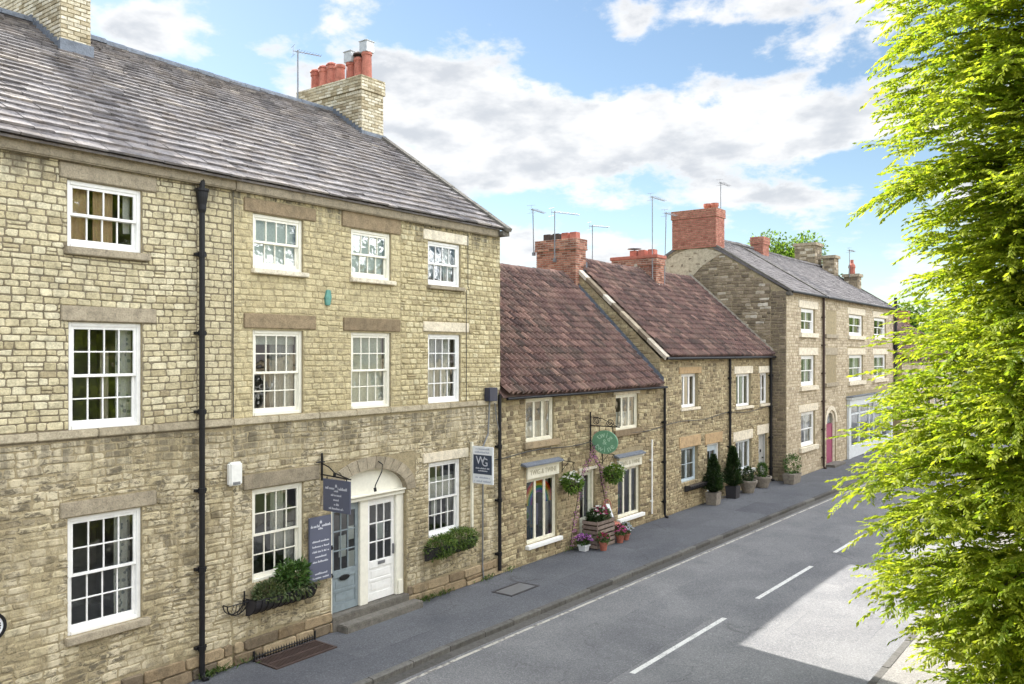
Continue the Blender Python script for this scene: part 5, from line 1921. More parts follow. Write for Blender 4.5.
# houses further along the street, mostly hidden behind the tree
def plain_house(x0, x1, yf, ze, yr, zr, yb, label, m_wall, m_mort, m_roof, win_xs, zs, roof='pantile', name='stone_cottage', cat='cottage', faces=1, chim=True):
    h = empty(name, ((x0 + x1) / 2, yf, 0), label, cat)
    mb = MB()
    s = faces
    holes = [(a, b, c, d) for (a, b) in win_xs for (c, d) in zs]
    pf = (lambda u, v, d: (u, yf - d * s, v))
    plane_holes(mb, x0, x1, -0.2, ze, holes, pf, 0)
    stones(mb, x0, x1, 0, ze, holes, pf, course=(0.16, 0.22), length=(0.3, 0.6), depth=(0.006, 0.02), mi=1)
    for (a, b, c, d) in holes:
        w = MB()
        y = yf + 0.08 * s
        y_ = y + 0.1 * s
        lo, hi = min(y, y_), max(y, y_)
        w.box(a, a + 0.08, lo, hi, c, d)
        w.box(b - 0.08, b, lo, hi, c, d)
        w.box(a + 0.08, b - 0.08, lo, hi, c, c + 0.08)
        w.box(a + 0.08, b - 0.08, lo, hi, d - 0.08, d)
        w.box((a + b) / 2 - 0.03, (a + b) / 2 + 0.03, lo + 0.01, hi - 0.01, c + 0.08, d - 0.08)
        w.box(a + 0.08, b - 0.08, lo + 0.02, hi - 0.02, (c + d) / 2 - 0.03, (c + d) / 2 + 0.03)
        wo = w.build('window', M['white_paint'], h)
        g = MB()
        g.quad((a, yf + 0.15 * s, c), (b, yf + 0.15 * s, c), (b, yf + 0.15 * s, d), (a, yf + 0.15 * s, d))
        g.build('pane', M['glass'], wo)
        k = MB()
        k.quad((a - .1, yf + 0.6 * s, c - .1), (b + .1, yf + 0.6 * s, c - .1), (b + .1, yf + 0.6 * s, d + .1), (a - .1, yf + 0.6 * s, d + .1))
        k.build('room_lining', M['interior'], wo)
        sb = MB()
        sb.box(a - 0.1, b + 0.1, min(yf - 0.1 * s, yf + 0.05 * s), max(yf - 0.1 * s, yf + 0.05 * s), c - 0.14, c - 0.002)
        sb.build('sill', M['stone_lintel_cream'], wo)
    shell(mb, x0, x1, yf, yb, ze, yr, zr - 0.08, 0)
    mb.build('wall', [M[m_mort], M[m_wall]], h)
    rb = MB()
    roof_body(rb, x0 - 0.1, x1 + 0.1, (yf - 0.2 * s, ze - 0.05), (yr, zr), (yb + 0.2 * s, ze - 0.05), 0)
    if s > 0:
        (pantiles if roof == 'pantile' else slates)(rb, x0 - 0.1, x1 + 0.1, (yf - 0.2, ze - 0.03), (yr, zr))
    ro = rb.build('roof', M[m_roof], h)
    ridge_tiles(ro, x0, x1, yr, zr + 0.03, M[m_roof], 'ridge')
    if chim:
        brick_stack(h, x1 - 0.9, x1 - 0.1, yr - 0.6, yr + 0.6, zr - 0.6, zr + 1.1, 'brick_red', 'mortar_buff', bh=0.1, bl=0.3)
    return h


plain_house(57.5, 68, -0.9, 5.1, 3.2, 7.9, 7.0, 'low pantiled cottage just beyond the three storey houses', 'stone_far', 'mortar_buff', 'pantile', [(59, 60.3), (62, 63.3), (65, 66.3)], [(0.9, 2.2), (3.2, 4.4)])
plain_house(70, 84, 0.6, 5.4, 4.6, 8.3, 8.5, 'far stone cottage at the end of the street before the wooded hill', 'stone_far', 'mortar_buff', 'pantile', [(72, 73.3), (76, 77.3), (80, 81.3)], [(0.9, 2.2), (3.3, 4.5)])

# the sunlit houses across the street, seen only in the window reflections
plain_house(6.5, 17.5, -16.0, 6.0, -20.5, 9.5, -25, 'cream stone house across the street, facing the terrace behind the tree', 'stone_far', 'mortar_buff', 'slate', [(7.6, 8.8), (10.5, 11.7), (14, 15.2)], [(0.9, 2.5), (3.8, 5.2)], roof='slate', faces=-1, name='stone_house', cat='house')
plain_house(19, 33, -15.6, 5.4, -20, 9.0, -24.5, 'cream stone house across the street, facing the shop and cottages', 'stone_far', 'mortar_buff', 'slate', [(20.5, 21.7), (24.2, 25.4), (28, 29.2)], [(0.9, 2.3), (3.5, 4.8)], roof='slate', faces=-1, name='stone_cottage', cat='cottage')
plain_house(34.5, 48, -15.8, 6.2, -20, 9.8, -24.5, 'pale stone house across the street, facing the pair of cottages', 'stone_far', 'mortar_buff', 'slate', [(36, 37.2), (40, 41.2), (44.5, 45.7)], [(0.9, 2.4), (3.7, 5.1)], roof='slate', faces=-1, name='stone_house', cat='house')
plain_house(49.5, 66, -15.2, 5.6, -19.5, 9.2, -24, 'cream stone house with pantiles across the street, facing the three storey houses', 'stone_far', 'mortar_buff', 'pantile', [(51, 52.2), (55, 56.2), (60.5, 61.7)], [(0.9, 2.4), (3.5, 4.9)], faces=-1, name='stone_house', cat='house')
plain_house(-14, 3.5, -14.6, 6.4, -19.5, 10, -25, 'cream stone house across the street opposite the left townhouse', 'stone_far', 'mortar_buff', 'slate', [(-10, -8.8), (-5, -3.8)], [(0.9, 2.4), (3.9, 5.3)], roof='slate', faces=-1, name='stone_house', cat='house')

# ================================================================== THINGS ON THE FRONTS
# alarm box
b = MB()
b.box(8.90, 9.17, -0.13, -0.012, 3.24, 3.66)
al = empty('alarm_box', (9.03, 0, 3.24), 'white alarm box on the wall left of the ground floor window with the blue board', 'alarm box')
b.build('case', M['plastic_white'], al, bevel=0.03)
b = MB()
b.box(8.96, 9.11, -0.136, -0.131, 3.26, 3.31)
b.build('badge', M['grey_metal'], al)

# round street-name plaque at the very left
pq = empty('round_plaque', (5.07, 0, 1.62), 'round white plaque with a dark rim low on the wall at the left edge', 'plaque')
b = MB()
b.lathe([(0.001, 0.0), (0.19, 0.0), (0.19, 0.02), (0.001, 0.02)], (0, 0, 0), 28)
b.v = [(5.07 + v[0], -0.035 - v[2], 1.74 + v[1]) for v in b.v]
b.build('disc', M['sign_white'], pq)
b = MB()
n = 28
for k in range(n):
    q0, q1 = 2 * pi * k / n, 2 * pi * (k + 1) / n
    b.prism([(5.07 + r * cos(q), 1.74 + r * sin(q)) for r, q in ((0.165, q0), (0.21, q0), (0.21, q1), (0.165, q1))], -0.064, -0.02)
for k in range(22):
    q = 2 * pi * k / 22
    c_, s_ = cos(q), sin(q)
    b.prism([(5.07 + 0.135 * c_ - 0.012 * s_, 1.74 + 0.135 * s_ + 0.012 * c_), (5.07 + 0.135 * c_ + 0.012 * s_, 1.74 + 0.135 * s_ - 0.012 * c_), (5.07 + 0.105 * c_ + 0.01 * s_, 1.74 + 0.105 * s_ - 0.01 * c_), (5.07 + 0.105 * c_ - 0.01 * s_, 1.74 + 0.105 * s_ + 0.01 * c_)], -0.058, -0.05)
b.prism([(5.03, 1.70), (5.11, 1.70), (5.12, 1.78), (5.07, 1.80), (5.02, 1.78)], -0.058, -0.05)
b.build('rim', M['black_iron'], pq)

# wall board by the doors
SX, SZ0, SZ1 = (10.72, 11.27), 1.12, 2.38
wb = empty('wall_sign', (11.05, 0, SZ0), 'tall slate blue sign board with lines of white writing, fixed beside the double doors', 'sign')
b = MB()
b.box(SX[0], SX[1], -0.075, -0.035, SZ0, SZ1)
b.build('board', M['sign_blue'], wb, bevel=0.004)
def crest(b, c, ax, up, nrm, s):
    c, ax, up, nrm = Vector(c), Vector(ax), Vector(up), Vector(nrm)
    def P(x, z):
        return tuple(c + ax * x * s + up * z * s + nrm * 0.004)
    b.add([P(-.3, 0), P(-.2, .45), P(-.08, .2), P(0, .62), P(.08, .2), P(.2, .45), P(.3, 0)], [(0, 1, 2, 3, 4, 5, 6)])
    b.quad(P(-.32, -.14), P(.32, -.14), P(.3, -.05), P(-.3, -.05))
b = MB()
axx, upp, nrr = (1, 0, 0), (0, 0, 1), (0, -1, 0)
cx = (SX[0] + SX[1]) / 2
crest(b, (cx, -0.075, 2.26), axx, upp, nrr, 0.10)
scribble(b, (cx - .14, -0.075, 2.20), 0.22, 0.055, axx, upp, nrr, 1)
scribble(b, (cx + .14, -0.075, 2.20), 0.22, 0.055, axx, upp, nrr, 2)
scribble(b, (cx, -0.075, 2.145), 0.13, 0.04, axx, upp, nrr, 3)
for i, (z, w) in enumerate(((1.90, 0.42), (1.80, 0.42), (1.70, 0.42), (1.60, 0.28), (1.50, 0.40), (1.265, 0.33), (1.185, 0.40))):
    scribble(b, (cx, -0.075, z), w, 0.04, axx, upp, nrr, 10 + i)
b.build('lettering', M['lettering'], wb)


def scroll_bracket(b, x, y0, z, ln, r=0.014):
    """iron arm standing out from the wall along -y, with a curl below/above"""
    b.tube([(x, y0, z), (x, y0 - ln, z)], r, 6)
    b.tube([(x, y0, z - 0.28), (x, y0, z + 0.28)], r * 1.6, 6)
    pts = []
    for k in range(26):
        t = k / 25
        q = t * 3.6 * pi
        rr = 0.13 * (1 - 0.72 * t)
        pts.append((x, y0 - 0.20 - rr * cos(q) * 1.1, z + 0.14 + rr * sin(q)))
    b.tube(pts, r * 0.7, 5)
    pts = []
    for k in range(26):
        t = k / 25
        q = pi + t * 3.2 * pi
        rr = 0.12 * (1 - 0.72 * t)
        pts.append((x, y0 - ln * 0.68 - rr * cos(q) * 1.1, z + 0.12 + rr * sin(q)))
    b.tube(pts, r * 0.7, 5)
    b.tube([(x, y0, z + 0.26), (x, y0 - ln * 0.4, z + 0.22), (x, y0 - ln * 0.9, z + 0.02)], r * 0.7, 5)


# projecting blue sign
hx = 11.05
hs = empty('hanging_sign', (hx, -0.03, 2.45), 'square slate blue sign hanging from an iron bracket above the tall blue board', 'sign')
b = MB()
b.tube([(hx, -0.05, 3.62), (hx, -0.05, 3.08)], 0.022, 6)
b.tube([(hx, -0.05, 3.42), (hx, -0.26, 3.36), (hx, -0.42, 3.26), (hx, -0.86, 3.17)], 0.012, 6)
b.tube([(hx, -0.02, 3.20), (hx, -0.88, 3.17)], 0.014, 6)
b.tube([(hx, -0.42, 3.26), (hx, -0.42, 3.19)], 0.03, 6)
b.tube([(hx - 0.14, -0.05, 3.45), (hx + 0.06, -0.05, 3.45)], 0.014, 6)
for y in (-0.2, -0.76):
    b.tube([(hx, y, 3.17), (hx, y, 3.09)], 0.012, 6)
b.build('bracket', M['black_iron'], hs)
b = MB()
b.box(hx - 0.018, hx + 0.018, -0.87, -0.10, 2.50, 3.13)
b.build('board', M['sign_blue'], hs, bevel=0.004)
b = MB()
for sgn in (-1, 1):
    nr_ = (sgn, 0, 0)
    ax2 = (0, sgn, 0)
    xf = hx + sgn * 0.018
    cyy = -0.485
    crest(b, (xf, cyy, 3.0), ax2, upp, nr_, 0.10)
    scribble(b, (xf, cyy - 0.18, 2.96), 0.26, 0.055, ax2, upp, nr_, 31)
    scribble(b, (xf, cyy + 0.18, 2.96), 0.26, 0.055, ax2, upp, nr_, 32)
    scribble(b, (xf, cyy, 2.91), 0.12, 0.035, ax2, upp, nr_, 33)
    for i, (z, w) in enumerate(((2.83, 0.30), (2.74, 0.16), (2.65, 0.16), (2.57, 0.42))):
        scribble(b, (xf, cyy, z), w, 0.045, ax2, upp, nr_, 40 + i)
b.build('lettering', M['lettering'], hs)

# estate agent's board
ex = 15.66
eb = empty('agent_board', (ex, -0.1, 0), 'white and navy board with the letters WG on a post beside the corner drainpipe', 'sign')
b = MB()
b.box(ex - 0.02, ex + 0.02, -0.74, -0.12, 2.47, 3.36)
b.build('board', M['sign_white'], eb, bevel=0.003)
b = MB()
for sgn in (-1, 1):
    b.box(min(ex + sgn * .02, ex + sgn * .023), max(ex + sgn * .02, ex + sgn * .023), -0.71, -0.15, 2.70, 3.16)
b.build('panel', M['sign_navy'], eb)
mbq = MB()
vs, fs = text_mesh('W', 0.27, (ex - 0.024, -0.37, 3.02), None, None, None, ax=(0, -1, 0))
mbq.add(vs, fs)
vs, fs = text_mesh('G', 0.27, (ex - 0.024, -0.50, 2.98), None, None, None, ax=(0, -1, 0))
mbq.add(vs, fs)
scribble(mbq, (ex - 0.023, -0.43, 2.84), 0.42, 0.035, (0, -1, 0), upp, (-1, 0, 0), 51, 0.003)
scribble(mbq, (ex - 0.023, -0.43, 2.78), 0.30, 0.03, (0, -1, 0), upp, (-1, 0, 0), 52, 0.003)
mbq.build('lettering', M['lettering'], eb)
b = MB()
for i, (z, w) in enumerate(((3.30, 0.42), (3.22, 0.48), (2.62, 0.44), (2.53, 0.5))):
    scribble(b, (ex - 0.02, -0.43, z), w, 0.045, (0, -1, 0), upp, (-1, 0, 0), 60 + i, 0.003)
b.build('lettering', M['lettering_grey'], eb)
b = MB()
b.box(ex - 0.03, ex + 0.03, -0.115, -0.06, 1.40, 3.45)
b.build('post', M['cream_paint'], eb, bevel=0.004)

# twig & twine hanging sign
tx = 21.18
tg = empty('hanging_sign', (tx, -0.03, 3.0), 'oval green sign reading twig and twine on a scrolled iron arm', 'sign')
b = MB()
scroll_bracket(b, tx, -0.05, 3.46, 0.98, 0.016)
b.tube([(tx, -0.05, 3.86), (tx, -0.05, 2.7)], 0.024, 6)
for y in (-0.35, -0.80):
    b.tube([(tx, y, 3.46), (tx, y, 3.30)], 0.012, 6)
b.build('bracket', M['black_iron'], tg)
OC, OA, OB = (-0.54, 3.0), 0.43, 0.34
b = MB()
pts = [(OC[0] + OA * cos(q), OC[1] + OB * sin(q)) for q in np.linspace(0, 2 * pi, 37)[:-1]]
n = len(pts)
vs = [(tx - 0.02, p[0], p[1]) for p in pts] + [(tx + 0.02, p[0], p[1]) for p in pts]
b.add(vs, [tuple(range(n)), tuple(range(n, 2 * n))[::-1]] + [(i, (i + 1) % n, (i + 1) % n + n, i + n) for i in range(n)])
b.build('board', M['sign_green'], tg)
b = MB()
def arc_word(word, size, q0, q1, ra, rb_, flip):
    for i, ch in enumerate(word):
        q = q0 + (q1 - q0) * i / (len(word) - 1)
        # text runs along -y as seen from -x
        py_, pz_ = OC[0] + ra * sin(q) * -1, OC[1] + (rb_ * cos(q) if not flip else -rb_ * cos(q))
        rot = -q if not flip else q
        ax_ = Vector((0, -cos(rot), sin(rot)))
        up_ = Vector((0, sin(rot), cos(rot)))
        ax_ = Vector((0, -cos(q), -sin(q) if not flip else sin(q)))
        up_ = Vector((0, -sin(q) if not flip else sin(q), cos(q)))
        v_, f_ = text_mesh(ch, size, (tx - 0.022, py_, pz_), None, None, None, ax=ax_, up=up_)
        b.add(v_, f_)
arc_word('twig', 0.25, -0.85, 0.85, 0.28, 0.205, False)
arc_word('twine', 0.25, -1.0, 1.0, 0.29, 0.215, True)
v_, f_ = text_mesh('&', 0.22, (tx - 0.022, OC[0], OC[1]), None, None, None, ax=(0, -1, 0))
b.add(v_, f_)
b.build('lettering', M['lettering_green'], tg)

GREEN = [(0.045, 0.10, 0.02), (0.07, 0.14, 0.03), (0.03, 0.07, 0.015), (0.10, 0.17, 0.05)]
OLIVE = [(0.09, 0.12, 0.05), (0.06, 0.09, 0.035), (0.13, 0.15, 0.07)]
DARKG = [(0.018, 0.045, 0.014), (0.03, 0.065, 0.02), (0.02, 0.035, 0.012), (0.05, 0.085, 0.03)]


def trough_basket(x0, x1, zt, zb, dpt, label, name='window_basket'):
    r = empty(name, ((x0 + x1) / 2, -0.05, zb), label, 'window box', 'hay-rack planters under the ground floor windows')
    b = MB()
    K = 9
    vs, fs = [], []
    for xx in (x0, x1):
        for k in range(K):
            q = pi / 2 * k / (K - 1)
            vs.append((xx + (0.12 * (1 - cos(q)) if False else 0), -0.05 - dpt * cos(q), zt - (zt - zb) * sin(q)))
        vs.append((xx, -0.05, zt))
    n = K + 1
    fs += [tuple(range(n)), tuple(range(n, 2 * n))[::-1]]
    for k in range(K - 1):
        fs.append((k, k + n, k + 1 + n, k + 1))
    b.add(vs, fs)
    b.build('liner', M['dark_planter'], r, smooth=False)
    b = MB()
    for i in range(11):
        xx = x0 + (x1 - x0) * i / 10
        b.tube([(xx, -0.052 - (dpt + 0.006) * cos(pi / 2 * k / 8), zt - (zt - zb + 0.006) * sin(pi / 2 * k / 8)) for k in range(9)], 0.007, 5)
    b.tube([(x0, -0.05, zt), (x0, -0.06 - dpt, zt), (x1, -0.06 - dpt, zt), (x1, -0.05, zt)], 0.009, 5)
    b.build('rack', M['black_iron'], r)
    return r


w1b = trough_basket(9.28, 10.66, 1.16, 0.86, 0.30, 'long black hay-rack planter with tall bushy herbs under the window left of the blue board')
bush(w1b, 'foliage', (9.70, -0.21, 1.20), (0.44, 0.22, 0.21), 1200, 0.075, OLIVE)
bush(w1b, 'foliage', (10.26, -0.20, 1.32), (0.36, 0.20, 0.33), 1100, 0.10, GREEN, bumps=9)
bush(w1b, 'foliage', (10.02, -0.20, 1.38), (0.17, 0.16, 0.36), 330, 0.10, GREEN)
bush(w1b, 'foliage', (10.15, -0.26, 1.15), (0.62, 0.16, 0.16), 500, 0.08, OLIVE, down=0.9)
w2b = trough_basket(14.02, 15.52, 1.22, 0.90, 0.30, 'rounded planter packed with low clipped green plants under the window by the letter board')
bush(w2b, 'foliage', (14.45, -0.22, 1.18), (0.54, 0.30, 0.30), 1900, 0.06, [(0.09, 0.15, 0.03), (0.13, 0.19, 0.045), (0.05, 0.10, 0.02)])
bush(w2b, 'foliage', (15.10, -0.22, 1.24), (0.54, 0.30, 0.30), 2100, 0.06, [(0.09, 0.15, 0.03), (0.13, 0.19, 0.045), (0.05, 0.10, 0.02)])

# empty iron manger to the left of the first planter
mg = MB()
x0, x1, zt = 8.83, 9.24, 1.14
cxm, rm_ = (x0 + x1) / 2, 0.21
mg.tube([(x0, -0.03, zt), (x0, -0.17, zt), (x1, -0.17, zt), (x1, -0.03, zt)], 0.010, 6)
mg.tube([(cxm - rm_ * cos(pi * k / 14), -0.17 + 0.05 * sin(pi * k / 14), zt - 0.20 * sin(pi * k / 14)) for k in range(15)], 0.012, 6)
mg.tube([(cxm - rm_ * cos(pi * k / 14), -0.03, zt - 0.20 * sin(pi * k / 14)) for k in range(15)], 0.010, 6)
for i in range(1, 6):
    u = -1 + 2 * i / 6
    zb_ = 0.20 * sqrt(1 - u * u)
    mg.tube([(cxm + rm_ * u + 0.05, -0.17, zt), (cxm + rm_ * u + 0.03, -0.165, zt - zb_ * 0.5), (cxm + rm_ * u - 0.01, -0.15, zt - zb_ * 0.97)], 0.007, 5)
mg.tube([(x1 + 0.02, -0.04, zt - 0.1), (x1 + 0.02, -0.04, zt + 0.16)], 0.014, 6)
mgo = mg.build('wall_manger', M['black_iron'])
tag(mgo, 'small empty black iron manger basket on the wall beside the drainpipe', 'wall basket')

# cellar grating set in the pavement with its low spiked guard
cg = empty('cellar_grate', (10.05, -0.45, 0), 'rusty iron cellar grating in the pavement under the bushy planter', 'grate')
b = MB()
gx0, gx1, gy0, gy1 = 9.40, 10.80, -0.78, -0.14
b.box(gx0, gx1, gy0, gy0 + 0.05, 0.0, 0.024)
b.box(gx0, gx1, gy1 - 0.05, gy1, 0.0, 0.024)
b.box(gx0, gx0 + 0.05, gy0 + 0.05, gy1 - 0.05, 0.0, 0.024)
b.box(gx1 - 0.05, gx1, gy0 + 0.05, gy1 - 0.05, 0.0, 0.024)
for i in range(30):
    xx = gx0 + 0.08 + (gx1 - gx0 - 0.16) * i / 29
    b.box(xx - 0.011, xx + 0.011, gy0 + 0.05, gy1 - 0.05, 0.004, 0.022)
b.box(gx0 + 0.05, gx1 - 0.05, -0.49, -0.46, 0.002, 0.026)
b.build('grating', M['rust'], cg)
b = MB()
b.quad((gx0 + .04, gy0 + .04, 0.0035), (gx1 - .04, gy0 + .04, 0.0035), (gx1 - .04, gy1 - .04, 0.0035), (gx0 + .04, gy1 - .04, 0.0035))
b.build('pit_shade', M['soil'], cg)  # flat dark sheet stands in for the shaded hollow below the bars
b = MB()
b.tube([(gx0, -0.13, 0.08), (gx1, -0.13, 0.08)], 0.012, 6)
for i in range(24):
    xx = gx0 + (gx1 - gx0) * i / 23
    b.tube([(xx, -0.13, 0.0), (xx, -0.13, 0.10), (xx, -0.12, 0.14)], [0.010, 0.010, 0.002], 5)
b.tube([(gx0, -0.13, 0), (gx0, -0.13, 0.19)], 0.022, 6)
b.tube([(gx1, -0.13, 0), (gx1, -0.13, 0.19)], 0.022, 6)
b.build('guard', M['black_iron'], cg)

# manhole covers
def manhole(x0, x1, y0, y1, label):
    r = empty('manhole_cover', ((x0 + x1) / 2, (y0 + y1) / 2, 0), label, 'manhole cover')
    b = MB()
    z = 0.004
    for (a, b_, c, d) in ((x0, x1, y0, y0 + .06), (x0, x1, y1 - .06, y1), (x0, x0 + .06, y0 + .06, y1 - .06), (x1 - .06, x1, y0 + .06, y1 - .06)):
        b.box(a, b_, c, d, -0.01, 0.012)
    b.build('surround', M['dark_planter'], r)
    b = MB()
    b.box(x0 + .065, x1 - .065, y0 + .065, y1 - .065, -0.01, 0.008)
    b.build('lid', M['grey_metal'], r)
manhole(15.45, 16.55, -1.45, -0.85, 'rectangular metal manhole cover in the pavement below the letter board')

# little weeds at the foot of the wall
wd_p, wd_d = [], []
for x, n in ((8.6, 160), (14.0, 130), (14.6, 70), (16.2, 60), (17.2, 30), (20.1, 40), (9.2, 30)):
    for _ in range(n):
        wd_p.append((x + random.gauss(0, 0.16), -0.05 - abs(random.gauss(0, 0.07)), R(0, 0.08)))
        wd_d.append((R(-1, 1), R(-1, 0.3), R(0.3, 1.4)))
wp = np.array(wd_p)
V, F, C = leaf_quads(wp, np.array(wd_d), rng.uniform(0.05, 0.13, len(wp)), rng.uniform(0.015, 0.035, len(wp)), palette(len(wp), [(0.07, 0.12, 0.03), (0.10, 0.14, 0.05)]))
tag(np_mesh('weeds', V, F, C, M['leaf_plant']), 'small green weeds growing along the foot of the stone walls', 'weeds', kind='stuff')

# ---------------------------------------------------------------- flower display at the shop
PINK = [(0.50, 0.06, 0.22), (0.65, 0.16, 0.38), (0.38, 0.04, 0.16)]
MAUVE = [(0.50, 0.20, 0.55), (0.62, 0.30, 0.62), (0.40, 0.14, 0.45)]
WHITE = [(0.75, 0.74, 0.70), (0.65, 0.66, 0.62)]
RED = [(0.35, 0.03, 0.06), (0.45, 0.05, 0.12)]


def petals(parent, c, rad, n, size, cols, name='blossoms', upper=True):
    d = rng.normal(0, 1, (n, 3))
    if upper:
        d[:, 2] = np.abs(d[:, 2])
    d /= np.linalg.norm(d, axis=1, keepdims=True)
    heads = np.array(c) + d * np.array(rad) * rng.uniform(0.85, 1.08, (n, 1))
    k = 6
    q = np.tile(np.arange(k) * 2 * pi / k, n)
    hp = np.repeat(heads, k, axis=0)
    dirs = np.stack([np.cos(q), np.sin(q), rng.uniform(0.2, 0.8, n * k)], axis=1) + np.repeat(d, k, axis=0) * 0.7
    V, F, C = leaf_quads(hp, dirs, np.full(n * k, size) * rng.uniform(0.8, 1.2, n * k), np.full(n * k, size * 0.75), np.repeat(palette(n, cols, 0.2), k, axis=0))
    return np_mesh(name, V, F, C, M['petal'], parent)


def hanging_basket(x, y, z, label):
    r = empty('hanging_basket', (x, y, z), label, 'hanging basket', 'flower baskets hanging on the shop front')
    b = MB()
    b.lathe([(0.02, -0.24), (0.13, -0.20), (0.21, -0.12), (0.26, 0.0), (0.24, 0.0)], (x, y, z), 16)
    b.build('basket', M['coco_liner'], r)
    b = MB()
    for q in (0.3, 2.4, 4.5):
        b.tube([(x + 0.25 * cos(q), y + 0.25 * sin(q), z), (x, y, z + 0.52)], 0.005, 4)
    b.tube([(x, -0.02, z + 0.60), (x, y - 0.06, z + 0.58), (x, y, z + 0.52)], 0.012, 5)
    b.tube([(x, -0.03, z + 0.68), (x, -0.03, z + 0.28)], 0.014, 5)
    b.tube([(x, -0.02, z + 0.32), (x, y * 0.6, z + 0.56)], 0.008, 5)
    b.build('bracket', M['black_iron'], r)
    bush(r, 'foliage', (x, y, z + 0.02), (0.36, 0.34, 0.27), 1400, 0.085, [(0.11, 0.20, 0.03), (0.16, 0.26, 0.04), (0.05, 0.11, 0.02)], down=0.3)
    return r


hb1 = hanging_basket(19.70, -0.38, 1.98, 'hanging basket of green and white plants left of the shop door')
petals(hb1, (19.62, -0.42, 2.06), (0.3, 0.3, 0.24), 40, 0.045, WHITE)
hb2 = hanging_basket(21.90, -0.38, 1.98, 'hanging basket of bright lime plants right of the shop door')
petals(hb2, (22.05, -0.42, 2.07), (0.3, 0.3, 0.26), 26, 0.045, WHITE)

# blossom garland round the shop door
gl = empty('blossom_garland', (20.7, -0.08, 0), 'thin garland of pink and mauve blossom climbing beside and over the shop door', 'garland')
path = [Vector(p) for p in ((20.02, -0.1, 0.15), (20.15, -0.1, 0.7), (20.35, -0.12, 1.4), (20.52, -0.1, 1.9), (20.65, -0.12, 2.25), (20.95, -0.12, 2.42), (21.1, -0.12, 2.7), (21.15, -0.12, 2.95), (21.3, -0.12, 2.45), (21.6, -0.1, 2.2), (21.75, -0.1, 1.7), (21.95, -0.1, 1.1))]
b = MB()
b.tube(path, 0.012, 5)
b.build('stem', M['bark'], gl)
pp_, dd_ = [], []
for i in range(len(path) - 1):
    for _ in range(42):
        p = path[i].lerp(path[i + 1], R(0, 1))
        pp_.append((p.x + random.gauss(0, 0.065), p.y - abs(random.gauss(0, 0.05)), p.z + random.gauss(0, 0.06)))
        dd_.append((R(-1, 1), R(-1, 0.2), R(-1, 0.6)))
pp_ = np.array(pp_)
V, F, C = leaf_quads(pp_, np.array(dd_), rng.uniform(0.04, 0.08, len(pp_)), rng.uniform(0.025, 0.05, len(pp_)), palette(len(pp_), [(0.42, 0.16, 0.36), (0.5, 0.24, 0.42), (0.3, 0.12, 0.26), (0.10, 0.12, 0.05)]))
np_mesh('blossoms', V, F, C, M['petal'], gl)


def slat_crate(x0, x1, y0, y1, z0, z1, label, n=3):
    r = empty('slatted_crate', ((x0 + x1) / 2, (y0 + y1) / 2, z0), label, 'crate', 'weathered slatted crates by the shop door')
    b = MB()
    for (x, y) in ((x0, y0), (x1 - .04, y0), (x0, y1 - .04), (x1 - .04, y1 - .04)):
        b.box(x + .016, x + .034, y + .016, y + .034, z0, z1, (R(0, 1), .5, .5))
    h = (z1 - z0) / n
    for k in range(n):
        za, zb = z0 + k * h + 0.012, z0 + (k + 1) * h - 0.03
        for yy in (y0, y1 - 0.015):
            b.box(x0 + R(-.006, .006), x1, yy, yy + 0.015, za, zb, (R(0, 1), R(0, 1), .5))
        for xx in (x0, x1 - 0.015):
            b.box(xx - 0.002, xx + 0.014, y0 + 0.017, y1 - 0.017, za, zb, (R(0, 1), R(0, 1), .5))
    b.box(x0 + .02, x1 - .02, y0 + .02, y1 - .02, z0 + 0.005, z0 + 0.02, (0.3, 0.5, 0.5))
    b.build('slats', M['wood_grey'], r, bevel=0.003)
    return r


ct1 = slat_crate(20.56, 21.56, -0.66, -0.14, 0.005, 0.40, 'weathered slatted crate standing on the pavement, lowest of the stack by the shop door')
ct2 = slat_crate(20.57, 21.54, -0.66, -0.14, 0.405, 0.80, 'weathered slatted crate planted with dark leaves, topmost of the stack by the shop door')
def planting(loc, label, group, name='potted_flowers', cat='flowers'):
    return empty(name, loc, label, cat, group)
fp = planting((21.05, -0.4, 0.6), 'mixed dark green plants with white and crimson flowers filling the top crate', None, 'flower_planting')
b = MB()
b.box(20.60, 21.50, -0.63, -0.17, 0.45, 0.74)
b.build('soil', M['soil'], fp)
bush(fp, 'foliage', (20.88, -0.40, 0.86), (0.34, 0.24, 0.20), 700, 0.10, DARKG)
bush(fp, 'foliage', (21.30, -0.40, 0.84), (0.30, 0.24, 0.22), 600, 0.09, OLIVE)
petals(fp, (20.96, -0.46, 0.90), (0.25, 0.2, 0.25), 26, 0.06, WHITE)
petals(fp, (21.04, -0.46, 0.90), (0.25, 0.22, 0.25), 24, 0.06, RED + PINK)


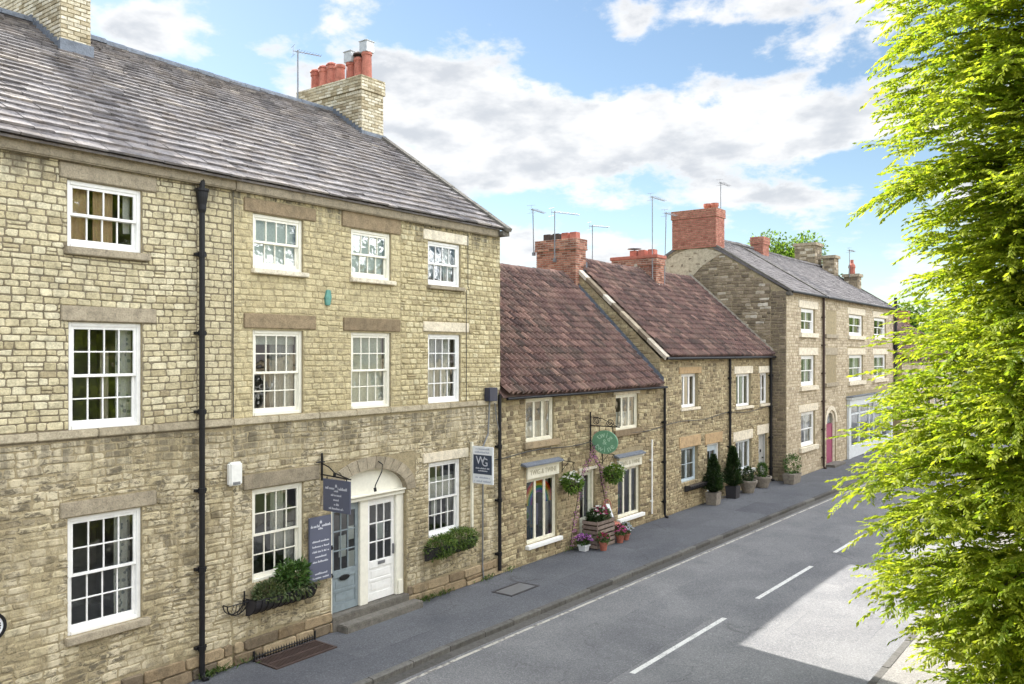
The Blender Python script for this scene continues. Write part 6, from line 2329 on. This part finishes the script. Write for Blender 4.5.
def flower_pot(x, y, r, h, m, label, fl, green, nfl, rad, group='flower pots round the crates', kind='round', fsize=0.05):
    p = empty('flower_pot', (x, y, 0), label, 'flower pot', group)
    b = MB()
    if kind == 'round':
        b.lathe([(r * 0.68, 0.0), (r * 0.93, h * 0.78), (r * 1.06, h * 0.79), (r * 1.08, h), (r * 0.95, h), (r * 0.9, h * 0.85), (0.01, h * 0.85)], (x, y, 0.002), 18, (R(.4, 1), .5, .5))
    else:
        a, c = r * 0.8, r
        vs = [(x - a, y - a, 0), (x + a, y - a, 0), (x + a, y + a, 0), (x - a, y + a, 0), (x - c, y - c, h), (x + c, y - c, h), (x + c, y + c, h), (x - c, y + c, h)]
        b.add(vs, [(0, 3, 2, 1), (0, 1, 5, 4), (1, 2, 6, 5), (2, 3, 7, 6), (3, 0, 4, 7), (4, 5, 6, 7)])
        b.box(x - c - .012, x + c + .012, y - c - .012, y + c + .012, h - 0.05, h, mi=0)
    b.build('pot', M[m], p, bevel=0.004 if kind != 'round' else 0)
    bush(p, 'foliage', (x, y, h + rad * 0.55), (rad * 0.95, rad * 0.95, rad * 0.75), 420, 0.07, green)
    petals(p, (x, y, h + rad * 0.5), (rad, rad, rad * 0.8), nfl, fsize, fl)
    return p


flower_pot(20.25, -0.40, 0.125, 0.18, 'sign_white', 'small square white pot of mauve flowers, leftmost of the pots by the crates', MAUVE, GREEN, 80, 0.22, kind='square')
flower_pot(20.62, -0.82, 0.125, 0.24, 'terracotta', 'terracotta pot of thin dark red flowers in front of the crates', RED + PINK, GREEN, 22, 0.19)
flower_pot(21.74, -0.72, 0.13, 0.24, 'terracotta', 'terracotta pot of magenta flowers just right of the crates', PINK, GREEN, 46, 0.2)
flower_pot(22.18, -0.66, 0.14, 0.2, 'terracotta', 'squat terracotta pot of pale blue-white flowers, right end of the shop display', [(0.55, 0.6, 0.68), (0.66, 0.68, 0.7)], OLIVE, 40, 0.23)
# white card leaning on the crates and a rusty wire ornament behind
cdx = MB()
cdx.add([(21.58, -0.50, 0.72), (21.86, -0.46, 0.66), (21.78, -0.34, 1.09), (21.52, -0.38, 1.13), (21.585, -0.485, 0.725), (21.865, -0.445, 0.665), (21.785, -0.325, 1.095), (21.525, -0.365, 1.135)],
        [(0, 1, 2, 3), (7, 6, 5, 4), (0, 4, 5, 1), (1, 5, 6, 2), (2, 6, 7, 3), (3, 7, 4, 0)])
tag(cdx.build('price_card', M['sign_white']), 'white card standing against the plants at the right of the crates', 'card')
ch = empty('garden_chair', (22.05, -0.30, 0), 'rusty pink round-backed metal garden chair behind the flower pots', 'chair')
b = MB()
for dx, dy in ((-.2, -.18), (.2, -.18), (-.2, .18), (.2, .18)):
    q = MB()
    q.tube([(22.05 + dx * 1.1, -0.30 + dy * 1.1, 0.005), (22.05 + dx, -0.30 + dy, 0.46)], 0.014, 6)
    q.build('leg', M['terracotta'], ch)
b.lathe([(0.02, 0.45), (0.24, 0.455), (0.25, 0.47), (0.24, 0.485), (0.02, 0.48)], (22.05, -0.30, 0), 18, (0.6, .5, .5))
b.build('seat', M['terracotta'], ch)
b = MB()
for rr in (0.26, 0.17, 0.09):
    b.tube([(22.05 + rr * cos(q), -0.09, 0.86 + rr * 1.2 * sin(q)) for q in np.linspace(-0.9, pi + 0.9, 20)], 0.014, 5, (0.5, .5, .5))
b.tube([(21.88, -0.11, 0.47), (21.87, -0.09, 0.66)], 0.012, 5)
b.tube([(22.22, -0.11, 0.47), (22.23, -0.09, 0.66)], 0.012, 5)
b.build('backrest', M['terracotta'], ch)

# ---------------------------------------------------------------- planters at the cottages
def conifer(x, y, h, r, label, planter):
    p = empty('clipped_conifer', (x, y, 0), label, 'potted tree', 'clipped conifers by the cottage doors')
    s = 0.23
    b = MB()
    vs = [(x - s * .85, y - s * .85, 0), (x + s * .85, y - s * .85, 0), (x + s * .85, y + s * .85, 0), (x - s * .85, y + s * .85, 0), (x - s, y - s, .46), (x + s, y - s, .46), (x + s, y + s, .46), (x - s, y + s, .46)]
    b.add(vs, [(0, 3, 2, 1), (0, 1, 5, 4), (1, 2, 6, 5), (2, 3, 7, 6), (3, 0, 4, 7), (4, 5, 6, 7)])
    b.build('planter', M[planter], p, bevel=0.012)
    b = MB()
    b.tube([(x, y, 0.4), (x, y, h * 0.8)], 0.03, 6)
    b.build('trunk', M['bark'], p)
    n = 6500
    t = rng.random(n) ** 1.25
    q = rng.uniform(0, 2 * pi, n)
    prof = r * (np.clip(t * 9, 0, 1)) * (1 - t) ** 0.62 * (1 + 0.13 * np.sin(q * 3 + t * 9))
    rr = prof * rng.uniform(0.35, 1.06, n)
    z = 0.44 + t * (h - 0.44)
    pts = np.stack([x + rr * np.cos(q), y + rr * np.sin(q), z], axis=1)
    dirs = np.stack([np.cos(q), np.sin(q), rng.uniform(0.3, 1.5, n)], axis=1) + rng.normal(0, 0.3, (n, 3))
    V, F, C = leaf_quads(pts, dirs, rng.uniform(0.06, 0.13, n), rng.uniform(0.02, 0.04, n), palette(n, DARKG, 0.3))
    np_mesh('foliage', V, F, C, M['leaf_plant'], p)
    return p


conifer(29.25, -0.40, 1.80, 0.36, 'cone-shaped clipped conifer in a square tub, the nearer one at the pale blue door', 'stone_pot')
conifer(31.05, -0.42, 1.95, 0.37, 'cone-shaped clipped conifer in a grey tub, the farther one by the cottage drainpipe', 'dark_planter')


def stone_pot(x, y, r, h, label, cols, fr, name='stone_planter', tall=None, kind='round'):
    p = empty(name, (x, y, 0), label, 'planter', 'stone planters along the cottage front')
    b = MB()
    if kind == 'round':
        b.lathe([(r * .62, 0), (r * .9, h * .55), (r * 1.0, h * .82), (r * 1.1, h * .84), (r * 1.1, h), (r * .95, h), (r * .9, h * .88), (0.01, h * .88)], (x, y, 0.002), 18)
    else:
        a, c = r * 0.86, r
        vs = [(x - a, y - .2, 0), (x + a, y - .2, 0), (x + a, y + .2, 0), (x - a, y + .2, 0), (x - c, y - .26, h), (x + c, y - .26, h), (x + c, y + .26, h), (x - c, y + .26, h)]
        b.add(vs, [(0, 3, 2, 1), (0, 1, 5, 4), (1, 2, 6, 5), (2, 3, 7, 6), (3, 0, 4, 7), (4, 5, 6, 7)])
    b.build('pot', M['stone_pot'], p)
    bush(p, 'foliage', (x, y, h + fr[2] * 0.6), fr, 900, 0.09, cols)
    return p


stone_pot(32.55, -0.45, 0.34, 0.50, 'wide stone planter with a small dark shrub under the white cottage window', DARKG, (0.26, 0.24, 0.34))
stone_pot(34.2, -0.42, 0.36, 0.46, 'wide stone planter with a small pointed shrub left of the pale grey door', GREEN, (0.24, 0.22, 0.40))
stone_pot(36.05, -1.05, 0.5, 0.42, 'pale rectangular trough of leafy shrubs in the corner by the three storey house', GREEN, (0.5, 0.34, 0.55), name='stone_trough', kind='rect')
wt = trough_basket(27.55, 29.0, 0.86, 0.66, 0.24, 'empty long dark trough under the pale blue cottage window', name='wall_trough')
b = MB()
b.box(27.58, 28.97, -0.26, -0.05, 0.8, 0.845)
b.build('soil', M['soil'], wt)

# ---------------------------------------------------------------- tv aerials
AER = 'tv aerials on the chimneys'


def aerial(base, h, boom_ang, label, lean=0.0, blen=0.9, elements=9, top=0.0, down=None, r=0.022):
    x, y, z = base
    a = empty('tv_aerial', base, label, 'tv aerial', AER)
    b = MB()
    tx_, tz = x + lean, z + h
    b.tube([(x, y, z), (tx_, y, tz)], r, 6)
    b.build('mast', M['grey_metal'], a)
    b = MB()
    dx, dy = cos(boom_ang), sin(boom_ang)
    bz = tz - 0.05 + top
    s = -0.15
    b.tube([(tx_ + dx * s, y + dy * s, bz), (tx_ + dx * blen, y + dy * blen, bz)], 0.014, 5)
    for k in range(elements):
        t = k / (elements - 1)
        px_, py_ = tx_ + dx * blen * t, y + dy * blen * t
        l = 0.17 - 0.06 * t
        b.tube([(px_ - dy * l, py_ + dx * l, bz + 0.02), (px_ + dy * l, py_ - dx * l, bz + 0.02)], 0.006, 4)
    for k in (-1, 1):
        b.tube([(tx_ - dx * .14 - dy * .17, y - dy * .14 + dx * .17, bz + k * .14), (tx_ - dx * .14 + dy * .17, y - dy * .14 - dx * .17, bz + k * .14)], 0.006, 4)
        b.tube([(tx_ - dx * .14, y - dy * .14, bz), (tx_ - dx * .14, y - dy * .14, bz + k * .14)], 0.007, 4)
    b.build('antenna', M['grey_metal'], a)
    if down:
        b = MB()
        b.box(x - 0.05, x + 0.05, y - 0.05, y + 0.05, z, z + 0.12)
        b.build('clamp', M['grey_metal'], a)
    return a


aerial((15.92, 6.72, 13.0), 1.45, -0.35, 'tv aerial beside the row of seven red pots on the cream brick chimney', blen=0.7)
aerial((25.50, 5.05, 9.2), 1.75, 0.15, 'tv aerial on the back corner of the shop chimney, boom pointing right', lean=-0.06, blen=0.95, down=True)
aerial((25.40, 4.05, 8.9), 1.85, -0.35, 'tv aerial rising up the face of the shop chimney in front of its pots', blen=1.1, down=True)
aerial((27.7, 3.85, 9.0), 1.5, -0.5, 'short tv aerial on the cottage ridge between the two brick chimneys', blen=0.7)
aerial((31.2, 3.1, 8.3), 3.75, 0.0, 'tallest thin tv aerial, straight mast on the cottage chimney', blen=1.1, down=True)
aerial((31.98, 2.95, 8.2), 3.3, 0.0, 'leaning tv aerial at the front corner of the cottage chimney', lean=0.18, blen=0.9, down=True)
aerial((37.42, 2.75, 11.6), 2.0, 0.0, 'tv aerial strapped to the big bright red chimney', blen=1.0, down=True)
aerial((54.9, 1.6, 10.3), 1.75, 0.0, 'far tv aerial by the small stone chimney at the end of the tall roofs', blen=1.1)

# ================================================================== THE BIG TREE ON THE RIGHT
TX, TY = 13.6, -12.15
tree = empty('street_tree', (TX, TY, 0), 'large bright yellow-green broadleaf tree with drooping layered sprays of narrow leaves', 'tree')
Dt = 11.5


def crown_r(z):
    zs = [0.2, 1.0, 1.7, 2.3, 2.8, 3.5, 4.3, 5.2, 6.3, 7.3, 8.1, 9.1, 10.4, 11.6, 12.6, 13.2]
    rs = [0.8, 1.8, 2.10, 2.40, 2.70, 2.72, 2.85, 2.55, 2.08, 2.1, 2.45, 2.5, 2.6, 2.3, 1.5, 0.3]
    return float(np.interp(z, zs, rs))


tr = MB()
tr.tube([(TX, TY, -0.05), (TX + .02, TY, 0.6), (TX - .05, TY + .03, 2.5), (TX + .04, TY, 5), (TX - .03, TY + .02, 8), (TX, TY, 10.5), (TX + .03, TY, 12.6)], [0.30, 0.22, 0.19, 0.155, 0.11, 0.06, 0.015], 10)
tr.build('trunk', M['bark'], tree, smooth=True)
br = MB()
LP, LD, LL, LW, LC = [], [], [], [], []


def spray(p0, d0, length, dens=1.0, droop=0.5):
    """one drooping twig with leaves set alternately along it; collects leaves"""
    n = max(5, int(length / 0.026 * dens))
    d = Vector(d0).normalized()
    p = Vector(p0)
    side = d.cross(Vector((0, 0, 1)))
    if side.length < 1e-3:
        side = Vector((1, 0, 0))
    side.normalize()
    step = length / n
    sh = random.gauss(0, 0.25)
    dl = R(0.88, 1.12)
    pts = [p.copy()]
    for i in range(n):
        t = i / n
        d = (d + Vector((0, 0, -droop * step * 1.6))).normalized()
        p = p + d * step
        sg = 1 if i % 2 else -1
        ld = d * R(0.7, 1.1) + side * sg * R(0.35, 0.9) + Vector((R(-.2, .2), R(-.2, .2), R(-0.40, 0.14)))
        LP.append(tuple(p))
        LD.append(tuple(ld))
        l = R(0.075, 0.135) * (1 - 0.25 * t)
        LL.append(l)
        LW.append(l * R(0.34, 0.46))
        g = 0.5 + sh + random.gauss(0, 0.16) + 0.25 * t
        g = min(max(g, 0), 1)
        LC.append(((0.185 + 0.14 * g) * dl, (0.275 + 0.085 * g) * dl, (0.022 + 0.016 * g) * dl))
    return pts


def limb(z0, ang, length, rise, twist=0.0, dens=1.0):
    """a branch from the trunk, arching out and down, with side twigs in one flattish layer"""
    p = Vector((TX, TY, z0))
    d = Vector((cos(ang), sin(ang), rise)).normalized()
    n = 9
    pts, rad = [tuple(p)], [0.030 * length / 2.6 + 0.006]
    for i in range(n):
        t = (i + 1) / n
        d = (d + Vector((R(-.08, .08), R(-.08, .08), -0.06 - 0.045 * t))).normalized()
        p = p + d * (length / n)
        pts.append(tuple(p))
        rad.append((0.030 * length / 2.6) * (1 - t) ** 1.1 + 0.004)
        if t > 0.22:
            sd = d.cross(Vector((0, 0, 1))).normalized()
            for sg in (-1, 1):
                for _ in range(2):
                    tw = (d * R(0.35, 0.9) + sd * sg * R(0.4, 1.0) + Vector((0, 0, R(-0.15, 0.35)))).normalized()
                    spray(p + d * R(-.1, .1), tw, R(0.45, 0.85) * (1.15 - 0.45 * t), dens, R(0.1, 0.55))
            if R(0, 1) < 0.5:
                spray(p, (d + Vector((R(-.4, .4), R(-.4, .4), R(0.2, 0.8)))), R(0.3, 0.55), dens, 0.8)
    spray(p, d, 0.6, dens, 0.4)
    br.tube(pts, rad, 5)


# fuller towards the street and the viewer; the far side needs less
NL = 230
for i in range(NL):
    z = 0.9 + (12.3 - 0.9) * ((i + R(0, 1)) / NL)
    ang = i * 2.399963 + R(-.3, .3)
    r = crown_r(z) * R(0.80, 1.0)
    limb(max(0.6, z - r * 0.10), ang, max(0.4, r * 1.02 - 0.36), R(0.25, 0.5))
# the longer branches that break the outline on the street side
Lf = TH + pi / 2
for (z, rr, a) in ((8.0, 2.50, 0.05), (7.9, 2.15, -0.12), (8.1, 2.2, 0.2), (4.0, 2.80, 0.05), (3.9, 2.55, 0.25), (4.1, 2.5, -0.25), (9.9, 2.05, 0.0), (9.0, 1.95, 0.15), (5.0, 2.3, 0.0), (2.7, 2.35, 0.1), (2.4, 2.25, -0.15), (4.7, 2.5, 0.3), (9.5, 1.9, -.3), (3.4, 2.45, -.1)):
    limb(z, Lf + a, rr, 0.30)
for i in range(120):
    z = R(1.0, 12)
    limb(z, TH + pi + R(-1.2, 0.3), crown_r(z) * R(.75, .98) - 0.34, R(.25, .5))
for i in range(1700):
    z = R(0.9, 11.8)
    a = TH + pi + R(-2.0, 2.0)
    rr = (crown_r(z) - 0.25) * sqrt(R(0.12, 0.85))
    p0 = Vector((TX + cos(a) * rr, TY + sin(a) * rr, z))
    for q in range(2):
        a2 = a + R(-1.3, 1.3)
        spray(p0, Vector((cos(a2), sin(a2), R(-0.1, 0.3))), R(0.35, 0.7), 1.0, R(0.1, 0.6))
br.build('branches', M['bark'], tree)
V, F, C = leaf_quads(np.array(LP), np.array(LD), np.array(LL), np.array(LW), np.array(LC), 0.75)
np_mesh('crown', V, F, C, M['leaf_tree'], tree)
print('tree leaves', len(LP))


# ================================================================== BEYOND THE HOUSES
def far_tree(x, y, h, r, label, cols, n=5000, size=0.5, group=None, trunk=0.35, name='tree', zlow=0.28):
    t = empty(name, (x, y, 0), label, 'tree', group)
    b = MB()
    b.tube([(x, y, -0.1), (x + 0.1, y, h * 0.35), (x, y + 0.1, h * 0.8)], [trunk, trunk * 0.7, 0.05], 8)
    for k in range(7):
        q = k * 2.4
        z = h * R(0.3, 0.6)
        b.tube([(x, y, z), (x + cos(q) * r * .4, y + sin(q) * r * .4, z + r * .35), (x + cos(q) * r * .8, y + sin(q) * r * .8, z + r * 0.6)], [trunk * .4, trunk * .25, 0.03], 5)
    b.build('trunk', M['bark'], t)
    cl = []
    for k in range(26):
        d = Vector((random.gauss(0, 1), random.gauss(0, 1), random.gauss(0, 0.9))).normalized() * (R(0.25, 0.95))
        cl.append((x + d.x * r * .8, y + d.y * r * .8, h * (zlow + 1) / 2 + d.z * h * (1 - zlow) / 2 * .82, r * R(0.24, 0.42)))
    m_ = n // len(cl)
    P_, D_, C_ = [], [], []
    for (cx_, cy2, cz, cr) in cl:
        d = rng.normal(0, 1, (m_, 3))
        d /= np.linalg.norm(d, axis=1, keepdims=True)
        P_.append(np.array([cx_, cy2, cz]) + d * cr * (0.35 + 0.65 * rng.random((m_, 1))) * np.array([1, 1, .8]))
        D_.append(d + rng.normal(0, .6, (m_, 3)))
        C_.append(palette(m_, cols, 0.2) * rng.uniform(0.85, 1.15))
    P_, D_, C_ = np.concatenate(P_), np.concatenate(D_), np.concatenate(C_)
    V, F, C = leaf_quads(P_, D_, size * rng.uniform(.6, 1.3, len(P_)), size * .55 * rng.uniform(.6, 1.3, len(P_)), C_)
    np_mesh('crown', V, F, C, M['leaf_tree'], t)
    return t


LIME = [(0.09, 0.15, 0.025), (0.12, 0.18, 0.03), (0.06, 0.11, 0.02)]
MIDG = [(0.06, 0.11, 0.025), (0.09, 0.14, 0.03), (0.04, 0.08, 0.02)]
far_tree(70, 11.2, 16.6, 6.2, 'bright lime green tree behind the slate roofs of the three storey houses', LIME, 22000, 0.30)
far_tree(112, 11.5, 12.2, 5.0, 'round green tree at the far end of the street beyond the low pantiled cottage', MIDG, 6000, 0.6)
far_tree(104, 2.5, 10.5, 4.6, 'far tree with thin pinkish-green leaves at the end of the street', [(0.12, 0.13, 0.05), (0.16, 0.14, 0.07), (0.08, 0.11, 0.03)], 5000, 0.5)
far_tree(96, -9, 11.5, 5.0, 'far green tree on the right-hand pavement beyond the big tree', MIDG, 6000, 0.55)
# wooded hill that closes the view
hm = MB()
K1, K2 = 40, 10
for j in range(K2 + 1):
    for i in range(K1 + 1):
        u, v = i / K1, j / K2
        xx = 140 + 260 * v
        yy = -160 + 420 * u
        z = -1 + (16 + 6 * sin(u * 7) + 3 * sin(u * 17 + 2)) * (sin(v * pi / 2) ** 1.4)
        hm.v.append((xx, yy, z))
        hm.c.append((.5, .5, .5))
for j in range(K2):
    for i in range(K1):
        a = j * (K1 + 1) + i
        hm.f.append([a, a + 1, a + K1 + 2, a + K1 + 1])
        hm.m.append(0)
tag(hm.build('hill', M['grass_earth'], smooth=True), kind='structure')
P_ = []
n = 26000
u, v = rng.random(n), rng.random(n) ** 0.7
cx_ = 140 + 260 * v
cy2 = -160 + 420 * u
cz = -1 + (16 + 6 * np.sin(u * 7) + 3 * np.sin(u * 17 + 2)) * (np.sin(v * pi / 2) ** 1.4)
# crowns gather the leaves into separate tree shapes
gx, gy = np.round(cx_ / 9), np.round(cy2 / 9)
ccx, ccy = gx * 9 + 3 * np.sin(gy * 7.1), gy * 9 + 3 * np.sin(gx * 5.3)
d = rng.normal(0, 1, (n, 3))
d /= np.linalg.norm(d, axis=1, keepdims=True)
hh = 5.5 + 2.2 * np.sin(gx * 3.7 + gy * 9.1)
pts = np.stack([ccx + d[:, 0] * 4.6, ccy + d[:, 1] * 4.6, cz + hh + d[:, 2] * hh * 0.8], axis=1)
tone = 0.5 + 0.5 * np.sin(gx * 12.9 + gy * 78.2)
cols = np.stack([0.05 + 0.06 * tone, 0.09 + 0.06 * tone, 0.02 + 0.015 * tone], axis=1) * rng.uniform(.8, 1.2, (n, 1))
V, F, C = leaf_quads(pts, d + rng.normal(0, .5, (n, 3)), rng.uniform(1.0, 2.2, n), rng.uniform(.7, 1.4, n), cols)
tag(np_mesh('woodland', V, F, C, M['leaf_tree']), 'far wooded hillside that closes the end of the street', 'woodland', kind='stuff')
